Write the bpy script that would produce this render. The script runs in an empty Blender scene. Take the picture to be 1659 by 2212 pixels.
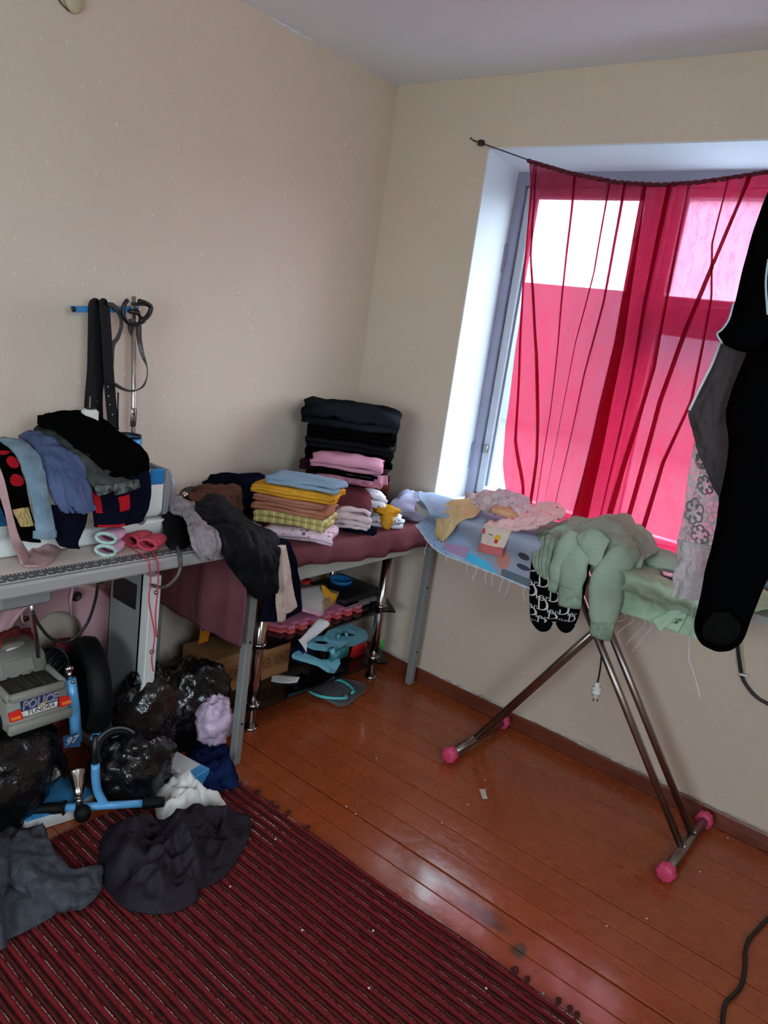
import bpy, bmesh, math, random
import numpy as np
from mathutils import Vector, Matrix, noise

scene = bpy.context.scene
col = scene.collection

# ------------------------------------------------------------------ camera
cam_data = bpy.data.cameras.new('camera')
cam = bpy.data.objects.new('camera', cam_data)
col.objects.link(cam)
cam_data.sensor_fit = 'VERTICAL'
cam_data.sensor_height = 24.0
cam_data.lens = 24.0 * 1640.0 / 2212.0
cam_data.clip_start = 0.02
cam.matrix_world = Matrix(((0.7667, -0.2548, 0.5892, 2.2800),
                           (0.6268, 0.1009, -0.7726, -2.6706),
                           (0.1375, 0.9618, 0.2372, 1.5225),
                           (0, 0, 0, 1)))
scene.camera = cam

# ------------------------------------------------------------------ world, exposure
world = bpy.data.worlds.new('sky')
scene.world = world
world.use_nodes = True
wn = world.node_tree.nodes
wl = world.node_tree.links
for n in list(wn):
    wn.remove(n)
w_out = wn.new('ShaderNodeOutputWorld')
w_bg = wn.new('ShaderNodeBackground')
w_bg.inputs['Color'].default_value = (0.74, 0.87, 1.0, 1)
w_bg.inputs['Strength'].default_value = 16.0
wl.new(w_bg.outputs[0], w_out.inputs[0])

vs = scene.view_settings
vs.view_transform = 'Standard'
vs.look = 'None'
vs.gamma = 1.0
vs.use_curve_mapping = False
vs.exposure = 0.06
scene.cycles.max_bounces = 10
scene.cycles.diffuse_bounces = 5
scene.cycles.glossy_bounces = 3
scene.cycles.transmission_bounces = 6
scene.cycles.transparent_max_bounces = 24
scene.cycles.caustics_reflective = False
scene.cycles.caustics_refractive = False
scene.cycles.sample_clamp_indirect = 6.0


def portal(name, loc, rot, sx, sy):
    """Guides sky light through a window opening."""
    d = bpy.data.lights.new(name, 'AREA')
    d.shape = 'RECTANGLE'
    d.size = sx
    d.size_y = sy
    d.cycles.is_portal = True
    o = bpy.data.objects.new(name, d)
    o.location = loc
    o.rotation_euler = rot
    col.objects.link(o)


portal('portal_window', (1.14, 0.32, 1.53), (math.radians(-90), 0, 0), 1.36, 1.45)
portal('portal_fill_rear', (1.95, -4.42, 1.32), (math.radians(90), 0, 0), 1.22, 1.22)
portal('portal_fill_side', (3.57, -2.60, 1.88), (0, math.radians(90), 0), 1.10, 1.42)

# ------------------------------------------------------------------ helpers
rng = random.Random(7)
BASE = {}


def lin(c):
    return tuple((v / 255.0 / 12.92) if v / 255.0 <= 0.04045 else ((v / 255.0 + 0.055) / 1.055) ** 2.4 for v in c)


def setp(o, label=None, cat=None, group=None, kind=None):
    if label:
        o['label'] = label
    if cat:
        o['category'] = cat
    if group:
        o['group'] = group
    if kind:
        o['kind'] = kind
    return o


def T(name, label, cat, base, group=None, kind=None):
    o = bpy.data.objects.new(name, None)
    o.empty_display_size = 0.05
    o.location = base
    col.objects.link(o)
    BASE[o.name] = Vector(base)
    return setp(o, label, cat, group, kind)


def O(name, geo, mat, parent=None, smooth=True, base=None, label=None, cat=None, group=None, kind=None):
    """One mesh object from world-space geometry (V, F)."""
    V, F = geo[0], geo[1]
    V = np.asarray(V, dtype=np.float64).reshape(-1, 3)
    if parent is not None:
        pb = np.array(BASE[parent.name])
    else:
        pb = np.zeros(3)
    if base is None:
        if parent is None:
            base = np.array([(V[:, 0].min() + V[:, 0].max()) / 2, (V[:, 1].min() + V[:, 1].max()) / 2, V[:, 2].min()])
        else:
            base = pb
    base = np.array(base, dtype=np.float64)
    me = bpy.data.meshes.new(name)
    me.from_pydata((V - base).tolist(), [], F)
    if len(geo) > 2 and geo[2] is not None:
        uv = me.uv_layers.new(name='UVMap')
        li = np.zeros(len(me.loops), dtype=np.int32)
        me.loops.foreach_get('vertex_index', li)
        uv.data.foreach_set('uv', np.asarray(geo[2], dtype=np.float32)[li].ravel())
    if smooth:
        me.polygons.foreach_set('use_smooth', [True] * len(me.polygons))
    me.update()
    if mat is not None:
        me.materials.append(mat)
    o = bpy.data.objects.new(name, me)
    o.location = base - pb
    if parent is not None:
        o.parent = parent
    col.objects.link(o)
    BASE[o.name] = Vector(base)
    return setp(o, label, cat, group, kind)


def join(*gs):
    V = []
    F = []
    n = 0
    for g in gs:
        v = [tuple(p) for p in g[0]]
        V += v
        F += [tuple(i + n for i in f) for f in g[1]]
        n += len(v)
    return V, F


def bm_out(bm):
    bm.normal_update()
    V = [tuple(v.co) for v in bm.verts]
    F = [tuple(v.index for v in f.verts) for f in bm.faces]
    bm.free()
    return V, F


def rotz(a):
    return Matrix.Rotation(math.radians(a), 3, 'Z')


def eul(x, y, z):
    return Matrix.Rotation(math.radians(z), 3, 'Z') @ Matrix.Rotation(math.radians(y), 3, 'Y') @ Matrix.Rotation(math.radians(x), 3, 'X')


def box(c, s, rot=None, bev=0.0, seg=1):
    bm = bmesh.new()
    bmesh.ops.create_cube(bm, size=1.0)
    for v in bm.verts:
        v.co = Vector((v.co.x * s[0], v.co.y * s[1], v.co.z * s[2]))
    if bev > 0:
        bmesh.ops.bevel(bm, geom=list(bm.edges), offset=bev, segments=seg, affect='EDGES', profile=0.5)
    for v in bm.verts:
        if rot is not None:
            v.co = rot @ v.co
        v.co += Vector(c)
    bm.verts.index_update()
    return bm_out(bm)


def bx(x0, x1, y0, y1, z0, z1, bev=0.0):
    return box(((x0 + x1) / 2, (y0 + y1) / 2, (z0 + z1) / 2), (abs(x1 - x0), abs(y1 - y0), abs(z1 - z0)), None, bev)


def tube(path, r, n=10, cap=True, flat=None):
    """Round tube along a path; flat=(scale, up vector) squashes it."""
    path = [Vector(p) for p in path]
    R = list(r) if hasattr(r, '__len__') else [r] * len(path)
    V = []
    F = []
    t = (path[1] - path[0]).normalized()
    up = Vector((0, 0, 1)) if abs(t.z) < 0.9 else Vector((1, 0, 0))
    if flat:
        up = Vector(flat[1])
    nrm = (up - t * up.dot(t)).normalized()
    for i, p in enumerate(path):
        if i == 0:
            t = (path[1] - path[0]).normalized()
        elif i == len(path) - 1:
            t = (path[-1] - path[-2]).normalized()
        else:
            t = (path[i + 1] - path[i - 1]).normalized()
        nrm = (nrm - t * nrm.dot(t)).normalized()
        b = t.cross(nrm)
        fs = flat[0] if flat else 1.0
        for k in range(n):
            a = 2 * math.pi * k / n
            V.append(p + nrm * (math.cos(a) * R[i] * fs) + b * (math.sin(a) * R[i]))
    for i in range(len(path) - 1):
        for k in range(n):
            F.append((i * n + k, i * n + (k + 1) % n, (i + 1) * n + (k + 1) % n, (i + 1) * n + k))
    if cap:
        F.append(tuple(range(n - 1, -1, -1)))
        m = (len(path) - 1) * n
        F.append(tuple(m + k for k in range(n)))
    return V, F


def cyl(p0, p1, r, n=16, r1=None):
    return tube([p0, p1], [r, r if r1 is None else r1], n)


def catmull(P, m):
    """Resample a list of points to m points along a Catmull-Rom spline."""
    P = np.asarray(P, dtype=np.float64)
    k = len(P)
    if k == 1:
        return np.repeat(P, m, axis=0)
    E = np.concatenate([[2 * P[0] - P[1]], P, [2 * P[-1] - P[-2]]])
    s = np.linspace(0, k - 1, m)
    i = np.minimum(s.astype(int), k - 2)
    t = (s - i).reshape((-1,) + (1,) * (P.ndim - 1))
    p0, p1, p2, p3 = E[i], E[i + 1], E[i + 2], E[i + 3]
    return 0.5 * ((2 * p1) + (-p0 + p2) * t + (2 * p0 - 5 * p1 + 4 * p2 - p3) * t * t + (-p0 + 3 * p1 - 3 * p2 + p3) * t ** 3)


def curve(P, m=24):
    return [tuple(p) for p in catmull(P, m)]


def lathe(profile, c, axis=(0, 0, 1), n=24, sq=None):
    """Spin (radius, height) pairs about an axis through c."""
    ax = Vector(axis).normalized()
    u = ax.orthogonal().normalized()
    w = ax.cross(u)
    c = Vector(c)
    V = []
    F = []
    for r, h in profile:
        for k in range(n):
            a = 2 * math.pi * k / n
            V.append(c + ax * h + (u * math.cos(a) + w * math.sin(a)) * r)
    m = len(profile)
    for i in range(m - 1):
        for k in range(n):
            F.append((i * n + k, i * n + (k + 1) % n, (i + 1) * n + (k + 1) % n, (i + 1) * n + k))
    if profile[0] == profile[-1]:
        return V, F
    if profile[0][0] > 1e-6:
        F.append(tuple(range(n - 1, -1, -1)))
    if profile[-1][0] > 1e-6:
        F.append(tuple((m - 1) * n + k for k in range(n)))
    return V, F


def prism(poly, n, bev=0.0):
    """Extrude a planar 3-D polygon by the vector n."""
    bm = bmesh.new()
    a = [bm.verts.new(p) for p in poly]
    f = bm.faces.new(a)
    r = bmesh.ops.extrude_face_region(bm, geom=[f])
    for v in r['geom']:
        if isinstance(v, bmesh.types.BMVert):
            v.co += Vector(n)
    bmesh.ops.recalc_face_normals(bm, faces=bm.faces)
    if bev > 0:
        bmesh.ops.bevel(bm, geom=list(bm.edges), offset=bev, segments=1, affect='EDGES')
    bm.verts.index_update()
    return bm_out(bm)


def fbm(P, f, seed, oct=3):
    out = np.empty(len(P))
    sx, sy, sz = seed * 7.13 + 0.37, seed * 3.71 + 1.1, seed * 5.33 + 2.9
    for i, p in enumerate(P):
        v = 0.0
        a = 1.0
        q = f
        for _ in range(oct):
            v += a * noise.noise((p[0] * q + sx, p[1] * q + sy, p[2] * q + sz))
            a *= 0.5
            q *= 2.1
        out[i] = v
    return out


def grid_normals(G):
    du = np.gradient(G, axis=0)
    dv = np.gradient(G, axis=1)
    N = np.cross(du, dv)
    L = np.linalg.norm(N, axis=2, keepdims=True)
    return N / np.maximum(L, 1e-9)


def shell(G, th):
    """Closed thick cloth from a grid of points."""
    nu, nv = G.shape[:2]
    N = grid_normals(G)
    A = (G + N * th / 2).reshape(-1, 3)
    Bk = (G - N * th / 2).reshape(-1, 3)
    V = np.concatenate([A, Bk])
    k = nu * nv
    F = []
    for i in range(nu - 1):
        for j in range(nv - 1):
            a, b, c, d = i * nv + j, (i + 1) * nv + j, (i + 1) * nv + j + 1, i * nv + j + 1
            F.append((a, b, c, d))
            F.append((k + d, k + c, k + b, k + a))
    for i in range(nu - 1):
        a, b = i * nv, (i + 1) * nv
        F.append((b, a, k + a, k + b))
        a, b = i * nv + nv - 1, (i + 1) * nv + nv - 1
        F.append((a, b, k + b, k + a))
    for j in range(nv - 1):
        a, b = j, j + 1
        F.append((a, b, k + b, k + a))
        a, b = (nu - 1) * nv + j, (nu - 1) * nv + j + 1
        F.append((b, a, k + a, k + b))
    uu, vv = np.meshgrid(np.linspace(0, 1, nu), np.linspace(0, 1, nv), indexing='ij')
    uv = np.stack([uu.ravel(), vv.ravel()], 1)
    return V, F, np.concatenate([uv, uv])


SURF = {}


def sheet(name, rows, mat, parent=None, nu=30, nv=30, th=0.004, wr=0.006, wf=9.0, seed=1, along=0.0, pleat=None, edge=0.0, cr=None, **kw):
    """A draped cloth through a grid of control points, wrinkled along its normals.
    along > 0 adds folds that run down the cloth (constant across v); pleat=(amp, count)."""
    C = np.array(rows, dtype=np.float64)
    nu, nv = int(nu * 1.5), int(nv * 1.5)
    G = catmull(C, nu)
    G = catmull(G.transpose(1, 0, 2), nv).transpose(1, 0, 2)
    N = grid_normals(G)
    d = fbm(G.reshape(-1, 3), wf, seed).reshape(nu, nv) * wr
    cr = wr * 1.5 if cr is None else cr
    if cr:
        Q = G.reshape(-1, 3) * np.array([1.0, 1.0, 0.45])
        d += cr * (0.25 - np.abs(fbm(Q, wf * 1.1, seed + 31, 2))).reshape(nu, nv)
        d += cr * 0.5 * (0.25 - np.abs(fbm(Q, wf * 2.7, seed + 57, 2))).reshape(nu, nv)
    if along:
        line = np.array([noise.noise((j * 0.31 * 30 / nv + seed, seed * 2.3, 0.0)) for j in range(nv)])
        d += along * line[None, :] * np.linspace(0.4, 1.0, nu)[:, None]
    if pleat:
        d += pleat[0] * np.sin(np.linspace(0, pleat[1] * 2 * math.pi, nv))[None, :]
    G = G + N * d[:, :, None]
    if edge:
        e = fbm(G.reshape(-1, 3), 30.0, seed + 5, 2).reshape(nu, nv) * edge
        G[-1, :, 2] += e[-1, :]
        G[0, :, 2] += e[0, :]
    o = O(name, shell(G, th), mat, parent, **kw)
    SURF[o.name] = (G, grid_normals(G), th)
    return o


def on_surf(o, uv, off=0.001, flip=1):
    """World points on a built cloth at (u, v) in 0..1, lifted along its normal."""
    G, N, th = SURF[o.name]
    nu, nv = G.shape[:2]
    out = []
    for u, v in uv:
        a = min(max(u, 0), 1) * (nu - 1)
        b = min(max(v, 0), 1) * (nv - 1)
        i, j = min(int(a), nu - 2), min(int(b), nv - 2)
        s, t = a - i, b - j
        f = lambda Q: (Q[i, j] * (1 - s) + Q[i + 1, j] * s) * (1 - t) + (Q[i, j + 1] * (1 - s) + Q[i + 1, j + 1] * s) * t
        out.append(f(G) + f(N) * flip * (th / 2 + off))
    return out


def text2d(s, bold=0.0, shear=0.0):
    """Flat lettering mesh, centred, one unit high."""
    cu = bpy.data.curves.new('lettering', 'FONT')
    cu.body = s
    cu.align_x = 'CENTER'
    cu.align_y = 'CENTER'
    cu.offset = bold
    cu.shear = shear
    cu.resolution_u = 3
    ob = bpy.data.objects.new('lettering', cu)
    col.objects.link(ob)
    dg = bpy.context.evaluated_depsgraph_get()
    me = ob.evaluated_get(dg).to_mesh()
    V = [(v.co.x, v.co.y) for v in me.vertices]
    F = [tuple(p.vertices) for p in me.polygons]
    ob.evaluated_get(dg).to_mesh_clear()
    bpy.data.objects.remove(ob)
    bpy.data.curves.remove(cu)
    return V, F


def flat_text(s, c, u, v, size, bold=0.0, shear=0.0, wide=1.0):
    V, F = text2d(s, bold, shear)
    c, u, v = Vector(c), Vector(u).normalized(), Vector(v).normalized()
    return [c + u * (x * size * wide) + v * (y * size) for x, y in V], F


def fold(name, c, size, mat, parent=None, rz=0.0, n=3, seed=1, wr=0.004, nw=16, sag=0.25, tilt=0.0, puff=1.0, taper=0.0, **kw):
    """A folded garment: one cloth turned back on itself n times, lying at c (centre of its underside)."""
    w, d, h = size
    t = h / n
    pts = []
    r = t * 0.5
    for i in range(n):
        z = t * (i + 0.5)
        ins = 0.012 * math.sin(i * 2.1 + seed)
        ys = np.linspace(-d / 2 + r + abs(ins), d / 2 - r, 8)
        if i % 2:
            ys = ys[::-1]
        for y in ys:
            pts.append((y, z))
        if i < n - 1:
            s = 1 if i % 2 == 0 else -1
            y0 = ys[-1]
            for a in (-60, -30, 0, 30, 60):
                pts.append((y0 + s * r * 1.05 * math.cos(math.radians(a)) * puff, z + t * 0.5 + t * 0.5 * math.sin(math.radians(a))))
    pts = np.array(pts)
    m = len(pts)
    G = np.zeros((m, nw, 3))
    xs = np.linspace(-w / 2, w / 2, nw)
    for j, x in enumerate(xs):
        e = abs(2 * x / w)
        k = 1 - sag * max(0, (e - 0.55) / 0.45) ** 2
        G[:, j, 0] = x * (1 - taper * (pts[:, 0] / d))
        G[:, j, 1] = pts[:, 0] + 0.007 * math.sin(x * 23 + seed)
        yy = np.abs(2 * pts[:, 0] / d)
        G[:, j, 2] = pts[:, 1] * k * (1 - 0.12 * np.clip((yy - 0.6) / 0.4, 0, 1) ** 2)
    G[:, 0, 0] += np.array([0.006 * math.sin(i * 0.9 + seed) for i in range(m)])
    G[:, -1, 0] += np.array([0.006 * math.cos(i * 0.8 + seed) for i in range(m)])
    N = grid_normals(G)
    G += N * (fbm(G.reshape(-1, 3) + np.array([seed, 0, 0]), 14.0, seed, 2).reshape(m, nw) * wr)[:, :, None]
    G[:, :, 2] = np.maximum(G[:, :, 2], t * 0.42)
    R = np.array(rotz(rz) @ Matrix.Rotation(math.radians(tilt), 3, 'Y'))
    V, F, UV = shell(G, t * 0.80)
    V = V @ R.T + np.array(c)
    o = O(name, (V, F, UV), mat, parent, base=(c if parent is None else None), **kw)
    Gw = G @ R.T + np.array(c)
    SURF[o.name] = (Gw, grid_normals(Gw), t * 0.8)
    return o


def blob(c, rad, seed=1, amp=0.12, f=3.0, nu=28, nv=20, ridge=0.0, rf=9.0, zmin=None, shape=None, rz=0.0):
    """A crumpled closed body: stretched sphere with soft lumps and sharp creases."""
    V = []
    for i in range(nv + 1):
        th = math.pi * i / nv
        for k in range(nu):
            a = 2 * math.pi * k / nu
            V.append((math.sin(th) * math.cos(a), math.sin(th) * math.sin(a), math.cos(th)))
    V = np.array(V)
    s = 1 + amp * fbm(V, f, seed)
    if ridge:
        s += ridge * (0.5 - np.abs(fbm(V, rf, seed + 3, 2))) * 0.5
    # keep the poles closed
    s[:nu] = s[:nu].mean()
    s[-nu:] = s[-nu:].mean()
    P = V * s[:, None] * np.array(rad)
    if shape:
        P = np.array([shape(p) for p in P])
    P = P @ np.array(rotz(rz)).T + np.array(c)
    if zmin is not None:
        P[:, 2] = np.maximum(P[:, 2], zmin)
    F = []
    for i in range(nv):
        for k in range(nu):
            a, b = i * nu + k, i * nu + (k + 1) % nu
            F.append((a, a + nu, b + nu, b))
    return P, F


def pile(outline, h, zf, seed=1, nr=14, na=48, amp=0.35, f=7.0, ridges=(), k=2.4, top=None):
    """Crumpled cloth lying on a surface at zf: traced floor outline, domed and ridged."""
    out = np.array([p[:2] for p in outline])
    out = catmull(np.concatenate([out, out[:1]]), na + 1)[:-1]
    c = out.mean(axis=0) if top is None else np.array(top[:2])
    V = []
    for i in range(nr + 1):
        r = i / nr
        V.append(c + (out - c) * (r ** 0.8))
    V = np.array(V).reshape(-1, 2)
    rr = np.repeat(np.linspace(0, 1, nr + 1), na)
    P3 = np.column_stack([V, np.zeros(len(V))])
    nz = fbm(P3, f, seed)
    crease = 0.3 - np.abs(fbm(P3, f * 1.2, seed + 9, 2))
    fine = 0.25 - np.abs(fbm(P3, f * 3.1, seed + 19, 2))
    z = h * (1 - rr ** k) * (0.62 + 0.8 * amp * nz + 1.3 * amp * crease + 0.5 * amp * fine)
    for (ax, ay, bxx, byy, w, hh) in ridges:
        d = np.array([bxx - ax, byy - ay])
        L = np.linalg.norm(d)
        q = V - np.array([ax, ay])
        tt = np.clip(q @ d / (L * L), 0, 1)
        dist = np.linalg.norm(q - tt[:, None] * d, axis=1)
        z += hh * np.exp(-(dist / w) ** 2) * (1 - rr ** 6)
    z = np.maximum(z, 0.004) + zf
    z[-na:] = zf + 0.003
    A = np.column_stack([V, z])
    low = np.column_stack([out, np.full(na, zf + 0.0005)])
    n0 = len(A)
    P = np.concatenate([A, low])
    P[:na] = P[:na].mean(axis=0)
    F = []
    for i in range(nr + 1):
        for q in range(na):
            a, b = i * na + q, i * na + (q + 1) % na
            F.append((a, a + na, b + na, b))
    F.append(tuple(n0 + q for q in range(na - 1, -1, -1)))
    return P, F


# ------------------------------------------------------------------ materials
MATS = {}


def mat(name, rgb, rough=0.6, metal=0.0, var=0.0, vscale=8.0, bump=0.0, bscale=60.0, spec=0.5, sheen=0.0, coat=0.0,
        rgb2=None, alpha=None, trans=0.0, two=None):
    """Principled material: base colour with noise variation (two tones of the thing itself) and noise relief."""
    if name in MATS:
        return MATS[name]
    m = bpy.data.materials.new(name)
    m.use_nodes = True
    nt = m.node_tree
    b = nt.nodes['Principled BSDF']
    c = lin(rgb)
    b.inputs['Base Color'].default_value = (*c, 1)
    b.inputs['Roughness'].default_value = rough
    b.inputs['Metallic'].default_value = metal
    b.inputs['Specular IOR Level'].default_value = spec
    b.inputs['Sheen Weight'].default_value = sheen
    b.inputs['Coat Weight'].default_value = coat
    b.inputs['Transmission Weight'].default_value = trans
    tc = None
    if var or rgb2 or bump:
        tc = nt.nodes.new('ShaderNodeTexCoord')
    if var or rgb2:
        n = nt.nodes.new('ShaderNodeTexNoise')
        n.inputs['Scale'].default_value = vscale
        n.inputs['Detail'].default_value = 5
        nt.links.new(tc.outputs['Object'], n.inputs['Vector'])
        r = nt.nodes.new('ShaderNodeValToRGB')
        c2 = lin(rgb2) if rgb2 else tuple(v * (1 - var) for v in c)
        r.color_ramp.elements[0].position = 0.35
        r.color_ramp.elements[1].position = 0.65
        r.color_ramp.elements[0].color = (*c2, 1)
        r.color_ramp.elements[1].color = (*c, 1)
        nt.links.new(n.outputs['Fac'], r.inputs['Fac'])
        nt.links.new(r.outputs['Color'], b.inputs['Base Color'])
    if bump:
        n2 = nt.nodes.new('ShaderNodeTexNoise')
        n2.inputs['Scale'].default_value = bscale
        n2.inputs['Detail'].default_value = 3
        nt.links.new(tc.outputs['Object'], n2.inputs['Vector'])
        bp = nt.nodes.new('ShaderNodeBump')
        bp.inputs['Strength'].default_value = bump
        bp.inputs['Distance'].default_value = 0.01
        nt.links.new(n2.outputs['Fac'], bp.inputs['Height'])
        nt.links.new(bp.outputs['Normal'], b.inputs['Normal'])
    MATS[name] = m
    return m


def cloth(name, rgb, rgb2=None, var=0.18, sheen=0.0, bump=0.25, vscale=14.0, rough=0.9, spec=0.0):
    return mat(name, rgb, rough=rough, var=var, rgb2=rgb2, vscale=vscale, bump=bump, bscale=220.0, spec=spec, sheen=sheen)


def metal(name, rgb, rough=0.25):
    return mat(name, rgb, rough=rough, metal=1.0)


def plastic(name, rgb, rough=0.35, var=0.0):
    return mat(name, rgb, rough=rough, spec=0.5, var=var)


class NT:
    """Short hand for writing node materials."""

    def __init__(self, name):
        self.m = bpy.data.materials.new(name)
        self.m.use_nodes = True
        self.t = self.m.node_tree
        self.b = self.t.nodes['Principled BSDF']
        self.out = self.t.nodes['Material Output']
        MATS[name] = self.m

    def n(self, kind, **kw):
        x = self.t.nodes.new('ShaderNode' + kind)
        for k, v in kw.items():
            if hasattr(x, k):
                setattr(x, k, v)
            else:
                x.inputs[k].default_value = v
        return x

    def l(self, a, b):
        self.t.links.new(a, b)

    def ramp(self, src, stops, interp='LINEAR'):
        r = self.n('ValToRGB')
        r.color_ramp.interpolation = interp
        e = r.color_ramp.elements
        while len(e) < len(stops):
            e.new(0.5)
        for i, (p, c) in enumerate(stops):
            e[i].position = p
            e[i].color = (*c, 1) if len(c) == 3 else c
        self.l(src, r.inputs['Fac'])
        return r.outputs['Color']

    def math(self, op, a, b=None):
        x = self.n('Math', operation=op)
        for i, v in enumerate((a, b)):
            if v is None:
                continue
            if isinstance(v, (int, float)):
                x.inputs[i].default_value = v
            else:
                self.l(v, x.inputs[i])
        return x.outputs[0]

    def mix(self, f, a, b):
        x = self.n('Mix', data_type='RGBA')
        for i, v in ((0, f), (6, a), (7, b)):
            if isinstance(v, (int, float)):
                x.inputs[i].default_value = v
            elif isinstance(v, tuple):
                x.inputs[i].default_value = (*v, 1)
            else:
                self.l(v, x.inputs[i])
        return x.outputs[2]

    def bump(self, h, s=0.3, d=0.01):
        x = self.n('Bump')
        x.inputs['Strength'].default_value = s
        x.inputs['Distance'].default_value = d
        self.l(h, x.inputs['Height'])
        self.l(x.outputs[0], self.b.inputs['Normal'])


# ================================================================== SETTING
CEIL = 2.4926
RX, RY = 3.45, -4.3          # right wall and rear wall positions


def wall_mat(name, rgb, fleck):
    k = NT(name)
    tc = k.n('TexCoord')
    mp = k.n('Mapping')
    mp.inputs['Scale'].default_value = (1, 1, 0.5)
    k.l(tc.outputs['Object'], mp.inputs['Vector'])
    n1 = k.n('TexNoise', Scale=80.0, Detail=2.0)
    k.l(mp.outputs[0], n1.inputs['Vector'])
    n2 = k.n('TexNoise', Scale=1.3, Detail=4.0)
    k.l(tc.outputs['Object'], n2.inputs['Vector'])
    n3 = k.n('TexNoise', Scale=160.0, Detail=2.0)
    k.l(tc.outputs['Object'], n3.inputs['Vector'])
    base = k.ramp(n2.outputs['Fac'], [(0.35, tuple(v * 0.93 for v in lin(rgb))), (0.65, lin(rgb))])
    fl = k.ramp(n1.outputs['Fac'], [(0.67, (0, 0, 0)), (0.76, (1, 1, 1))])
    f2 = k.math('MULTIPLY', fl, 0.75)
    k.l(k.mix(f2, base, lin(fleck)), k.b.inputs['Base Color'])
    k.b.inputs['Roughness'].default_value = 0.75
    k.b.inputs['Specular IOR Level'].default_value = 0.25
    k.bump(k.math('ADD', n1.outputs['Fac'], k.math('MULTIPLY', n3.outputs['Fac'], 0.4)), 0.25, 0.004)
    return k.m


M_wall = wall_mat('beige_wallpaper', (216, 197, 176), (236, 222, 204))
M_plaster = mat('white_plaster', (226, 228, 232), rough=0.7, var=0.05, vscale=3.0, bump=0.1, bscale=30.0)
M_ceil = mat('ceiling_whitewash', (236, 242, 246), rough=0.9, var=0.06, vscale=1.5, bump=0.08, bscale=12.0)
M_rawplaster = mat('crumbling_plaster', (206, 196, 178), rough=0.95, var=0.3, vscale=30.0, bump=0.8, bscale=70.0)
M_skirt = mat('brown_skirting_paint', (116, 56, 36), rough=0.35, var=0.25, vscale=9.0, bump=0.15, bscale=40.0)


def struct(name, geo, m, parent=None, smooth=False, **kw):
    return O(name, geo, m, parent, smooth=smooth, kind=(None if parent is not None else 'structure'), **kw)


WX0, WX1, WZ0, WZ1 = 0.500, 1.790, 0.833, 2.236      # window opening in the wall
struct('wall_left', bx(-0.25, 0.0, RY - 0.25, 0.30, -0.12, CEIL + 0.2), M_wall)
wall_w = struct('wall_window', join(
    bx(0.0, WX0, 0.0, 0.30, -0.12, CEIL + 0.2), bx(WX1, RX + 0.25, 0.0, 0.30, -0.12, CEIL + 0.2),
    bx(WX0, WX1, 0.0, 0.30, WZ1, CEIL + 0.2), bx(WX0, WX1, 0.0, 0.30, -0.12, WZ0 - 0.035)), M_wall)
# plaster reveals, slightly splayed
struct('reveal', prism([(WX0 - 0.002, -0.002, WZ0), (WX0 + 0.004, -0.002, WZ0), (WX0 + 0.022, 0.225, WZ0), (WX0 - 0.002, 0.225, WZ0)],
                       (0, 0, WZ1 - WZ0 + 0.001)), M_plaster, wall_w)
struct('reveal', prism([(WX1 + 0.002, -0.002, WZ0), (WX1 - 0.004, -0.002, WZ0), (WX1 - 0.022, 0.225, WZ0), (WX1 + 0.002, 0.225, WZ0)],
                       (0, 0, WZ1 - WZ0 + 0.001)), M_plaster, wall_w)
struct('reveal', prism([(WX0 - 0.001, -0.002, WZ1 + 0.002), (WX0 - 0.001, -0.002, WZ1 - 0.004), (WX0 - 0.001, 0.225, WZ1 - 0.04), (WX0 - 0.001, 0.225, WZ1 + 0.002)],
                       (WX1 - WX0 + 0.002, 0, 0)), M_plaster, wall_w)
# side wall and the wall behind the photographer, each with an unseen window added for light
SY0, SY1, SZ0, SZ1 = -3.30, -2.10, 1.34, 2.42
struct('wall_right', join(
    bx(RX, RX + 0.25, SY1, 0.30, -0.12, CEIL + 0.2), bx(RX, RX + 0.25, RY - 0.25, SY0, -0.12, CEIL + 0.2),
    bx(RX, RX + 0.25, SY0, SY1, SZ1, CEIL + 0.2), bx(RX, RX + 0.25, SY0, SY1, -0.12, SZ0)), M_wall)
QX0, QX1, QZ0, QZ1 = 1.35, 2.55, 0.72, 1.92
struct('wall_rear', join(
    bx(0, QX0, RY - 0.25, RY, -0.12, CEIL + 0.2), bx(QX1, RX, RY - 0.25, RY, -0.12, CEIL + 0.2),
    bx(QX0, QX1, RY - 0.25, RY, QZ1, CEIL + 0.2), bx(QX0, QX1, RY - 0.25, RY, -0.12, QZ0)), M_wall)
struct('ceiling', bx(0, RX, RY, 0.0, CEIL, CEIL + 0.2), M_ceil)
# cracked plaster along the ceiling joint of the left wall
ridge = []
for k in range(22):
    f = k / 21
    p = Vector((0.001, -0.765, 2.488)).lerp(Vector((0.001, -0.450, 2.486)), f)
    ridge.append((0.001, p.y, min(p.z, CEIL - 0.004) + 0.003 * math.sin(k * 1.7)))
struct('trim_1', tube(ridge, [0.0012 + 0.0065 * max(0.0, math.sin(k / 21 * math.pi)) ** 3 * (0.7 + 0.3 * math.sin(k * 1.3)) for k in range(22)], 6), M_plaster)

# ---- floor of painted boards running along the window wall
M_sub = mat('under_floor_dark', (26, 18, 14), rough=1.0)
floor = struct('floor', bx(0, RX, RY, 0.0, -0.12, -0.024), M_sub)


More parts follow.
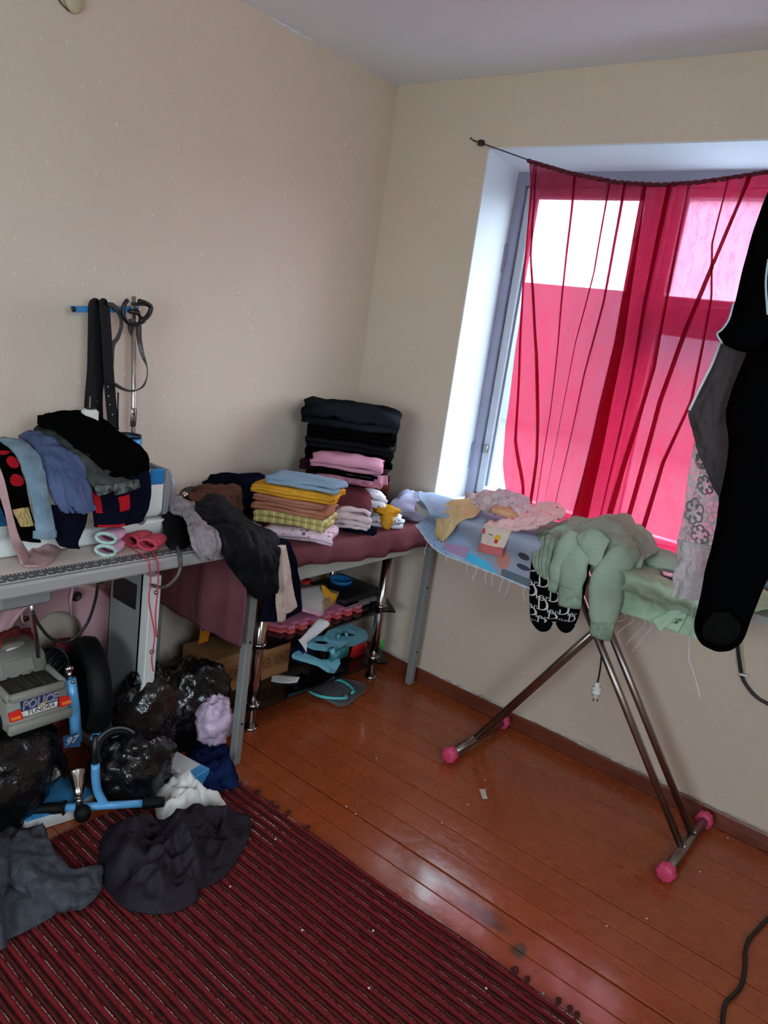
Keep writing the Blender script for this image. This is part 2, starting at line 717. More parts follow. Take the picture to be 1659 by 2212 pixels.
def floor_mat():
    k = NT('brown_floor_paint')
    tc = k.n('TexCoord')
    oi = k.n('ObjectInfo')
    add = k.n('VectorMath', operation='ADD')
    k.l(tc.outputs['Object'], add.inputs[0])
    rv = k.n('CombineXYZ')
    k.l(k.math('MULTIPLY', oi.outputs['Random'], 30.0), rv.inputs[0])
    k.l(rv.outputs[0], add.inputs[1])
    n1 = k.n('TexNoise', Scale=2.2, Detail=5.0)
    k.l(add.outputs[0], n1.inputs['Vector'])
    mp = k.n('Mapping')
    mp.inputs['Scale'].default_value = (9, 60, 9)
    k.l(add.outputs[0], mp.inputs['Vector'])
    n2 = k.n('TexNoise', Scale=1.0, Detail=4.0)
    k.l(mp.outputs[0], n2.inputs['Vector'])
    n3 = k.n('TexNoise', Scale=28.0, Detail=3.0)
    k.l(add.outputs[0], n3.inputs['Vector'])
    c1 = k.ramp(n1.outputs['Fac'], [(0.3, lin((146, 66, 31))), (0.7, lin((168, 79, 38)))])
    sc = k.ramp(n2.outputs['Fac'], [(0.72, (0, 0, 0)), (0.78, (1, 1, 1))])
    base = k.mix(k.math('MULTIPLY', sc, 0.25), c1, lin((196, 150, 110)))
    # an old green-black paint smear across a few boards
    ge = k.n('NewGeometry')
    sp = k.n('SeparateXYZ')
    k.l(ge.outputs['Position'], sp.inputs[0])
    n4 = k.n('TexNoise', Scale=26.0, Detail=4.0)
    k.l(ge.outputs['Position'], n4.inputs['Vector'])
    wob = k.math('MULTIPLY', k.math('SUBTRACT', n4.outputs['Fac'], 0.5), 1.6)

    def spot(cx_, cy_, rx_, ry_):
        dx = k.math('DIVIDE', k.math('SUBTRACT', sp.outputs[0], cx_), rx_)
        dy = k.math('DIVIDE', k.math('SUBTRACT', sp.outputs[1], cy_), ry_)
        d_ = k.math('ADD', k.math('MULTIPLY', dx, dx), k.math('MULTIPLY', dy, dy))
        return k.math('MAXIMUM', k.math('SUBTRACT', 1.0, k.math('ADD', d_, wob)), 0.0)
    st = k.math('MINIMUM', k.math('ADD', k.math('MULTIPLY', spot(1.545, -1.0, 0.11, 0.035), 0.8), k.math('MULTIPLY', spot(1.675, -1.035, 0.024, 0.036), 1.3)), 0.85)
    k.l(k.mix(st, base, lin((52, 56, 40))), k.b.inputs['Base Color'])
    r = k.ramp(n3.outputs['Fac'], [(0.3, (0.2,) * 3), (0.7, (0.34,) * 3)])
    k.l(r, k.b.inputs['Roughness'])
    k.b.inputs['Specular IOR Level'].default_value = 0.3
    k.b.inputs['Coat Weight'].default_value = 0.5
    k.b.inputs['Coat Roughness'].default_value = 0.12
    k.bump(k.math('ADD', n3.outputs['Fac'], k.math('MULTIPLY', n2.outputs['Fac'], 0.5)), 0.22, 0.01)
    return k.m


M_floor = floor_mat()
PW = 0.0912


def plank_geo(wid, x0, x1):
    """A slightly cupped board with eased, chipped long edges."""
    V = []
    F = []
    ys = [(-wid / 2, -0.022), (-wid / 2, -0.0016), (-wid / 2 + 0.0016, -0.0003), (0, 0.0), (wid / 2 - 0.0016, -0.0003), (wid / 2, -0.0016), (wid / 2, -0.022)]
    n = len(ys)
    for x in (x0, x1):
        for y, z in ys:
            V.append((x, y, z))
    for i in range(n - 1):
        F.append((i, i + 1, n + i + 1, n + i))
    F.append((n - 1, 0, n, 2 * n - 1))
    F.append(tuple(range(n)))
    F.append(tuple(2 * n - 1 - i for i in range(n)))
    return V, F


pm = {}
gaps = {10: 0.007, 7: 0.0035, 8: 0.0030, 11: 0.0035, 9: 0.0022}
k = 0
y_top = -0.0005
while y_top > RY + 0.03:
    y_bot = max(-0.030 - PW * k, RY)
    g0 = gaps.get(k - 1, 0.0016)
    g1 = gaps.get(k, 0.0016)
    wid = round((y_top - g0 / 2) - (y_bot + g1 / 2), 4)
    if wid > 0.012:
        key = wid
        if key not in pm:
            me = bpy.data.meshes.new('plank')
            V, F = plank_geo(wid, 0.001, RX - 0.001)
            me.from_pydata(V, [], F)
            me.materials.append(M_floor)
            pm[key] = me
        o = bpy.data.objects.new('plank', pm[key])
        o.parent = floor
        o.location = Vector((0, (y_top - g0 / 2 + y_bot + g1 / 2) / 2, rng.uniform(-0.0009, 0.0009))) - BASE['floor']
        col.objects.link(o)
    y_top = -0.030 - PW * k
    k += 1

# ---- skirting boards and the crumbled plaster above them
struct('baseboard_window', prism([(0, -0.0005, 0.002), (0, -0.022, 0.002), (0, -0.022, 0.014), (0, -0.014, 0.020), (0, -0.013, 0.052), (0, -0.009, 0.060), (0, -0.0005, 0.060)],
                                 (RX - 0.001, 0, 0)), M_skirt)
struct('baseboard_left', prism([(0.0005, -0.024, 0.002), (0.022, -0.024, 0.002), (0.022, -0.024, 0.014), (0.014, -0.024, 0.020), (0.013, -0.024, 0.052), (0.009, -0.024, 0.060), (0.0005, -0.024, 0.060)],
                               (0, RY + 0.03, 0)), M_skirt)
pts = []
rad = []
for i in range(220):
    x = 0.40 + i * 0.0095
    s = noise.noise((x * 9, 3.1, 0)) + 0.5 * noise.noise((x * 37, 1.1, 0))
    big = 1.0 if 1.05 < x < 1.75 else 0.7
    pts.append((x, -0.0015 - 0.002 * max(s, 0), 0.0615 + 0.005 * s * big))
    rad.append(0.0035 + big * 0.0080 * max(0.0, s + 0.3))
struct('trim_2', tube(pts, rad, 6), M_rawplaster)

# ---- window
M_frame = mat('grey_blue_window_paint', (150, 152, 172), rough=0.45, var=0.12, vscale=10.0, bump=0.12, bscale=25.0)
M_sash = mat('pale_window_paint', (196, 204, 212), rough=0.4, var=0.1, vscale=12.0)


def glass_mat(name, haze):
    k = NT(name)
    k.t.nodes.remove(k.b)
    tr = k.n('BsdfTransparent')
    tr.inputs[0].default_value = (0.93, 0.96, 0.97, 1)
    gl = k.n('BsdfGlossy')
    gl.inputs['Roughness'].default_value = 0.02
    fr = k.n('LayerWeight')
    fr.inputs['Blend'].default_value = 0.5
    mx = k.n('MixShader')
    k.l(k.math('ADD', k.math('MULTIPLY', k.math('POWER', fr.outputs['Facing'], 4.0), 0.8), 0.03), mx.inputs[0])
    k.l(tr.outputs[0], mx.inputs[1])
    k.l(gl.outputs[0], mx.inputs[2])
    last = mx.outputs[0]
    if haze:
        tl = k.n('BsdfTranslucent')
        tl.inputs[0].default_value = (0.8, 0.84, 0.9, 1)
        m2 = k.n('MixShader')
        m2.inputs[0].default_value = haze
        k.l(last, m2.inputs[1])
        k.l(tl.outputs[0], m2.inputs[2])
        last = m2.outputs[0]
    k.l(last, k.out.inputs[0])
    return k.m


M_glass = glass_mat('clear_glass', 0.0)
M_glass_dusty = glass_mat('dusty_glass', 0.8)

win = T('window_1', None, None, (1.145, 0.25, WZ0), kind='structure')
FY0, FY1 = 0.212, 0.290
ix0, ix1, iz0, iz1 = WX0 + 0.016, WX1 - 0.016, WZ0 + 0.004, WZ1 - 0.03
fw = 0.045
fr = O('frame', join(bx(ix0, ix0 + fw, FY0, FY1, iz0, iz1, 0.004), bx(ix1 - fw, ix1, FY0, FY1, iz0, iz1, 0.004),
                     bx(ix0 + fw, ix1 - fw, FY0, FY1, iz1 - 0.06, iz1, 0.004), bx(ix0 + fw, ix1 - fw, FY0, FY1, iz0, iz0 + 0.018, 0.004)), M_frame, win, smooth=False)
MX0, MX1 = 1.110, 1.180
O('mullion', bx(MX0, MX1, FY0 + 0.002, FY1, iz0 + 0.018, iz1 - 0.06, 0.004), M_frame, win, smooth=False)


def sash(x0, x1, z0, z1, pane_mat, sw=0.038, bar=None):
    s = O('sash', join(bx(x0, x0 + sw, FY0 + 0.016, FY1 - 0.01, z0, z1, 0.004), bx(x1 - sw, x1, FY0 + 0.016, FY1 - 0.01, z0, z1, 0.004),
                       bx(x0 + sw, x1 - sw, FY0 + 0.016, FY1 - 0.01, z1 - sw, z1, 0.004), bx(x0 + sw, x1 - sw, FY0 + 0.016, FY1 - 0.01, z0, z0 + 0.022, 0.004)), M_sash, win, smooth=False)
    O('glazing_bead', join(bx(x0 + sw, x0 + sw + 0.010, FY0 + 0.030, FY1 - 0.03, z0 + sw, z1 - sw), bx(x1 - sw - 0.010, x1 - sw, FY0 + 0.030, FY1 - 0.03, z0 + sw, z1 - sw)), M_frame, s, smooth=False)
    O('pane', bx(x0 + sw, x1 - sw, FY0 + 0.042, FY0 + 0.046, z0 + 0.022, z1 - sw), pane_mat, s, smooth=False)
    return s


sash(ix0 + fw + 0.002, MX0 - 0.002, iz0 + 0.019, iz1 - 0.062, M_glass)
O('transom', bx(MX1, ix1 - fw, FY0 + 0.002, FY1, 1.665, 1.745, 0.004), M_frame, win, smooth=False)
sash(MX1 + 0.002, ix1 - fw - 0.002, 1.747, iz1 - 0.062, M_glass_dusty, 0.034)
sash(MX1 + 0.002, ix1 - fw - 0.002, iz0 + 0.019, 1.663, M_glass, 0.034)
for z in (1.02, 1.86):
    O('hinge', join(bx(ix0 - 0.012, ix0 + 0.012, FY0 - 0.006, FY0 + 0.006, z - 0.06, z + 0.06, 0.002), cyl((ix0 + 0.001, FY0 - 0.007, z - 0.055), (ix0 + 0.001, FY0 - 0.007, z + 0.055), 0.006, 8)), M_frame, win)
O('window_catch', join(bx(ix0 + fw + 0.012, ix0 + fw + 0.030, FY0 + 0.004, FY0 + 0.016, 1.04, 1.075, 0.002)), metal('dull_steel', (150, 148, 144), 0.4), win)

# sill board with a brown painted front edge
M_sillbrown = mat('brown_sill_paint', (86, 54, 44), rough=0.4, var=0.2, vscale=10.0)
sill = struct('trim_3', bx(WX0 - 0.04, WX1 + 0.42, -0.022, -0.0005, 0.801, 0.8325, 0.003), M_plaster)
O('sill_inner', bx(WX0 + 0.001, WX1 - 0.001, -0.0005, 0.212, 0.801, 0.8325), M_plaster, sill, smooth=False)
O('sill_nosing', bx(WX0 - 0.04, WX1 + 0.42, -0.034, -0.0225, 0.778, 0.826, 0.004), M_sillbrown, sill, smooth=False)

# unseen window added behind the photographer to light the room
w2 = T('fill_window_rear', None, None, ((QX0 + QX1) / 2, RY - 0.15, QZ0), kind='structure')
O('frame', join(bx(QX0, QX0 + 0.05, RY - 0.20, RY - 0.14, QZ0, QZ1), bx(QX1 - 0.05, QX1, RY - 0.20, RY - 0.14, QZ0, QZ1),
                bx(QX0 + 0.05, QX1 - 0.05, RY - 0.20, RY - 0.14, QZ1 - 0.05, QZ1), bx(QX0 + 0.05, QX1 - 0.05, RY - 0.20, RY - 0.14, QZ0, QZ0 + 0.05),
                bx(1.92, 1.98, RY - 0.20, RY - 0.14, QZ0 + 0.05, QZ1 - 0.05)), M_sash, w2, smooth=False)
for a, b in ((QX0 + 0.05, 1.92), (1.98, QX1 - 0.05)):
    O('pane', bx(a, b, RY - 0.170, RY - 0.166, QZ0 + 0.05, QZ1 - 0.05), M_glass, w2, smooth=False)

w3 = T('fill_window_side', None, None, (RX + 0.15, (SY0 + SY1) / 2, SZ0), kind='structure')  # unseen side window, added to brighten the left wall
O('frame', join(bx(RX + 0.14, RX + 0.20, SY0, SY0 + 0.05, SZ0, SZ1), bx(RX + 0.14, RX + 0.20, SY1 - 0.05, SY1, SZ0, SZ1),
                bx(RX + 0.14, RX + 0.20, SY0 + 0.05, SY1 - 0.05, SZ1 - 0.05, SZ1), bx(RX + 0.14, RX + 0.20, SY0 + 0.05, SY1 - 0.05, SZ0, SZ0 + 0.05)), M_sash, w3, smooth=False)
O('pane', bx(RX + 0.165, RX + 0.169, SY0 + 0.05, SY1 - 0.05, SZ0 + 0.05, SZ1 - 0.05), M_glass, w3, smooth=False)

# ---- what lies outside
M_yard = mat('pale_bounce_yard', (226, 224, 218), rough=0.95, var=0.1, vscale=0.3)  # unseen yard, made this pale to bounce light up to the ceiling
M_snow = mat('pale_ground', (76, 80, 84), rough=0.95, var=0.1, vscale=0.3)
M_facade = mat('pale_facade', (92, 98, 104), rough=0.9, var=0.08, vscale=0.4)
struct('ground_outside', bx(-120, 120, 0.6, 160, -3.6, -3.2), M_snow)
struct('ground_outside_rear', bx(-60, 90, -120, RY - 0.6, -3.6, -3.2), M_yard)
struct('ground_outside_side', bx(RX + 0.6, 90, RY - 0.55, 0.55, -3.6, -3.2), M_yard)
bl = T('apartment_block', 'long pale apartment block seen through the red curtain', 'building', (0, 44, -3.2))
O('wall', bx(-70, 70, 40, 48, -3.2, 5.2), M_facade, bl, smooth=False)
# ================================================================== FURNITURE ALONG THE LEFT WALL
M_chrome = metal('chrome', (196, 188, 182), 0.16)
M_steel = metal('brushed_steel', (150, 140, 132), 0.32)
M_greypaint = mat('grey_enamel', (136, 136, 132), rough=0.45, var=0.12, vscale=12.0)
M_apron = mat('light_grey_board', (168, 168, 160), rough=0.5, var=0.06)
M_white = plastic('white_enamel', (214, 212, 206), 0.4)
M_black = plastic('black_plastic', (16, 16, 17), 0.4)
M_alu = mat('aluminium_edge', (158, 156, 152), rough=0.4)
M_top = mat('pale_laminate', (214, 196, 184), rough=0.35, var=0.06, vscale=5.0)

# ---- long table under the burgundy cloth
TZ = 0.748
t = T('work_table', 'long grey-legged table along the left wall under a burgundy cloth', 'table', (0.30, -0.57, 0))
O('table_top', bx(0.03, 0.572, -1.10, -0.035, TZ - 0.022, TZ), M_apron, t, smooth=False)
O('apron', bx(0.545, 0.565, -1.075, -0.06, 0.632, TZ - 0.022), M_apron, t, smooth=False)
O('apron', bx(0.04, 0.06, -1.075, -0.06, 0.632, TZ - 0.022), M_apron, t, smooth=False)
O('apron', bx(0.06, 0.545, -1.075, -1.055, 0.632, TZ - 0.022), M_apron, t, smooth=False)


def angle_leg(x, y, sx, sy):
    """Folded steel angle leg."""
    return join(bx(min(x, x + sx * 0.032), max(x, x + sx * 0.032), y - 0.002, y + 0.002, 0.001, TZ - 0.024),
                bx(x - 0.002, x + 0.002, min(y, y + sy * 0.032), max(y, y + sy * 0.032), 0.001, TZ - 0.024))


for x, y, sx, sy in ((0.569, -1.078, -1, 1), (0.569, -0.052, -1, -1), (0.075, -1.078, 1, 1), (0.075, -0.052, 1, -1)):
    lg = O('leg', box((x - sx * 0.0, y + sy * 0.014, (TZ - 0.024) / 2 + 0.001), (0.030, 0.030, TZ - 0.026), None, 0.003), M_greypaint, t, smooth=False)
    for zb in (0.16, 0.46):
        O('bolt', lathe([(0.0045, 0), (0.0045, 0.003), (0, 0.004)], (x + 0.0152, y + sy * 0.014, zb), (1, 0, 0), 8), M_black, lg)

# burgundy cloth: top, front drop and the corner that hangs at the near end
M_burg = cloth('burgundy_cotton', (122, 74, 80), (104, 58, 64), vscale=5.0)
tc = T('tablecloth', 'burgundy cloth spread over the long table and hanging down its near end', 'tablecloth', (0.30, -0.57, TZ))
nu, nv = 26, 70
G = np.zeros((nu, nv, 3))
for j in range(nv):
    y = -1.115 + (1.085) * j / (nv - 1)
    drop = 0.042 + 0.050 * (y + 1.115) / 1.085 + 0.007 * math.sin(y * 9.0)
    for i in range(nu):
        s = i / (nu - 1)
        L = s * (0.545 + 0.03 + drop)
        if L < 0.538:
            G[i, j] = (0.035 + L, y, TZ + 0.0035)
        elif L < 0.575:
            a = (L - 0.538) / 0.037 * math.pi / 2
            G[i, j] = (0.573 + 0.012 * math.sin(a), y, TZ + 0.0035 - 0.012 * (1 - math.cos(a)))
        else:
            q = L - 0.575
            G[i, j] = (0.586 + 0.05 * q * (1 + math.sin(y * 55.0)) + 0.010 * math.sin(y * 40) * q / 0.08, y, TZ - 0.0085 - q)
O('spread', shell(G, 0.002), M_burg, tc)
sheet('hanging_end', [
    [(0.040, -1.095, 0.7535), (0.20, -1.095, 0.7535), (0.38, -1.095, 0.7535), (0.583, -1.095, 0.7535)],
    [(0.040, -1.117, 0.740), (0.20, -1.118, 0.740), (0.38, -1.118, 0.740), (0.594, -1.117, 0.738)],
    [(0.040, -1.120, 0.620), (0.20, -1.124, 0.620), (0.38, -1.122, 0.620), (0.606, -1.120, 0.615)],
    [(0.045, -1.122, 0.475), (0.20, -1.128, 0.470), (0.38, -1.124, 0.462), (0.604, -1.122, 0.462)]],
    M_burg, tc, nu=34, nv=36, th=0.0025, wr=0.004, wf=7, seed=4, along=0.012)

# ---- glass and chrome rack standing under the table
M_blackglass = mat('black_glass', (9, 9, 10), rough=0.08, spec=0.6)
r = T('tv_stand', 'low rack of black glass shelves on chrome posts under the long table', 'rack', (0.30, -0.51, 0))
for x, y in ((0.424, -0.868), (0.421, -0.160), (0.12, -0.868), (0.12, -0.160)):
    p = O('post', tube([(x, y, 0.001), (x, y, 0.600)], 0.0205, 20), M_chrome, r)
    for z in (0.006, 0.103, 0.345):
        O('collar', lathe([(0.0205, -0.006), (0.0275, -0.006), (0.0275, 0.002), (0.0205, 0.004)], (x, y, z), n=20), M_chrome, p)
for z in (0.092, 0.335, 0.606):
    yc, ye = (0.12, 0.905)
    poly = [(0.07, -0.93, z), (0.43, -0.935, z), (0.468, -0.86, z), (0.468, -0.20, z), (0.50, -0.155, z), (0.37, -0.055, z), (0.07, -0.06, z)]
    O('shelf', prism(poly, (0, 0, 0.008)), M_blackglass, r, smooth=False)

# ---- industrial sewing table
SZ = 0.800
s = T('sewing_table', 'pale-topped industrial sewing table with a printed ruler along its front edge', 'table', (0.30, -1.85, 0))
O('table_top', bx(0.04, 0.560, -2.55, -1.185, SZ - 0.035, SZ - 0.001), M_top, s, smooth=False)
fe = O('front_edge', prism([(0.560, -2.55, SZ - 0.036), (0.568, -2.55, SZ - 0.036), (0.572, -2.55, SZ - 0.030), (0.572, -2.55, SZ - 0.006), (0.566, -2.55, SZ), (0.560, -2.55, SZ)],
                           (0, 1.365, 0)), M_alu, s, smooth=False)
rl = O('ruler', bx(0.500, 0.558, -2.55, -1.185, SZ - 0.001, SZ + 0.0004), mat('ruler_grey', (82, 82, 84), rough=0.6), s, smooth=False)
gs = []
for i in range(0, 270):
    y = -2.54 + i * 0.005
    h = 0.018 if i % 10 == 0 else (0.013 if i % 5 == 0 else 0.009)
    gs.append(bx(0.557 - h, 0.557, y - 0.0013, y + 0.0013, SZ + 0.0004, SZ + 0.0007))
    if i % 2 == 0:
        gs.append(bx(0.502, 0.502 + h * 0.7, y - 0.0009, y + 0.0009, SZ + 0.0004, SZ + 0.0007))
for i in range(0, 52):
    V, F = text2d(str((i * 5) % 100 + 5))
    c = (0.5305, -2.525 + i * 0.025)
    gs.append(([(c[0] - yy * 0.014, c[1] + xx * 0.012, SZ + 0.0007) for xx, yy in V], F))
O('ruler_print', join(*gs), mat('ruler_white', (236, 236, 232), rough=0.6), rl, smooth=False)
for y in (-1.362, -2.35):
    lg = O('leg', box((0.450, y, 0.355), (0.040, 0.040, 0.70), None, 0.003), M_white, s, smooth=False)
    O('leg_channel', join(bx(0.262, 0.428, y - 0.020, y - 0.017, 0.03, 0.72), bx(0.262, 0.266, y - 0.020, y + 0.02, 0.03, 0.72), bx(0.424, 0.428, y - 0.020, y + 0.02, 0.03, 0.72)), M_greypaint, lg, smooth=False)
    O('window_plate', bx(0.285, 0.405, y - 0.024, y - 0.0205, 0.58, 0.66), M_black, lg, smooth=False)
    O('foot_bar', bx(0.08, 0.53, y - 0.025, y + 0.025, 0.002, 0.03, 0.003), M_white, lg, smooth=False)
    for zb in (0.30, 0.46, 0.655):
        O('bolt', lathe([(0.007, 0), (0.007, 0.005), (0.004, 0.008), (0, 0.009)], (0.470, y, zb), (1, 0, 0), 10), M_steel, lg)
O('crossbar', bx(0.09, 0.11, -2.35, -1.362, 0.28, 0.33), M_greypaint, s, smooth=False)
kl = O('knee_lifter_box', box((0.420, -1.751, 0.707), (0.09, 0.14, 0.045), None, 0.008), M_greypaint, s, smooth=False)
O('knee_lifter_rod', tube([(0.420, -1.722, 0.698), (0.420, -1.710, 0.638), (0.440, -1.702, 0.521)], 0.006, 8), M_chrome, kl)
O('cable_clip', box((0.500, -1.572, 0.743), (0.03, 0.02, 0.02), None, 0.003), M_black, s, smooth=False)
O('cable', tube(curve([(0.500, -1.572, 0.737), (0.490, -1.573, 0.674), (0.480, -1.590, 0.605), (0.470, -1.631, 0.564), (0.460, -1.677, 0.577), (0.450, -1.709, 0.622), (0.440, -1.723, 0.661)], 30), 0.0042, 7), M_black, s)
M_greycable = plastic('grey_cable', (84, 78, 72), 0.5)
O('power_lead', tube(curve([(0.330, -1.287, 0.794), (0.377, -1.278, 0.806), (0.425, -1.289, 0.806), (0.500, -1.322, 0.806), (0.585, -1.369, 0.801), (0.585, -1.366, 0.771), (0.585, -1.379, 0.741), (0.560, -1.398, 0.708), (0.500, -1.403, 0.695)], 40), 0.0055, 8), M_greycable, s)

# ---- sewing machine head standing on it
M_mach = mat('machine_white', (222, 222, 214), rough=0.3, coat=0.3)
M_mgrey = plastic('machine_grey', (128, 130, 130), 0.35)
M_mblue = plastic('machine_blue', (28, 118, 176), 0.35)
m = T('sewing_machine', 'white industrial sewing machine with grey handwheel, half buried under trousers', 'sewing machine', (0.30, -1.55, SZ))
O('bed', box((0.30, -1.58, 0.827), (0.178, 0.62, 0.052), None, 0.010, 2), M_mach, m)
bd = O('column', box((0.30, -1.345, 0.926), (0.150, 0.130, 0.140), None, 0.022, 3), M_mach, m)
O('arm', box((0.29, -1.57, 0.965), (0.120, 0.50, 0.085), None, 0.024, 3), M_mach, m)
hd = O('head', box((0.30, -1.795, 0.925), (0.120, 0.115, 0.165), None, 0.022, 3), M_mach, m)
O('face_plate', box((0.30, -1.857, 0.930), (0.085, 0.010, 0.12), None, 0.004, 2), M_mgrey, hd)
O('blue_stripe', box((0.3605, -1.795, 0.935), (0.006, 0.10, 0.11), None, 0.003), M_mblue, hd)
O('tension_dial', lathe([(0.014, 0), (0.014, 0.010), (0.009, 0.016), (0, 0.016)], (0.363, -1.80, 0.905), (1, 0, 0), 16), M_chrome, hd)
O('needle_bar', tube([(0.32, -1.79, 0.855), (0.32, -1.79, 0.80 + 0.02)], [0.006, 0.003], 8), M_chrome, hd)
O('presser_foot', box((0.325, -1.79, 0.862), (0.03, 0.02, 0.016), None, 0.003), M_chrome, hd)
O('end_cover', box((0.30, -1.272, 0.930), (0.142, 0.022, 0.150), None, 0.008, 2), M_mgrey, m)
O('handwheel', lathe([(0.0, -0.012), (0.048, -0.012), (0.056, -0.004), (0.056, 0.014), (0.050, 0.020), (0.036, 0.022), (0.034, 0.030), (0.02, 0.034), (0, 0.034)], (0.300, -1.248, 0.935), (0, 1, 0), 28), M_mgrey, m)
O('blue_panel', box((0.372, -1.315, 0.985), (0.012, 0.05, 0.05), None, 0.005), M_mblue, m, smooth=False)
O('dial', lathe([(0.018, 0), (0.018, 0.012), (0.012, 0.016), (0, 0.016)], (0.376, -1.37, 0.862), (1, 0, 0), 16), M_mgrey, m)

# ---- thread stand with its blue arm at the back of the table
PXx = 0.085
m2 = T('thread_stand', 'tall steel thread stand with a blue cross arm behind the sewing machine', 'thread stand', (0.085, -1.212, 1.023))
O('pole', tube([((0.085, -1.216, 1.070)[0], (0.085, -1.216, 1.070)[1], SZ), (0.085, -1.216, 1.070), (0.085, -1.243, 1.500)], 0.0075, 14), metal('dull_aluminium', (178, 172, 160), 0.35), m2)
O('blue_arm', prism([(0.078, -1.449, 1.448), (0.078, -1.218, 1.472), (0.078, -1.217, 1.452), (0.078, -1.439, 1.430)], (-0.004, 0, 0)), plastic('blue_paint', (58, 132, 186), 0.4), m2, smooth=False)
O('arm_screw', lathe([(0.008, 0), (0.008, 0.003), (0.004, 0.004), (0, 0.004)], (0.079, -1.439, 1.440), (1, 0, 0), 12), M_black, m2)
O('pole_joint', box((0.094, -1.224, 1.115), (0.008, 0.02, 0.062), None, 0.006, 2), M_steel, m2)
for p in ((0.098, -1.228, 1.128), (0.098, -1.226, 1.102)):
    O('joint_screw', lathe([(0.004, 0), (0.004, 0.004), (0, 0.005)], p, (1, 0, 0), 8), M_black, m2)
cl = O('thread_guide', join(
    tube(curve([(0.100, -1.273, 1.487), (0.100, -1.285, 1.469), (0.100, -1.283, 1.435), (0.100, -1.265, 1.417), (0.100, -1.235, 1.416), (0.100, -1.209, 1.430)], 20), 0.007, 8),
    tube(curve([(0.100, -1.234, 1.488), (0.100, -1.210, 1.484), (0.100, -1.188, 1.473), (0.100, -1.200, 1.443), (0.100, -1.226, 1.426)], 16), 0.008, 8),
    tube([(0.100, -1.259, 1.477), (0.100, -1.203, 1.480)], 0.005, 8), tube([(0.100, -1.242, 1.462), (0.100, -1.219, 1.432)], 0.006, 8), tube([(0.100, -1.264, 1.454), (0.100, -1.231, 1.451)], 0.008, 8)), M_black, m2)
O('spool_pin', tube([(0.100, -1.284, 1.081), (0.100, -1.289, 1.197)], 0.0028, 8), M_black, m2)
# thread cup with a blue band, and the white cone on its pin
cpos = (0.120, -1.257, 1.044)
c = T('thread_cup', 'black open thread cup with a blue band at the foot of the stand', 'cup', (cpos[0], cpos[1], SZ))
O('cup', lathe([(0.0, -0.14), (0.034, -0.14), (0.041, 0.02), (0.044, 0.02), (0.040, 0.016), (0.034, -0.05), (0.0, -0.05)], cpos, n=24), M_black, c)
O('band', lathe([(0.0415, -0.022), (0.0432, -0.022), (0.0446, 0.012), (0.043, 0.012)], cpos, n=24), plastic('blue_band', (52, 140, 200), 0.35), c)
spos = (0.150, -1.413, 1.140)
c = T('thread_spool', 'white thread cone on a steel pin behind the black trousers', 'thread spool', (spos[0], spos[1], SZ))
O('pin', tube([(spos[0], spos[1], SZ), (0.150, -1.414, 1.191)], 0.0025, 8), M_chrome, c)
O('thread', lathe([(0.0, -0.16), (0.024, -0.16), (0.026, -0.02), (0.025, 0.006), (0.019, 0.012), (0.008, 0.012), (0.0, 0.012)], spos, n=24), mat('white_thread', (226, 222, 214), rough=0.8, bump=0.4, bscale=300.0), c)
O('cone_cap', lathe([(0.012, 0.012), (0.012, 0.016), (0.004, 0.017), (0, 0.017)], spos, n=16), M_black, c)

# ---- belts hanging over the blue arm
M_leather = mat('black_leather', (10, 10, 11), rough=0.5, bump=0.35, bscale=240.0, spec=0.2)
M_leather2 = mat('dark_brown_leather', (42, 38, 38), rough=0.38, bump=0.2, bscale=200.0)


def strap(name, path, w, parent, m, up=(1, 0, 0), th=0.0035, n=40, **kw):
    P = catmull(path, n)
    V = []
    for i, p in enumerate(P):
        t_ = P[min(i + 1, n - 1)] - P[max(i - 1, 0)]
        t_ /= max(np.linalg.norm(t_), 1e-9)
        nn = np.array(up, dtype=float) if not isinstance(up, list) else catmull(up, n)[i]
        nn = nn - t_ * nn.dot(t_)
        nn /= np.linalg.norm(nn)
        b = np.cross(t_, nn)
        for su, sv in ((-1, -1), (1, -1), (1, 1), (-1, 1)):
            V.append(p + b * su * w / 2 + nn * sv * th / 2)
    F = []
    for i in range(n - 1):
        for k in range(4):
            F.append((i * 4 + k, i * 4 + (k + 1) % 4, i * 4 + 4 + (k + 1) % 4, i * 4 + 4 + k))
    F.append((3, 2, 1, 0))
    F.append(tuple(4 * (n - 1) + k for k in range(4)))
    return O(name, (V, F), m, parent, smooth=False, **kw)


b = T('belt', 'wide grained black belt with punched holes hanging over the blue arm', 'belt', (0.090, -1.351, 1.461))
strap('strap', [(0.062, -1.328, 1.404), (0.064, -1.333, 1.449), (0.080, -1.344, 1.465), (0.094, -1.348, 1.450), (0.096, -1.339, 1.379), (0.098, -1.326, 1.266), (0.098, -1.311, 1.164), (0.100, -1.297, 1.074)], 0.036, b, M_leather)
for p in ((0.100, -1.326, 1.215), (0.100, -1.323, 1.186), (0.100, -1.317, 1.158), (0.102, -1.307, 1.127)):
    O('belt_hole', lathe([(0.0028, 0), (0.0028, 0.002), (0.0, 0.002)], p, (1, 0, 0), 8), plastic('hole_glint', (150, 146, 140)), b)
b = T('belt', 'plain matt black belt hanging leftmost on the blue arm', 'belt', (0.088, -1.376, 1.458))
strap('strap', [(0.060, -1.356, 1.416), (0.064, -1.361, 1.446), (0.080, -1.371, 1.460), (0.088, -1.377, 1.447), (0.088, -1.374, 1.361), (0.088, -1.372, 1.262), (0.088, -1.375, 1.190), (0.088, -1.376, 1.110)], 0.040, b, M_leather)
strap('second_strap', [(0.084, -1.360, 1.459), (0.084, -1.355, 1.376), (0.084, -1.346, 1.263), (0.084, -1.348, 1.176), (0.084, -1.341, 1.094)], 0.030, b, M_leather)
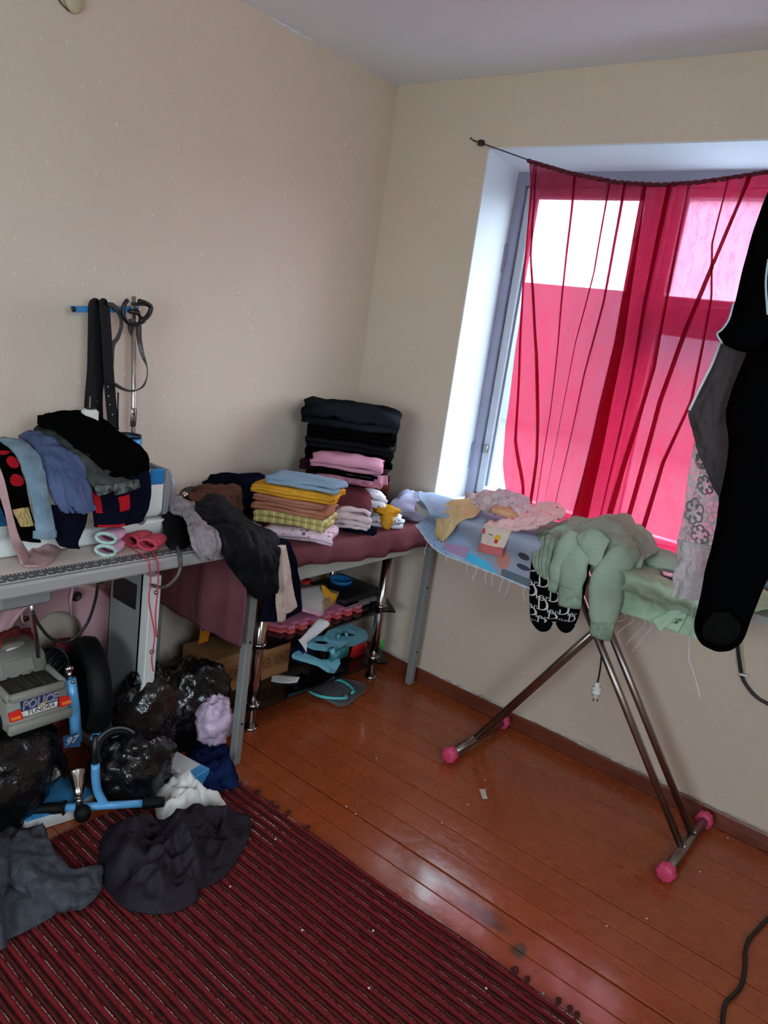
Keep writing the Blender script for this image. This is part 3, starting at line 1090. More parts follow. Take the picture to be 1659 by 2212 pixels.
for p in ((0.086, -1.354, 1.166), (0.086, -1.355, 1.196)):
    O('belt_hole', lathe([(0.0028, 0), (0.0028, 0.002), (0.0, 0.002)], p, (1, 0, 0), 8), MATS['hole_glint'], b)
b = T('belt', 'glossy narrow belt bent in a half loop beside the grained belt', 'belt', (0.088, -1.322, 1.464))
strap('strap', [(0.083, -1.331, 1.464), (0.086, -1.311, 1.463), (0.092, -1.296, 1.444), (0.096, -1.288, 1.411), (0.092, -1.295, 1.370), (0.086, -1.309, 1.340), (0.082, -1.311, 1.279)], 0.026, b, M_leather2, up=[(0.3, -0.4, 0.8), (0.6, 0.2, 0.7), (0.75, 0.6, 0.1), (0.75, 0.6, -0.1), (0.75, 0.5, -0.3), (0.8, 0.4, -0.3), (1, 0.2, 0)])
b = T('belt', 'thin brown-black belt looped round the steel pole from its guide', 'belt', (0.100, -1.252, 1.415))
strap('strap', [(0.098, -1.263, 1.428), (0.086, -1.246, 1.392), (0.074, -1.223, 1.383), (0.080, -1.215, 1.413), (0.092, -1.219, 1.373), (0.096, -1.206, 1.323), (0.100, -1.190, 1.287), (0.104, -1.189, 1.254), (0.106, -1.203, 1.221), (0.106, -1.233, 1.205), (0.104, -1.268, 1.207), (0.102, -1.300, 1.221), (0.104, -1.315, 1.226)], 0.017, b, M_leather2,
      up=[(1, 0, 0), (1, 0, 0), (1, 0, 0), (1, 0, 0), (1, 0, 0), (0.9, 0.4, 0.1), (0.6, 0.8, 0), (0.5, 0.85, 0), (0.3, 0.5, -0.8), (0.4, 0.1, -0.9), (0.3, -0.2, -0.9), (0.4, -0.2, -0.8), (0.6, -0.2, -0.7)])
# ================================================================== CLOTHES THROWN OVER THE SEWING MACHINE
K_black = cloth('black_cotton', (11, 10, 10), var=0.3)
K_black2 = cloth('black_satin_cotton', (13, 12, 16), var=0.3, rough=0.7, spec=0.12)
K_olive = cloth('washed_dark_grey_denim', (74, 76, 72), (50, 52, 50), vscale=22.0)
K_slate = cloth('slate_blue_jersey', (86, 98, 128), (74, 86, 116))
K_denim = cloth('pale_washed_denim', (132, 152, 162), (104, 126, 140), vscale=24.0)
K_navy = cloth('dark_navy_jersey', (19, 20, 34), var=0.3)
K_red = cloth('bright_red_jersey', (176, 30, 40), var=0.1)
K_pinkbeige = cloth('dusty_pink_jersey', (188, 152, 148), (170, 134, 132))
K_fur = mat('yellow_fur', (222, 188, 120), rough=1.0, var=0.25, vscale=60.0, bump=1.0, bscale=140.0)
K_rib = cloth('grey_ribbed_cuff', (112, 114, 110), (40, 42, 40), vscale=60.0)


def disc_on(o, u, v, ru, rv, off=0.0015, n=18, flip=1):
    uv = [(u, v)] + [(u + ru * math.cos(2 * math.pi * k / n), v + rv * math.sin(2 * math.pi * k / n)) for k in range(n)]
    V = on_surf(o, uv, off, flip)
    F = [(0, 1 + k, 1 + (k + 1) % n) for k in range(n)]
    return V, F


def patch_on(o, u0, u1, v0, v1, off=0.0018, nu=8, nv=8, flip=1):
    uv = [(u0 + (u1 - u0) * i / (nu - 1), v0 + (v1 - v0) * j / (nv - 1)) for i in range(nu) for j in range(nv)]
    V = on_surf(o, uv, off, flip)
    F = []
    for i in range(nu - 1):
        for j in range(nv - 1):
            a = i * nv + j
            F.append((a, a + nv, a + nv + 1, a + 1))
    return V, F


MB = (0.32, -1.55, 0.86)
# pink leggings at the very bottom, trailing onto the table
g = T('leggings', 'dusty pink leggings hanging down to the ruler under the dotted black pair', 'leggings', (0.441, -1.740, 0.801))
sheet('upper', [[(0.380, -1.821, 1.074), (0.400, -1.805, 1.072)], [(0.440, -1.827, 1.024), (0.450, -1.807, 1.025)], [(0.465, -1.815, 0.959), (0.470, -1.800, 0.961)],
               [(0.475, -1.801, 0.882), (0.478, -1.781, 0.886)], [(0.452, -1.764, 0.812), (0.423, -1.724, 0.812)], [(0.473, -1.763, 0.806), (0.482, -1.739, 0.806)]], K_pinkbeige, g, nu=34, nv=10, th=0.005, wr=0.005, seed=3)
O('cuff', pile([(0.346, -1.712, 0.800), (0.286, -1.649, 0.800), (0.336, -1.622, 0.800), (0.302, -1.563, 0.800), (0.406, -1.635, 0.800), (0.484, -1.715, 0.800), (0.461, -1.750, 0.800)], 0.028, 0.801, seed=5, f=14.0, k=3), K_pinkbeige, g)

g = sheet('trousers', [[(0.260, -1.785, 1.075), (0.260, -1.747, 1.084), (0.260, -1.710, 1.077)], [(0.350, -1.819, 1.050), (0.370, -1.787, 1.062), (0.365, -1.740, 1.061)],
                       [(0.425, -1.822, 0.996), (0.440, -1.798, 0.998), (0.430, -1.744, 0.994)], [(0.455, -1.806, 0.934), (0.460, -1.781, 0.930), (0.455, -1.736, 0.930)],
                       [(0.470, -1.784, 0.877), (0.475, -1.756, 0.870), (0.470, -1.719, 0.861)]], K_black, None, nu=40, nv=24, th=0.010, seed=11,
          label='black trousers with red dots and a yellow fur patch, leftmost on the machine', cat='trousers')
O('red_dot', disc_on(g, 0.30, 0.83, 0.045, 0.17), K_red, g)
O('red_dot', disc_on(g, 0.43, 0.80, 0.045, 0.17), K_red, g)
O('red_dot', disc_on(g, 0.20, 0.66, 0.035, 0.2), K_red, g)
O('fur_patch', patch_on(g, 0.66, 0.84, 0.42, 0.92, 0.004), K_fur, g)

g = sheet('jeans', [[(0.240, -1.740, 1.084), (0.240, -1.698, 1.083), (0.250, -1.668, 1.078)], [(0.310, -1.738, 1.084), (0.320, -1.712, 1.085), (0.320, -1.682, 1.076)],
                    [(0.380, -1.743, 1.064), (0.395, -1.724, 1.067), (0.385, -1.689, 1.061)], [(0.435, -1.747, 1.020), (0.445, -1.729, 1.022), (0.440, -1.700, 1.021)],
                    [(0.465, -1.744, 0.964), (0.475, -1.725, 0.964), (0.470, -1.701, 0.961)], [(0.485, -1.743, 0.893), (0.492, -1.723, 0.889), (0.488, -1.698, 0.891)]],
          K_denim, None, nu=40, nv=20, th=0.012, seed=12, wr=0.005, label='pale washed denim joggers hanging between the dotted and slate-blue pairs', cat='trousers')
sheet('cuff', [[(0.489, -1.747, 0.902), (0.496, -1.726, 0.899), (0.492, -1.698, 0.898)], [(0.491, -1.748, 0.883), (0.498, -1.726, 0.879), (0.494, -1.698, 0.880)]], K_denim, g, nu=6, nv=30, th=0.014, wr=0.001, seed=2, pleat=(0.003, 9))

g = sheet('sleeve', [[(0.462, -1.696, 0.958), (0.468, -1.646, 0.952), (0.464, -1.589, 0.942)], [(0.468, -1.693, 0.910), (0.474, -1.650, 0.900), (0.470, -1.603, 0.893)],
                     [(0.472, -1.683, 0.865), (0.476, -1.647, 0.858), (0.474, -1.622, 0.851)], [(0.474, -1.674, 0.848), (0.478, -1.647, 0.838), (0.476, -1.617, 0.830)]], K_navy, None, nu=22, nv=18, th=0.008, seed=14,
          label='blue-black sleeve hanging below the slate-blue sweatpants', cat='clothing')
g = sheet('sweater', [[(0.410, -1.563, 0.998), (0.420, -1.484, 0.992), (0.372, -1.352, 1.030)], [(0.445, -1.570, 0.948), (0.450, -1.486, 0.948), (0.392, -1.351, 0.964)],
                      [(0.455, -1.565, 0.902), (0.460, -1.486, 0.897), (0.405, -1.365, 0.904)], [(0.458, -1.563, 0.880), (0.463, -1.480, 0.875), (0.420, -1.392, 0.867)]],
          K_navy, None, nu=30, nv=34, th=0.010, seed=15, wr=0.004, label='dark navy sweater with red stripes hanging at the right of the machine', cat='sweater')
O('red_stripe', patch_on(g, 0.18, 0.52, 0.02, 0.15), K_red, g)
O('red_stripe', patch_on(g, 0.28, 0.52, 0.45, 0.62), K_red, g)
O('red_hem', patch_on(g, 0.86, 1.0, 0.02, 0.5, 0.003), K_red, g)

g = sheet('sweatpants', [[(0.200, -1.654, 1.082), (0.200, -1.625, 1.094), (0.200, -1.595, 1.096), (0.235, -1.568, 1.089)], [(0.290, -1.665, 1.082), (0.300, -1.646, 1.087), (0.315, -1.614, 1.086), (0.305, -1.568, 1.070)],
                         [(0.360, -1.679, 1.063), (0.375, -1.652, 1.065), (0.385, -1.618, 1.060), (0.370, -1.574, 1.052)], [(0.430, -1.690, 1.015), (0.450, -1.665, 1.018), (0.455, -1.629, 1.013), (0.435, -1.578, 1.009)],
                         [(0.460, -1.685, 0.969), (0.475, -1.664, 0.968), (0.480, -1.622, 0.968), (0.470, -1.581, 0.962)], [(0.470, -1.669, 0.941), (0.484, -1.642, 0.937), (0.488, -1.610, 0.932), (0.480, -1.576, 0.936)]],
          K_slate, None, nu=44, nv=30, th=0.010, seed=16, wr=0.008, wf=12, along=0.006, label='slate-blue sweatpants draped over the middle of the machine', cat='trousers')
O('waistband', patch_on(g, 0.88, 1.0, 0.02, 0.98, 0.003, 6, 20), K_slate, g)

g = sheet('joggers', [[(0.180, -1.599, 1.095), (0.180, -1.589, 1.108), (0.180, -1.578, 1.116)], [(0.285, -1.596, 1.092), (0.280, -1.573, 1.098), (0.270, -1.540, 1.089)],
                      [(0.380, -1.589, 1.057), (0.380, -1.559, 1.061), (0.370, -1.518, 1.038)], [(0.440, -1.579, 1.003), (0.445, -1.540, 1.010), (0.435, -1.483, 1.009)],
                      [(0.458, -1.569, 0.989), (0.462, -1.510, 0.990), (0.452, -1.440, 0.999)]], K_olive, None, nu=40, nv=20, th=0.012, seed=17, wr=0.006,
          label='dark grey denim joggers with ribbed cuffs under the black trousers', cat='trousers')
sheet('cuff', [[(0.464, -1.571, 1.001), (0.468, -1.553, 0.998), (0.465, -1.529, 1.001)], [(0.467, -1.561, 0.975), (0.471, -1.546, 0.977), (0.468, -1.527, 0.983)]], K_rib, g, nu=6, nv=40, th=0.016, wr=0.001, seed=2, pleat=(0.003, 8))
sheet('cuff', [[(0.466, -1.519, 1.000), (0.468, -1.486, 1.006), (0.460, -1.443, 1.006)], [(0.468, -1.510, 0.971), (0.472, -1.481, 0.977), (0.464, -1.438, 0.985)]], K_rib, g, nu=6, nv=50, th=0.016, wr=0.001, seed=3, pleat=(0.003, 11))

g = sheet('trousers', [[(0.140, -1.566, 1.125), (0.190, -1.596, 1.126), (0.225, -1.607, 1.124)], [(0.120, -1.469, 1.139), (0.210, -1.526, 1.134), (0.285, -1.585, 1.118)],
                       [(0.120, -1.378, 1.128), (0.260, -1.474, 1.108), (0.365, -1.574, 1.082)], [(0.170, -1.314, 1.076), (0.310, -1.435, 1.055), (0.415, -1.537, 1.034)],
                       [(0.220, -1.282, 1.047), (0.360, -1.403, 1.023), (0.445, -1.501, 1.009)], [(0.290, -1.293, 1.024), (0.360, -1.335, 1.015), (0.400, -1.370, 1.018)]],
          K_black, None, nu=40, nv=26, th=0.014, seed=18, wr=0.006, label='plain black trousers thrown on top of the sewing machine heap', cat='trousers')
# ================================================================== CLOTHES ON THE LONG TABLE
TT = TZ + 0.006          # top of the burgundy cloth


def plaid_mat(name, base, a, b, sc):
    k = NT(name)
    uv = k.n('UVMap')
    sx = k.n('SeparateXYZ')
    k.l(uv.outputs[0], sx.inputs[0])

    def stripes(src, n, lo, ph):
        f = k.math('FRACT', k.math('ADD', k.math('MULTIPLY', src, n), ph))
        return k.math('LESS_THAN', f, lo)
    s1 = stripes(sx.outputs[0], sc[0], 0.22, 0.0)
    s2 = stripes(sx.outputs[1], sc[1], 0.22, 0.1)
    t1 = stripes(sx.outputs[0], sc[0], 0.07, 0.45)
    t2 = stripes(sx.outputs[1], sc[1], 0.07, 0.5)
    c = k.mix(k.math('MULTIPLY', k.math('ADD', s1, s2), 0.45), lin(base), lin(a))
    c = k.mix(k.math('MINIMUM', k.math('ADD', t1, t2), 1.0), c, lin(b))
    k.l(c, k.b.inputs['Base Color'])
    k.b.inputs['Roughness'].default_value = 0.9
    return k.m


def speckle_mat(name, base, spots, scale=70.0, lo=0.18, hi=0.24, second=None):
    """Printed cotton: small blots of other colours on a plain ground."""
    k = NT(name)
    tc_ = k.n('TexCoord')
    v = k.n('TexVoronoi', Scale=scale)
    k.l(tc_.outputs['Object'], v.inputs['Vector'])
    m_ = k.ramp(v.outputs['Distance'], [(lo, (1, 1, 1)), (hi, (0, 0, 0))])
    cc = k.ramp(v.outputs['Color'], [(i / max(1, len(spots) - 1), lin(s_)) for i, s_ in enumerate(spots)], 'CONSTANT')
    k.l(k.mix(m_, lin(base), cc), k.b.inputs['Base Color'])
    k.b.inputs['Roughness'].default_value = 0.9
    return k.m


K_ltblue = cloth('light_blue_jersey', (138, 160, 176), (126, 148, 166))
K_mustard = cloth('mustard_jersey', (216, 156, 52), (200, 138, 38))
K_terra = cloth('terracotta_jersey', (172, 116, 92), (156, 100, 78))
K_plaid = plaid_mat('yellow_plaid', (206, 186, 104), (160, 140, 84), (240, 234, 214), (7, 9))
K_floral = speckle_mat('pale_pink_print', (222, 196, 206), [(190, 90, 110), (232, 214, 220), (120, 96, 110), (222, 196, 206)], 48.0, 0.28, 0.34)
K_cream = cloth('cream_knit', (214, 198, 174), (186, 166, 140), vscale=40.0)
K_velvet = cloth('wine_velour', (112, 62, 66), (96, 50, 56))
K_pink = cloth('pink_rib_knit', (206, 148, 166), (192, 132, 152))
K_rose = cloth('rose_pink_jersey', (214, 140, 158), (200, 124, 144))
K_white = speckle_mat('white_animal_print', (222, 222, 228), [(90, 110, 160), (222, 222, 228), (200, 90, 90), (150, 160, 190)], 60.0, 0.24, 0.3)
K_offw = cloth('washed_white_pink', (222, 202, 202), (206, 180, 184), vscale=30.0)
K_lav = cloth('pale_lavender_cotton', (196, 198, 222), (180, 182, 210), vscale=8.0)
K_jeans = cloth('charcoal_blue_jeans', (37, 39, 44), (20, 21, 24), vscale=9.0)
K_plum = cloth('plum_jersey', (58, 34, 42), (46, 26, 34))
K_rust = cloth('dark_rust_corduroy', (78, 36, 30), (62, 28, 24))
K_brown = cloth('brown_jersey', (98, 66, 52), (82, 54, 42))
K_heather = cloth('heather_grey_jersey', (150, 140, 142), (132, 122, 124), vscale=60.0)

GA = 'folded clothes in the front stack on the table'
A0 = (0.430, -0.765)
z = TT
fold('folded_blouse', (0.462, -0.752, z), (0.24, 0.20, 0.042), K_floral, rz=36, n=3, seed=1, wr=0.008, label='pale pink printed top at the bottom of the front stack', cat='clothing', group=GA)
z += 0.044
fold('folded_shirt', (A0[0], A0[1], z), (0.265, 0.20, 0.044), K_plaid, rz=32, n=2, seed=2, label='yellow plaid shirt folded in the front stack', cat='shirt', group=GA)
z += 0.046
fold('folded_blouse', (A0[0] - 0.005, A0[1], z), (0.27, 0.20, 0.026), K_terra, rz=31, n=2, seed=3, label='lower terracotta top folded on the yellow plaid shirt', cat='clothing', group=GA)
z += 0.028
fold('folded_blouse', (A0[0] - 0.012, A0[1], z), (0.25, 0.20, 0.024), K_terra, rz=31, n=2, seed=4, label='upper terracotta top folded under the mustard one', cat='clothing', group=GA)
z += 0.026
fold('folded_blouse', (A0[0], A0[1] + 0.004, z), (0.29, 0.20, 0.034), K_mustard, rz=30, n=3, seed=5, wr=0.006, label='mustard yellow top folded near the top of the front stack', cat='clothing', group=GA)
z += 0.036
fold('folded_blouse', (A0[0] + 0.018, A0[1] + 0.022, z), (0.255, 0.17, 0.030), K_ltblue, rz=28, n=2, seed=6, label='light blue top folded on top of the mustard one', cat='clothing', group=GA)
O('scarf', pile([(0.266, -0.825, 0.756), (0.335, -0.842, 0.756), (0.393, -0.850, 0.756), (0.401, -0.900, 0.756), (0.311, -0.897, 0.756), (0.213, -0.858, 0.756), (0.185, -0.812, 0.756)], 0.025, TT, seed=8, f=16.0), K_cream, None,
  label='cream knitted piece squeezed between the black trousers and the plaid shirt', cat='clothing')

GB = 'folded clothes in the middle stack on the table'
z = TT
fold('folded_shorts', (0.530, -0.505, z), (0.115, 0.10, 0.016), K_navy, rz=40, n=2, seed=21, label='small navy piece at the foot of the crumpled white clothes', cat='clothing', group=GB)
fold('folded_clothes', (0.500, -0.530, z + 0.016), (0.13, 0.10, 0.075), K_offw, rz=44, n=6, seed=22, wr=0.009, label='thick wad of crumpled white and pink baby clothes in front of the wine velour', cat='clothing', group=GB)
fold('folded_blouse', (0.505, -0.335, z), (0.14, 0.12, 0.050), K_white, rz=46, n=3, seed=24, wr=0.008, label='pale printed piece lying under the knotted mustard one', cat='clothing', group=GB)
O('knotted_blouse', join(blob((0.530, -0.362, z + 0.070), (0.055, 0.035, 0.020), seed=31, amp=0.3, f=2.2, ridge=0.25, rz=38), blob((0.552, -0.378, z + 0.040), (0.026, 0.022, 0.038), seed=32, amp=0.3, f=2.4, ridge=0.3)), K_mustard, None,
  label='knotted mustard yellow piece with trailing ties at the right of the middle stack', cat='clothing', group=GB)
fold('folded_trousers', (0.385, -0.505, z), (0.26, 0.15, 0.150), K_velvet, rz=39, n=3, seed=25, wr=0.008, label='wine velour trousers folded thickly in the middle stack', cat='trousers', group=GB)
fold('folded_blouse', (0.440, -0.385, z + 0.055), (0.15, 0.13, 0.070), K_white, rz=42, n=4, seed=26, wr=0.008, label='white animal-print top folded under the rose pink roll', cat='clothing', group=GB)
z1 = TT + 0.152
fold('folded_blouse', (0.395, -0.420, z1), (0.22, 0.15, 0.030), K_rose, rz=40, n=2, seed=27, wr=0.006, label='rose pink top rolled under the black one in the middle stack', cat='clothing', group=GB)
fold('folded_blouse', (0.365, -0.440, z1 + 0.032), (0.24, 0.16, 0.020), K_black, rz=38, n=2, seed=28, label='thin black top folded under the ribbed pink one', cat='clothing', group=GB)
rt = fold('folded_blouse', (0.362, -0.430, z1 + 0.054), (0.27, 0.17, 0.050), K_pink, rz=36, n=3, seed=29, wr=0.007, label='ribbed pink top with ruffled edge on top of the middle stack', cat='clothing', group=GB)
# wavy ruffle along its front edge
P0, P1 = Vector((0.325, -0.561, 0.924)), Vector((0.535, -0.386, 0.950))
rows = [[], []]
for i in range(40):
    f = i / 39
    p = P0.lerp(P1, f)
    q = 0.010 * math.sin(f * 44)
    rows[0].append((p.x - 0.01, p.y + 0.01, p.z + 0.012))
    rows[1].append((p.x + 0.012 + q, p.y - 0.014 - q * 0.8, p.z - 0.016 + 0.004 * math.sin(f * 31)))
sheet('ruffle', rows, K_pink, rt, nu=8, nv=80, th=0.003, wr=0.001)

GC = 'dark folded clothes in the corner stack'
C0 = (0.232, -0.290)
z = TT
fold('folded_coat', (C0[0] + 0.01, C0[1], z), (0.34, 0.26, 0.100), K_black, rz=36, n=4, seed=41, label='thick black garment at the bottom of the corner stack', cat='clothing', group=GC)
z += 0.102
fold('folded_trousers', (C0[0] + 0.02, C0[1], z), (0.34, 0.24, 0.052), K_rust, rz=38, n=3, seed=42, label='dark rust corduroy trousers low in the corner stack', cat='trousers', group=GC)
z += 0.054
fold('folded_sweater', (C0[0], C0[1], z), (0.35, 0.26, 0.050), K_plum, rz=35, n=2, seed=43, wr=0.007, label='plum sweater folded under the black jeans of the corner stack', cat='sweater', group=GC)
z += 0.052
fold('folded_jeans', (C0[0] + 0.012, C0[1], z), (0.35, 0.24, 0.046), K_black, rz=39, n=2, seed=44, label='lowest of three black jeans in the corner stack', cat='jeans', group=GC)
z += 0.047
fold('folded_jeans', (C0[0] + 0.014, C0[1], z), (0.36, 0.24, 0.044), K_black2, rz=37, n=2, seed=45, label='middle of three black jeans in the corner stack', cat='jeans', group=GC)
z += 0.045
fold('folded_jeans', (C0[0] + 0.012, C0[1], z), (0.36, 0.24, 0.044), K_black, rz=38, n=2, seed=46, label='uppermost of three black jeans, under the charcoal pair', cat='jeans', group=GC)
z += 0.045
fold('folded_jeans', (C0[0], C0[1], z), (0.385, 0.27, 0.100), K_jeans, rz=38, n=3, seed=47, wr=0.016, label='charcoal blue jeans folded on top of the corner stack', cat='jeans', group=GC)

O('jacket', blob((0.14, -0.72, TT + 0.065), (0.17, 0.11, 0.075), seed=51, amp=0.3, f=1.8, ridge=0.3, rf=4, zmin=TT, rz=50), cloth('navy_satin', (24, 26, 48), (16, 15, 22), rough=0.45, vscale=6.0), None,
  label='navy and black satin jacket bundled behind the light blue top', cat='jacket')
O('cardigan', blob((0.15, -0.50, TT + 0.045), (0.12, 0.09, 0.055), seed=52, amp=0.35, f=2.2, ridge=0.3, rf=5, zmin=TT, rz=40), K_black, None,
  label='small black heap between the navy jacket and the corner stack', cat='clothing')
O('bundle', join(blob((0.500, -0.135, TT + 0.052), (0.105, 0.065, 0.062), seed=53, amp=0.3, f=1.9, ridge=0.35, rf=5, zmin=TT, rz=42)), K_lav, None,
  label='pale lavender cotton bundle at the window end of the table', cat='clothing')

# things lying across the gap between the two tables
g = sheet('trousers', [[(0.200, -1.071, 0.873), (0.180, -0.961, 0.879), (0.200, -0.836, 0.867)], [(0.280, -1.126, 0.872), (0.290, -1.038, 0.886), (0.280, -0.894, 0.861)],
                       [(0.350, -1.134, 0.862), (0.360, -1.062, 0.867), (0.350, -0.949, 0.827)]], K_brown, None, nu=26, nv=30, th=0.030, seed=61, wr=0.010, wf=12,
          label='brown trousers with a dark buckled belt beside the grey sleeve', cat='trousers')
O('belt_buckle', box((0.285, -1.143, 0.887), (0.02, 0.024, 0.03), eul(20, 20, 30), 0.005), M_chrome, g)
O('belt', tube(curve([(0.290, -1.141, 0.868), (0.280, -1.144, 0.886), (0.250, -1.106, 0.895), (0.220, -1.053, 0.891)], 14), 0.013, 8, flat=(0.35, (1, 0, 0))), M_leather, g)
sheet('shirt', [[(0.360, -1.279, 0.858), (0.370, -1.238, 0.863), (0.370, -1.195, 0.852)], [(0.410, -1.308, 0.834), (0.430, -1.272, 0.835), (0.430, -1.219, 0.821)],
                [(0.470, -1.339, 0.811), (0.490, -1.303, 0.809), (0.490, -1.247, 0.789)], [(0.510, -1.353, 0.802), (0.530, -1.325, 0.798), (0.530, -1.273, 0.776)]], K_black2, None, nu=22, nv=18, th=0.014, seed=62,
      label='black shirt sagging under the grey sleeve at the table end', cat='clothing')
g = sheet('sweatshirt', [[(0.300, -1.217, 0.898), (0.300, -1.178, 0.891), (0.300, -1.137, 0.872)], [(0.375, -1.260, 0.879), (0.390, -1.220, 0.883), (0.385, -1.164, 0.868)],
                     [(0.460, -1.270, 0.873), (0.480, -1.249, 0.884), (0.470, -1.196, 0.855)], [(0.545, -1.312, 0.855), (0.560, -1.280, 0.862), (0.550, -1.218, 0.847)],
                     [(0.588, -1.330, 0.827), (0.602, -1.293, 0.829), (0.594, -1.237, 0.827)], [(0.597, -1.295, 0.788), (0.606, -1.275, 0.788), (0.600, -1.246, 0.788)]], K_heather, None, nu=40, nv=22, th=0.012, seed=63, wr=0.008, wf=14, along=0.008,
          label='heather grey sweatshirt sleeve hanging over the end of the sewing table', cat='sweatshirt')
O('cuff', patch_on(g, 0.88, 1.0, 0.0, 1.0, 0.003, 6, 20), K_heather, g)

# trousers over the front edge of the long table
sheet('trousers', [[(0.585, -1.049, 0.820), (0.587, -0.997, 0.811), (0.587, -0.940, 0.790)], [(0.606, -1.045, 0.740), (0.610, -0.987, 0.732), (0.608, -0.917, 0.729)],
                   [(0.606, -1.042, 0.629), (0.612, -0.968, 0.616), (0.608, -0.887, 0.633)], [(0.606, -1.048, 0.537), (0.612, -0.959, 0.524), (0.608, -0.861, 0.536)]], K_navy, None, nu=30, nv=20, th=0.008, seed=64, along=0.004,
      label='navy trousers hanging over the table front behind the ribbed beige legs', cat='trousers')
K_ribbeige = cloth('ribbed_beige_knit', (206, 184, 170), (186, 162, 148), vscale=30.0)
g = T('leggings', 'ribbed beige knit leggings hanging over the table front beside black trousers', 'leggings', (0.620, -0.967, 0.676))
sheet('leg', [[(0.612, -1.026, 0.794), (0.614, -1.012, 0.796), (0.614, -0.993, 0.793)], [(0.622, -1.008, 0.716), (0.626, -0.989, 0.714), (0.624, -0.968, 0.710)], [(0.622, -1.007, 0.623), (0.626, -0.981, 0.616), (0.624, -0.955, 0.610)], [(0.622, -0.986, 0.532), (0.626, -0.972, 0.529), (0.624, -0.958, 0.531)]],
      K_ribbeige, g, nu=26, nv=40, th=0.006, wr=0.002, seed=65, pleat=(0.0016, 7))
sheet('leg', [[(0.620, -1.010, 0.797), (0.622, -0.999, 0.796), (0.620, -0.985, 0.794)], [(0.630, -0.995, 0.716), (0.632, -0.980, 0.714), (0.630, -0.963, 0.707)], [(0.630, -0.980, 0.625), (0.632, -0.959, 0.626), (0.630, -0.935, 0.624)], [(0.630, -0.974, 0.557), (0.632, -0.944, 0.558), (0.630, -0.910, 0.573)]],
      K_ribbeige, g, nu=26, nv=44, th=0.006, wr=0.002, seed=66, pleat=(0.0016, 8))
sheet('trousers', [[(0.360, -1.140, 0.887), (0.340, -1.073, 0.901), (0.340, -1.020, 0.881)], [(0.430, -1.203, 0.878), (0.440, -1.148, 0.896), (0.430, -1.059, 0.879)],
                   [(0.520, -1.225, 0.860), (0.525, -1.155, 0.874), (0.500, -1.019, 0.836)], [(0.585, -1.232, 0.837), (0.595, -1.151, 0.852), (0.575, -0.999, 0.817)],
                   [(0.618, -1.235, 0.789), (0.636, -1.147, 0.789), (0.636, -1.016, 0.769)], [(0.622, -1.176, 0.714), (0.640, -1.115, 0.717), (0.642, -1.022, 0.709)],
                   [(0.622, -1.112, 0.650), (0.638, -1.075, 0.629), (0.640, -1.025, 0.649)]], K_black2, None, nu=50, nv=36, th=0.012, seed=67, wr=0.010, wf=9,
      label='big black trousers sprawled over the corner of the long table', cat='trousers')

# ---- slippers and mittens on the sewing table
K_lilac = cloth('lilac_felt', (206, 158, 178), (190, 140, 164))
K_mint = cloth('mint_trim', (196, 214, 200), (150, 176, 164), vscale=60.0)
K_coral = mat('coral_knit', (206, 70, 86), rough=0.95, var=0.2, vscale=40.0, bump=0.6, bscale=160.0)


def slipper(label, c, r, ang, m_body, m_trim, group, sole=0.052, wid=0.030, ht=0.030):
    """A soft knitted bootee: closed toe tube with an open trimmed mouth."""
    o = T('bootee', label, 'bootee', c, group)
    R = rotz(ang)
    secs = [(0.0, 1.0, 1.0), (0.25, 1.08, 1.05), (0.55, 1.02, 0.95), (0.8, 0.8, 0.72), (0.95, 0.45, 0.42), (1.0, 0.1, 0.1)]
    V = []
    n = 18
    for s_, a, b_ in secs:
        for k in range(n):
            th = 2 * math.pi * k / n
            p = Vector((math.cos(th) * wid * a, s_ * sole * 2, ht * 0.5 + math.sin(th) * ht * 0.5 * b_))
            V.append(R @ p + Vector(c))
    for s_, a, b_ in ((0.02, 0.80, 0.72), (0.35, 0.75, 0.7)):
        for k in range(n):
            th = 2 * math.pi * k / n
            p = Vector((math.cos(th) * wid * a, s_ * sole * 2, ht * 0.5 + math.sin(th) * ht * 0.5 * b_))
            V.append(R @ p + Vector(c))
    F = []
    for i in range(5):
        for k in range(n):
            F.append((i * n + k, i * n + (k + 1) % n, (i + 1) * n + (k + 1) % n, (i + 1) * n + k))
    F.append(tuple(5 * n + k for k in range(n)))
    for k in range(n):
        F.append((6 * n + k, 6 * n + (k + 1) % n, 0 + (k + 1) % n, 0 + k))
        F.append((7 * n + k, 7 * n + (k + 1) % n, 6 * n + (k + 1) % n, 6 * n + k))
    F.append(tuple(7 * n + k for k in range(n)))
    O('body', (V, F), m_body, o)
    ring = [R @ Vector((math.cos(2 * math.pi * k / n) * wid * 0.93, -0.002, ht * 0.5 + math.sin(2 * math.pi * k / n) * ht * 0.45)) + Vector(c) for k in range(n)]
    O('trim', tube(ring + [ring[0]], 0.0055, 7, cap=False), m_trim, o)
    return o


GS = 'knitted bootees on the sewing table'
c1 = (0.479, -1.540, 0.801)
slipper('lower of two lilac bootees with mint trim beside the ruler', (c1[0], c1[1], 0.801), 0, 38, K_lilac, K_mint, GS)
slipper('upper of two lilac bootees with mint trim beside the ruler', (c1[0] - 0.008, c1[1] + 0.004, 0.834), 0, 36, K_lilac, K_mint, GS)
c2 = (0.439, -1.434, 0.801)
mt = slipper('coral knitted bootee lying nearer the lilac pair', (c2[0], c2[1], 0.801), 0, 25, K_coral, K_coral, GS, 0.050, 0.026, 0.036)
O('drawstring', tube(curve([(0.460, -1.447, 0.806), (0.519, -1.454, 0.804), (0.578, -1.468, 0.804), (0.580, -1.460, 0.738), (0.582, -1.462, 0.683), (0.582, -1.436, 0.578), (0.582, -1.440, 0.507), (0.582, -1.432, 0.461)], 36), 0.0022, 6), K_coral, mt)
c3 = (0.487, -1.413, 0.801)
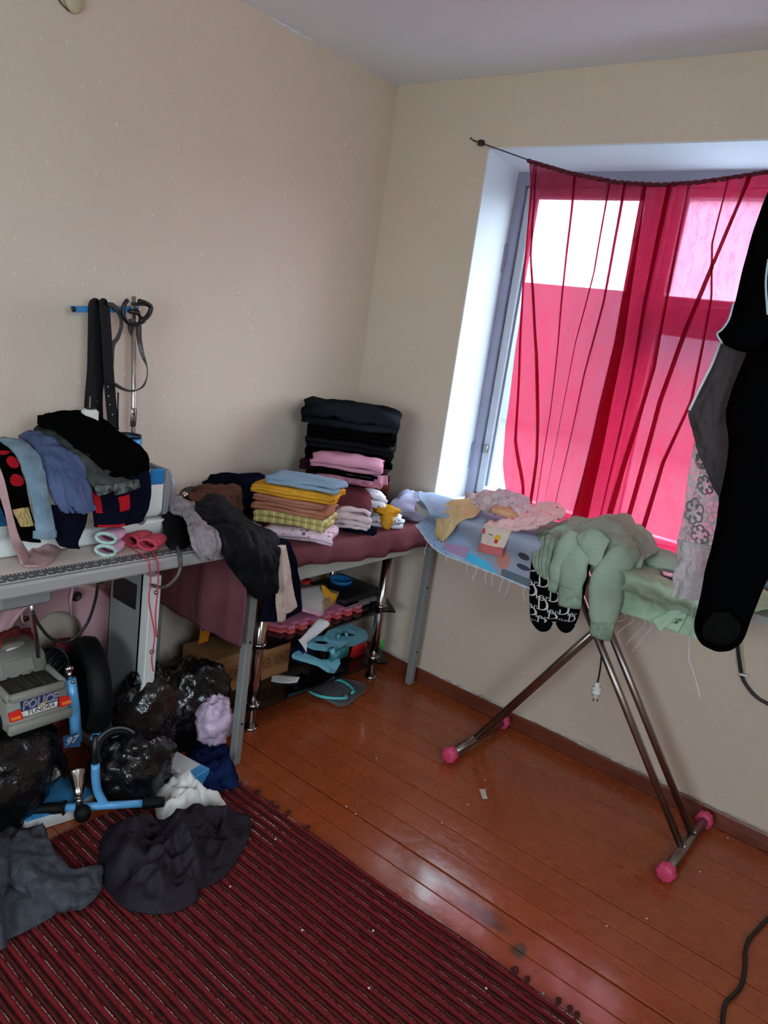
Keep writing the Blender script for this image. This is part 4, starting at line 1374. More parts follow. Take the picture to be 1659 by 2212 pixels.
mt = slipper('coral knitted bootee with its drawstring beside the handwheel', (c3[0], c3[1], 0.801), 0, 30, K_coral, K_coral, GS, 0.052, 0.030, 0.034)
O('drawstring', tube(curve([(0.500, -1.406, 0.804), (0.563, -1.437, 0.804), (0.578, -1.437, 0.785), (0.580, -1.435, 0.719), (0.584, -1.439, 0.637), (0.584, -1.430, 0.569)], 30), 0.0022, 6), K_coral, mt)
# ================================================================== UNDER THE TABLES
M_bag = mat('black_bin_liner', (13, 13, 14), rough=0.22, spec=0.6, bump=0.7, bscale=30.0)
M_bagbrown = mat('sheer_brown_bin_liner', (44, 36, 30), rough=0.2, spec=0.6, bump=0.7, bscale=34.0, rgb2=(20, 18, 17), vscale=9.0)
M_pinkpl = plastic('pink_plastic', (196, 150, 152), 0.4, var=0.06)
M_rubber = mat('black_rubber', (9, 9, 9), rough=0.6, spec=0.2)
M_skyblue = plastic('sky_blue_paint', (98, 166, 214), 0.28)

# ---- pink ring of a baby walker leaning on the wall
w = T('baby_walker_ring', 'large pink plastic ring with a round opening leaning under the sewing table', 'baby walker', (0.10, -1.45, 0.0))
ny = 56
prof = [(0.0, -0.012), (0.0, 0.012), (0.04, 0.016), (0.66, 0.016), (0.70, 0.034), (0.78, 0.038), (0.84, 0.030), (0.86, 0.014), (0.97, 0.012), (1.0, 0.0), (1.0, -0.045), (0.97, -0.045), (0.95, -0.012)]
V = []
for tt, off in prof:
    for kx in range(ny):
        a = 2 * math.pi * kx / ny
        iy, iz = -1.470 + 0.092 * math.cos(a), 0.385 + 0.098 * math.sin(a)
        oy, oz = -1.450 + 0.247 * math.cos(a), 0.345 + 0.256 * math.sin(a)
        lean = (0.36 - (iz + (oz - iz) * tt)) * 0.10
        V.append((0.105 + off + lean, iy + (oy - iy) * tt, iz + (oz - iz) * tt))
F = []
npf = len(prof)
for i in range(npf):
    j = (i + 1) % npf
    for kx in range(ny):
        F.append((i * ny + kx, i * ny + (kx + 1) % ny, j * ny + (kx + 1) % ny, j * ny + kx))
O('ring', (V, F), M_pinkpl, w)
O('socket_hole', lathe([(0.017, 0), (0.017, 0.004), (0.013, 0.004), (0.012, 0.001), (0, 0.001)], (0.113, -1.409, 0.529), (1, 0, -0.1), 18), plastic('dark_plum_plastic', (40, 20, 22), 0.5), w)
O('slot_hole', lathe([(0.009, 0), (0.009, 0.004), (0.0, 0.004)], (0.118, -1.577, 0.490), (1, 0, -0.1), 14), MATS['dark_plum_plastic'], w)
O('rib', join(tube([(0.117, -1.424, 0.575), (0.118, -1.432, 0.516), (0.120, -1.425, 0.466)], 0.005, 6), tube([(0.120, -1.596, 0.535), (0.122, -1.591, 0.488), (0.122, -1.581, 0.468)], 0.004, 6)), M_pinkpl, w)

O('rag', blob((0.170, -1.641, 0.424), (0.045, 0.075, 0.055), seed=71, amp=0.35, f=2.0, ridge=0.4, rf=5, rz=20), cloth('brick_red_cotton', (150, 66, 62), (110, 44, 44)), None,
  label='brick red rag bundled in front of the pink ring', cat='cloth')
O('rag', join(blob((0.160, -1.467, 0.337), (0.03, 0.05, 0.07), seed=72, amp=0.3, f=2.0, ridge=0.35, rf=5), blob((0.180, -1.509, 0.267), (0.06, 0.06, 0.07), seed=73, amp=0.3, f=2.0, ridge=0.35, rf=5), blob((0.17, -1.53, 0.12), (0.065, 0.065, 0.13), seed=75, amp=0.2, f=2.0, ridge=0.3, rf=5, zmin=0.001)), cloth('dusty_red_cotton', (134, 62, 66), (96, 42, 50)), None,
  label='dusty red cloth stuffed through the opening of the pink ring', cat='cloth')
# black slotted colander
b_ = T('basket', 'small black slotted plastic basket behind the toy police car', 'basket', (0.240, -1.563, 0.378))
cc = Vector((0.240, -1.563, 0.378))
ax = Vector((0.75, -0.5, 0.35)).normalized()
O('bowl', lathe([(0.058, 0.0), (0.060, 0.004), (0.056, 0.010), (0.052, 0.002), (0.045, -0.022), (0.025, -0.036), (0.0, -0.038)], cc, ax, 28), M_black, b_)
u_ = ax.orthogonal().normalized()
v_ = ax.cross(u_)
for q in (-0.030, -0.010, 0.010, 0.030):
    h = math.sqrt(0.056 ** 2 - q * q)
    O('bar', tube([cc + ax * 0.006 + v_ * q - u_ * h, cc + ax * 0.012 + v_ * q, cc + ax * 0.006 + v_ * q + u_ * h], 0.0042, 6), M_black, b_)
O('bar', tube([cc + ax * 0.006 - v_ * 0.055, cc + ax * 0.014, cc + ax * 0.006 + v_ * 0.055], 0.0042, 6), M_black, b_)

# ---- black bag that carries the toy car
O('bin_bag', blob((0.33, -1.775, 0.135), (0.155, 0.20, 0.175), seed=74, amp=0.14, f=1.8, ridge=0.2, rf=3.2, nu=44, nv=34, zmin=0.001, shape=lambda p: (p[0], p[1], min(p[2], 0.152))), M_bag, None,
  label='big black plastic bag bulging under the toy police car', cat='bag')

# ---- toy police car, seen from behind
car = T('toy_car', 'grey toy police pickup with red and blue roof light, seen from behind', 'toy car', (0.36, -1.698, 0.290))
M_cargrey = plastic('toy_grey_plastic', (136, 134, 122), 0.5, var=0.08)
M_cardark = plastic('toy_dark_bed', (58, 56, 50), 0.55)
CX, CYc, CZ = 0.455, -1.698, 0.316          # rear bumper centre, lower edge


def cp(r_, f_, u_):
    """right, forward, up in the car's own frame (it faces the wall)."""
    return (CX - f_, CYc + r_, CZ + u_)


def carpoly(pts, r0, r1):
    return prism([cp(r0, f_, u_) for f_, u_ in pts], (0, r1 - r0, 0), 0.005)


O('body', carpoly([(0.0, 0.0), (0.0, 0.040), (0.012, 0.044), (0.016, 0.086), (0.028, 0.096), (0.125, 0.098), (0.150, 0.148), (0.185, 0.160), (0.270, 0.158), (0.31, 0.105), (0.375, 0.085), (0.38, 0.0)], -0.086, 0.086), M_cargrey, car)
for sgn in (-1, 1):
    O('bed_side', carpoly([(0.018, 0.080), (0.024, 0.112), (0.120, 0.122), (0.130, 0.098)], sgn * 0.079 - 0.007, sgn * 0.079 + 0.007), M_cargrey, car)
    for f_ in (0.075, 0.29):
        O('wheel', lathe([(0.010, -0.016), (0.028, -0.016), (0.036, -0.010), (0.036, 0.010), (0.028, 0.016), (0.010, 0.012)], cp(sgn * 0.088, f_, 0.012), (0, 1, 0), 18), M_rubber, car)
O('tailgate_rim', carpoly([(0.010, 0.084), (0.014, 0.108), (0.028, 0.112), (0.034, 0.098)], -0.078, 0.078), M_cargrey, car)
O('bumper', carpoly([(-0.010, 0.002), (-0.010, 0.030), (0.006, 0.036), (0.010, 0.0)], -0.090, 0.090), M_cargrey, car)
bed = O('bed_floor', carpoly([(0.034, 0.098), (0.034, 0.102), (0.122, 0.104), (0.122, 0.098)], -0.068, 0.068), M_cardark, car)
for q in (-0.034, 0.0, 0.034):
    O('groove', carpoly([(0.036, 0.102), (0.036, 0.1045), (0.120, 0.1065), (0.120, 0.104)], q - 0.0015, q + 0.0015), M_cardark, bed)
ns = Vector((0.025, 0, -0.0)).normalized()
pw = Vector((0.124 + 0.013, 0, 0))
O('rear_window', prism([cp(-0.042, 0.1295, 0.112), cp(0.042, 0.1295, 0.112), cp(0.042, 0.1455, 0.143), cp(-0.042, 0.1455, 0.143)], (0.0035, 0, 0.002)), M_cargrey, car, smooth=False)
lb = O('light_bar', box(cp(-0.02, 0.200, 0.166), (0.03, 0.13, 0.016), None, 0.004), M_cargrey, car)
O('red_lamp', box(cp(-0.052, 0.192, 0.184), (0.036, 0.050, 0.036), None, 0.008, 2), plastic('red_lens', (214, 30, 22), 0.25), lb)
O('blue_lamp', box(cp(-0.038, 0.235, 0.186), (0.036, 0.042, 0.030), None, 0.008, 2), plastic('blue_lens', (20, 50, 120), 0.25), lb)
O('wiper', tube([cp(-0.012, 0.180, 0.163), cp(0.030, 0.186, 0.163)], 0.003, 6), M_white, car)
for sgn in (-1, 1):
    tl = O('tail_lamp', prism([cp(sgn * 0.086, -0.001, 0.044), cp(sgn * 0.052, -0.001, 0.044), cp(sgn * 0.056, 0.011, 0.068), cp(sgn * 0.086, 0.012, 0.064)], (0.006, 0, 0.001)), MATS['red_lens'], car, smooth=False)
    O('amber_strip', prism([cp(sgn * 0.084, -0.0015, 0.050), cp(sgn * 0.058, -0.0015, 0.050), cp(sgn * 0.060, 0.003, 0.056), cp(sgn * 0.084, 0.003, 0.056)], (0.008, 0, 0.001)), plastic('amber_lens', (236, 120, 40), 0.3), tl, smooth=False)
pd = O('plate', prism([cp(-0.050, 0.004, 0.046), cp(0.050, 0.004, 0.046), cp(0.056, 0.0165, 0.086), cp(-0.052, 0.0165, 0.086)], (0.0035, 0, 0.001)), plastic('sticker_navy', (24, 40, 92), 0.4), car, smooth=False)
ph = Vector((-0.0125, 0, 0.040)).normalized()
O('plate_band', prism([cp(-0.050, 0.0040, 0.046), cp(0.046, 0.0040, 0.046), cp(0.050, 0.0085, 0.0595), cp(-0.054, 0.0085, 0.0595)], (0.0042, 0, 0.001)), plastic('sticker_white', (224, 220, 206), 0.4), pd, smooth=False)
O('plate_flash', prism([cp(-0.006, 0.0088, 0.0605), cp(0.012, 0.0088, 0.0605), cp(0.020, 0.011, 0.067), cp(0.004, 0.011, 0.067)], (0.0043, 0, 0.001)), plastic('sticker_yellow', (230, 170, 40), 0.4), pd, smooth=False)
V1 = flat_text('POLICE', Vector(cp(0.0, 0.0125, 0.0725)) + Vector((0.0048, 0, 0.0012)), (0, 1, 0), ph, 0.031, 0.025, 0.25, 0.98)
O('plate_lettering', V1, plastic('sticker_white_ink', (228, 226, 220), 0.4), pd, smooth=False)
V1 = flat_text('POLICE', Vector(cp(0.0, 0.0125, 0.0725)) + Vector((0.0054, 0, 0.0014)), (0, 1, 0), ph, 0.031, -0.012, 0.25, 0.98)
O('plate_lettering', V1, plastic('sticker_black_ink', (14, 14, 16), 0.4), pd, smooth=False)
V1 = flat_text('TUNDRA', Vector(cp(0.0, 0.0062, 0.0528)) + Vector((0.0052, 0, 0.0012)), (0, 1, 0), ph, 0.0155, 0.01, 0.2, 1.25)
O('plate_lettering', V1, MATS['sticker_black_ink'], pd, smooth=False)

# ---- child's tricycle, pushed in under the table
tr = T('tricycle', 'sky-blue child tricycle with black wheels and a chrome bulb horn on its handlebar', 'tricycle', (0.44, -1.52, 0))


def wheel(name, c, ax, R, w_, parent, rim=None):
    prof = [(R * 0.62, -w_ * 0.55), (R * 0.82, -w_), (R * 0.96, -w_ * 0.75), (R, 0), (R * 0.96, w_ * 0.75), (R * 0.82, w_), (R * 0.62, w_ * 0.55)]
    o = O(name, lathe(prof + [prof[0]], c, ax, 36), M_rubber, parent)
    O('hub', lathe([(R * 0.63, -w_ * 0.4), (R * 0.63, w_ * 0.4), (R * 0.55, w_ * 0.3), (R * 0.2, w_ * 0.35), (R * 0.18, w_ * 0.9), (0, w_ * 0.9)], c, ax, 28), M_black, o)
    if rim:
        O('rim_band', lathe([(R * 0.93, w_ * 0.60), (R * 1.02, w_ * 0.20), (R * 1.02, w_ * 0.9), (R * 0.93, w_ * 0.95), (R * 0.93, w_ * 0.60)], c, ax, 36), rim, o)
    return o


wheel('front_wheel', (0.370, -1.501, 0.349), (0.27, 0.96, 0.05), 0.148, 0.034, tr)
wheel('rear_wheel', (0.475, -1.464, 0.165), (0.80, -0.42, 0.40), 0.068, 0.026, tr, mat('worn_grey_rubber', (92, 88, 84), rough=0.6))
O('fork', tube([(0.420, -1.596, 0.417), (0.420, -1.579, 0.317), (0.420, -1.566, 0.205)], 0.0165, 16), M_skyblue, tr)
O('fork_cap', join(tube([(0.420, -1.599, 0.442), (0.420, -1.596, 0.417)], 0.008, 10), lathe([(0.004, -0.006), (0.013, -0.004), (0.013, 0.004), (0.004, 0.006)], (0.420, -1.599, 0.446), (1, -0.4, 0), 14)), M_chrome, tr)
O('fork_bolt', lathe([(0.005, 0), (0.005, 0.004), (0, 0.005)], (0.439, -1.598, 0.416), (1, -0.6, 0), 10), M_chrome, tr)
O('frame_tube', tube([(0.400, -1.458, 0.343), (0.400, -1.458, 0.251), (0.420, -1.514, 0.186)], 0.013, 14), M_skyblue, tr)
cg = O('chain_guard', prism([(0.460, -1.633, 0.259), (0.460, -1.584, 0.247), (0.460, -1.577, 0.210), (0.460, -1.629, 0.224)], (-0.01, 0.005, 0)), plastic('dark_blue_paint', (46, 78, 112), 0.35), tr, smooth=False)
c0 = Vector((0.462, -1.609, 0.242))
O('guard_lettering', flat_text('97', c0, (0, 1, 0.0), (0, 0, 1), 0.030, 0.03, 0.3, 1.2), plastic('silver_ink', (168, 172, 176), 0.4), cg, smooth=False)
O('crank_arm', tube([(0.530, -1.574, 0.277), (0.530, -1.575, 0.224), (0.540, -1.576, 0.185)], 0.0085, 10), M_black, tr)
hb = O('handlebar', tube([(0.495, -1.641, 0.052), (0.557, -1.550, 0.052), (0.620, -1.457, 0.052)], 0.0115, 16), M_skyblue, tr)
O('stem', tube(curve([(0.545, -1.579, 0.193), (0.542, -1.573, 0.139), (0.540, -1.562, 0.092), (0.554, -1.547, 0.052)], 16), 0.0125, 14), M_skyblue, tr)
O('grip', tube([(0.498, -1.638, 0.052), (0.495, -1.641, 0.052), (0.492, -1.645, 0.052), (0.481, -1.662, 0.052), (0.465, -1.685, 0.052), (0.449, -1.707, 0.052), (0.442, -1.715, 0.052)], [0.020, 0.022, 0.0155, 0.0165, 0.0155, 0.0165, 0.014], 18), M_rubber, hb)
O('grip', tube([(0.618, -1.459, 0.052), (0.621, -1.456, 0.052), (0.624, -1.452, 0.052), (0.638, -1.428, 0.052), (0.651, -1.409, 0.052)], [0.019, 0.020, 0.0155, 0.0165, 0.015], 18), M_rubber, hb)
M_shine = metal('polished_tin', (220, 208, 196), 0.2)
h0, h1 = Vector((0.440, -1.570, 0.106)), Vector((0.520, -1.609, 0.066))
hx = (h1 - h0).normalized()
LL = (h1 - h0).length
hn = O('horn', lathe([(0.030, 0.0), (0.0335, 0.001), (0.030, 0.006), (0.024, 0.022), (0.017, 0.05), (0.011, 0.085), (0.0085, LL * 0.86), (0.010, LL * 0.88), (0.0105, LL * 0.95), (0.008, LL), (0.0, LL)] , h0, hx, 28), M_shine, hb)
O('bulb', blob(Vector((0.542, -1.610, 0.045)) , (0.024, 0.024, 0.027), seed=3, amp=0.02, f=1.0, nu=20, nv=14), M_rubber, hn)
O('clamp', lathe([(0.013, -0.010), (0.016, -0.008), (0.016, 0.008), (0.013, 0.010)], (0.518, -1.607, 0.052), (0.55, 0.83, 0), 18), M_black, hn)

# ---- bin bags
O('bin_bag', join(blob((0.330, -1.080, 0.143), (0.125, 0.135, 0.150), seed=81, amp=0.2, f=1.8, ridge=0.34, rf=3.2, nu=48, nv=36, zmin=0.001, shape=lambda p: (p[0], p[1], p[2] if p[2] > 0 else p[2] * 1.6))), M_bag, None,
  label='largest knotted black bin bag, lying behind the brown one', cat='bag')
g = T('bin_bag', 'brown-tinted sheer black bag with tied handles beside the table leg', 'bag', (0.420, -1.319, 0.129))
O('body', blob((0.430, -1.331, 0.255), (0.085, 0.092, 0.118), seed=82, amp=0.2, f=1.9, ridge=0.34, rf=3.4, nu=44, nv=34, zmin=0.001, shape=lambda p: (p[0], p[1], p[2] if p[2] > 0 else p[2] * 2.4)), M_bagbrown, g)
O('handle', join(tube(curve([(0.430, -1.372, 0.356), (0.440, -1.367, 0.386), (0.440, -1.339, 0.407), (0.440, -1.334, 0.390), (0.440, -1.360, 0.373)], 14), 0.007, 6, flat=(0.5, (1, 0, 0))), blob((0.430, -1.372, 0.352), (0.03, 0.03, 0.03), seed=83, amp=0.3, f=2, ridge=0.3)), M_bag, g)
O('bin_bag', blob((0.490, -1.413, 0.093), (0.105, 0.125, 0.118), seed=84, amp=0.2, f=1.9, ridge=0.36, rf=3.4, nu=48, nv=36, zmin=0.001), M_bag, None,
  label='crinkled black bag on the floor behind the handlebar', cat='bag')
O('plastic_bag', blob((0.470, -1.087, 0.129), (0.060, 0.060, 0.085), seed=85, amp=0.22, f=2.2, ridge=0.5, rf=4.0, nu=36, nv=28), mat('lilac_film', (218, 190, 212), rough=0.3, var=0.3, vscale=20.0, bump=0.5, bscale=40.0), None,
  label='crumpled lilac plastic bag between the big bin bag and the table leg', cat='bag')
O('cloth_heap', pile([(0.440, -1.182, -0.000), (0.391, -1.056, 0.000), (0.462, -1.013, 0.000), (0.566, -1.068, 0.000), (0.664, -1.124, 0.000), (0.687, -1.175, 0.000), (0.651, -1.230, 0.000), (0.585, -1.253, 0.000)], 0.085, 0.002, seed=86, f=9.0, k=3.0, na=60, nr=18,
                     ridges=[(0.60, -1.14, 0.66, -1.16, 0.02, 0.03)]), cloth('royal_navy_cotton', (28, 40, 78), (18, 24, 46), vscale=8.0), None,
  label='navy blue cloth heaped on the floor at the foot of the grey table leg', cat='cloth')
fb = sheet('sleeve_end', [[(0.671, -1.212, 0.045), (0.677, -1.192, 0.060), (0.676, -1.162, 0.050)], [(0.669, -1.196, 0.020), (0.702, -1.194, 0.030), (0.696, -1.155, 0.020)]], MATS['royal_navy_cotton'], bpy.data.objects['cloth_heap'], nu=8, nv=12, th=0.006, wr=0.004)

# ---- long carton with a blue end, flat blue box
M_carton = mat('white_carton', (214, 212, 206), rough=0.6, var=0.05)
M_cblue = mat('blue_carton', (64, 142, 196), rough=0.5)
bxp = T('carton', 'long white carton with a bright blue end beside the navy cloth', 'box', (0.49, -1.262, 0.0))
rr = rotz(8)
O('sleeve', box((0.465, -1.268, 0.032), (0.23, 0.075, 0.062), rr, 0.002), M_carton, bxp, smooth=False)
O('end_cap', box((0.598, -1.2495, 0.032), (0.038, 0.077, 0.064), rr, 0.002), M_cblue, bxp, smooth=False)
bxp = T('flat_box', 'flat sky-blue box with white sides under the handlebar', 'box', (0.42, -1.65, 0.0))
q1 = [(0.375, -1.762, 0.045), (0.316, -1.698, 0.045), (0.331, -1.575, 0.045), (0.471, -1.529, 0.040), (0.499, -1.611, 0.040), (0.476, -1.740, 0.042)]
O('tray', prism([(p[0], p[1], 0.002) for p in q1], (0, 0, 0.038)), M_carton, bxp, smooth=False)
O('lid', prism([(p[0] * 0.985 + 0.0063, p[1] * 0.985 - 0.0247, 0.0402) for p in q1], (0, 0, 0.007)), mat('blue_lid', (66, 138, 188), rough=0.45, var=0.08), bxp, smooth=False)

# ---- crumpled things on the rug
RZ = 0.014
O('bag_cloth', pile([(0.552, -1.372, 0.014), (0.520, -1.319, 0.014), (0.527, -1.278, 0.014), (0.576, -1.257, 0.014), (0.658, -1.265, 0.014), (0.718, -1.258, 0.014), (0.748, -1.244, 0.014), (0.751, -1.275, 0.014), (0.714, -1.299, 0.014), (0.720, -1.333, 0.014), (0.713, -1.376, 0.014), (0.686, -1.422, 0.014), (0.656, -1.437, 0.014)], 0.075, RZ, seed=91, f=11.0, k=2.8, na=72, nr=20, amp=0.45),
  mat('white_nonwoven', (222, 216, 208), rough=0.7, bump=0.3, bscale=50.0), None, label='crumpled white cloth bag lying on the edge of the rug', cat='bag')
O('skirt', pile([(0.742, -1.678, 0.014), (0.650, -1.615, 0.014), (0.608, -1.557, 0.014), (0.619, -1.488, 0.014), (0.657, -1.450, 0.014), (0.694, -1.412, 0.014), (0.738, -1.326, 0.014), (0.802, -1.235, 0.014), (0.850, -1.236, 0.014), (0.908, -1.298, 0.014), (0.963, -1.397, 0.014), (0.983, -1.469, 0.014), (0.973, -1.531, 0.014), (1.002, -1.548, 0.014), (0.997, -1.614, 0.014), (0.958, -1.669, 0.014), (0.897, -1.702, 0.014), (0.833, -1.702, 0.014)], 0.078, RZ, seed=92, f=8.0, k=3.4, na=130, nr=40, amp=0.68,
                ridges=[(0.80, -1.48, 0.93, -1.50, 0.022, 0.04), (0.74, -1.43, 0.80, -1.30, 0.02, 0.03), (0.70, -1.56, 0.80, -1.62, 0.03, 0.03)]), cloth('aubergine_velour', (38, 30, 39), (26, 20, 27), vscale=7.0, rough=0.6, spec=0.2), None,
  label='dark aubergine velour skirt crumpled on the striped rug', cat='skirt')
g = T('trousers', 'heather charcoal trousers thrown on the rug at the left edge', 'trousers', (0.717, -1.832, 0.014))
K_char = cloth('charcoal_fleece', (84, 86, 90), (66, 68, 72), vscale=40.0)
O('lower_leg', pile([(0.731, -1.953, 0.014), (0.443, -1.798, 0.014), (0.460, -1.748, 0.014), (0.482, -1.696, 0.014), (0.582, -1.724, 0.014), (0.671, -1.733, 0.014), (0.797, -1.813, 0.014), (0.815, -1.882, 0.014), (0.810, -1.954, 0.014), (0.795, -1.986, 0.014)], 0.045, RZ, seed=93, f=6.0, k=5.0, na=70, nr=20, amp=0.4), K_char, g)
sheet('upper_leg', [[(0.535, -1.817, 0.055), (0.528, -1.776, 0.060), (0.525, -1.720, 0.050)], [(0.618, -1.862, 0.065), (0.657, -1.828, 0.085), (0.635, -1.751, 0.060)], [(0.675, -1.888, 0.060), (0.723, -1.849, 0.085), (0.724, -1.751, 0.060)],
                    [(0.719, -1.881, 0.050), (0.769, -1.837, 0.075), (0.754, -1.681, 0.035)], [(0.795, -1.837, 0.030), (0.826, -1.807, 0.050), (0.788, -1.693, 0.030)], [(0.846, -1.786, 0.022), (0.848, -1.757, 0.035), (0.817, -1.710, 0.022)]], K_char, g, nu=40, nv=26, th=0.008, wr=0.012, wf=9, seed=94)
sheet('waist', [[(0.477, -1.851, 0.060), (0.535, -1.847, 0.085), (0.530, -1.812, 0.060)], [(0.654, -1.930, 0.070), (0.699, -1.926, 0.090), (0.674, -1.889, 0.060)], [(0.748, -1.971, 0.050), (0.790, -1.967, 0.070), (0.767, -1.939, 0.050)], [(0.820, -2.003, 0.030), (0.847, -1.985, 0.035), (0.843, -1.968, 0.030)]], K_char, g, nu=30, nv=14, th=0.008, wr=0.008, seed=95)

# ================================================================== ON THE RACK SHELVES
S1, S2 = 0.3435, 0.1005
# cardboard box with printed signs
M_card = mat('brown_cardboard', (166, 116, 74), rough=0.85, var=0.1, vscale=6.0)
cb = T('cardboard_box', 'brown cardboard box printed with paired circles on the lower rack shelf', 'box', (0.22, -0.775, S2))
O('body', bx(0.13, 0.305, -0.975, -0.575, S2, S2 + 0.150), M_card, cb, smooth=False)
O('band', bx(0.305, 0.3062, -0.975, -0.575, S2 + 0.040, S2 + 0.105), mat('cardboard_print_band', (142, 94, 54), rough=0.85), cb, smooth=False)
O('flap', prism([(0.13, -0.975, S2 + 0.150), (0.305, -0.975, S2 + 0.150), (0.305, -0.575, S2 + 0.150), (0.13, -0.575, S2 + 0.150)], (0, 0, 0.003)), M_card, cb, smooth=False)
M_ink = mat('dark_print_ink', (48, 36, 24), rough=0.8)
for yc in (-0.915, -0.872, -0.745, -0.70, -0.635, -0.592):
    O('printed_ring', lathe([(0.0165, 0), (0.0165, 0.0006), (0.0195, 0.0006), (0.0195, 0), (0.0165, 0)], (0.3062, yc, S2 + 0.072), (1, 0, 0), 22), M_ink, cb, smooth=False)
    O('printed_sign', flat_text('1.0', (0.3066, yc, S2 + 0.072), (0, 1, 0), (0, 0, 1), 0.018, 0.02), M_ink, cb, smooth=False)
O('folder', box((0.360, -0.830, 0.430), (0.006, 0.012, 0.13), eul(0, 8, 0), 0.001), plastic('orange_folder', (226, 140, 30), 0.5), None, smooth=False, label='thin yellow-orange folder standing behind the near chrome post', cat='folder')
O('folder', box((0.360, -0.779, 0.359), (0.006, 0.014, 0.05), eul(0, 8, 0), 0.001), plastic('deep_orange_folder', (226, 104, 30), 0.5), None, smooth=False, label='short deep orange card beside the near chrome post', cat='card')
O('card', box(Vector((0.220, -0.953, 0.335)) + Vector((0, 0, -0.02)), (0.004, 0.045, 0.055), eul(0, 10, 0), 0.001), MATS['orange_folder'], None, smooth=False, label='yellow card corner poking out below the hanging burgundy corner', cat='card')

# pink foam puzzle mat
M_foam = mat('pink_foam', (206, 122, 150), rough=0.8, var=0.06)
M_foam2 = mat('coral_foam', (216, 92, 92), rough=0.8)
fm = T('foam_mat', 'pink foam puzzle mat with toothed edge on the upper rack shelf', 'mat', (0.33, -0.48, S1))
poly = [(0.20, -0.74), (0.36, -0.76)]
y = -0.74
k = 0
while y < -0.30:
    poly += [(0.405, y), (0.405, y + 0.022), (0.428, y + 0.018), (0.428, y + 0.050), (0.405, y + 0.046)]
    y += 0.066
poly += [(0.405, -0.285), (0.38, -0.270), (0.38, -0.25), (0.20, -0.27)]
O('pad', prism([(a, b, S1 + 0.001) for a, b in poly], (0, 0, 0.012)), M_foam2, fm, smooth=False)
O('upper_pad', prism([(a - 0.012, b + 0.01, S1 + 0.014) for a, b in poly], (0, 0, 0.012)), M_foam, fm, smooth=False)
# papers and books on it
M_opaper = mat('off_white_paper', (206, 202, 194), rough=0.7)
O('flat_carton', box((0.27, -0.46, S1 + 0.050), (0.20, 0.16, 0.045), rotz(20), 0.003), mat('tan_card', (176, 152, 120), rough=0.8), None, smooth=False,
  label='flat tan carton lying on the pink foam mat behind the drawing paper', cat='box')
O('drawing_paper', shell(catmull(catmull(np.array([[(0.300, -0.554, 0.458), (0.320, -0.443, 0.460)], [(0.360, -0.603, 0.429), (0.370, -0.481, 0.428)], [(0.395, -0.623, 0.415), (0.400, -0.503, 0.371)]]), 10).transpose(1, 0, 2), 8).transpose(1, 0, 2), 0.002), M_opaper, None,
  label='off-white drawing paper slumped over the pink foam mat', cat='paper')
O('pink_paper', shell(catmull(catmull(np.array([[(0.392, -0.629, 0.422), (0.398, -0.502, 0.378)], [(0.398, -0.638, 0.411), (0.404, -0.507, 0.357)]]), 6).transpose(1, 0, 2), 6).transpose(1, 0, 2), 0.003), mat('pink_paper', (222, 176, 184), rough=0.7), None,
  label='pale pink paper edge below the off-white drawing paper', cat='paper')
O('toy_block', box((0.300, -0.520, 0.480), (0.03, 0.05, 0.012), rotz(20), 0.003), plastic('toy_red', (196, 42, 36)), None,
  label='small flat red toy block on the tan carton', cat='toy')
O('toy', prism([(0.360, -0.495, 0.475), (0.360, -0.472, 0.467), (0.370, -0.438, 0.435), (0.370, -0.409, 0.425), (0.370, -0.397, 0.407), (0.370, -0.409, 0.397), (0.370, -0.419, 0.386), (0.370, -0.475, 0.390), (0.360, -0.475, 0.423)], (-0.010, 0.01, 0.004), 0.003), plastic('toy_yellow', (232, 176, 34)), None,
  label='flat yellow plastic toy piece beside the drawing papers', cat='toy')
# black case with a grey edge
cs = T('media_player', 'flat black case with a rounded grey front on the upper rack shelf', 'player', (0.28, -0.24, S1))
O('top_cover', box((0.265, -0.245, S1 + 0.040), (0.23, 0.27, 0.030), rotz(4), 0.010, 2), plastic('matt_black_plastic', (18, 18, 18), 0.5), cs)
ft = O('front_rim', box((0.275, -0.245, S1 + 0.014), (0.245, 0.285, 0.024), rotz(4), 0.011, 3), plastic('grey_plastic', (126, 124, 118), 0.4), cs)
O('latch', box((0.398, -0.200, S1 + 0.015), (0.006, 0.022, 0.008), rotz(4), 0.002), M_black, ft)
O('plastic_disc', lathe([(0.044, 0), (0.050, 0.0), (0.052, 0.016), (0.047, 0.016), (0.044, 0.004), (0.0, 0.004)], (0.23, -0.225, S1 + 0.0565), n=26), plastic('toy_blue', (40, 132, 196)), None,
  label='round bright blue plastic lid on the black case', cat='lid')
# torn paper hanging over the shelf edge
O('torn_paper', shell(catmull(catmull(np.array([[(0.440, -0.574, 0.385), (0.460, -0.568, 0.383), (0.478, -0.565, 0.381)], [(0.480, -0.709, 0.347), (0.484, -0.613, 0.348), (0.484, -0.563, 0.364)], [(0.484, -0.727, 0.346), (0.488, -0.688, 0.318), (0.488, -0.682, 0.344)], [(0.488, -0.690, 0.304), (0.490, -0.679, 0.283), (0.490, -0.684, 0.326)]]), 16).transpose(1, 0, 2), 10).transpose(1, 0, 2), 0.0012), mat('white_paper', (216, 214, 210), rough=0.7), None,
  label='torn white paper hanging from the front of the upper rack shelf', cat='paper')
# toys on the lower shelf
M_teal = plastic('pale_teal_plastic', (112, 176, 190), 0.4)
M_teal2 = plastic('green_teal_plastic', (52, 152, 148), 0.35)


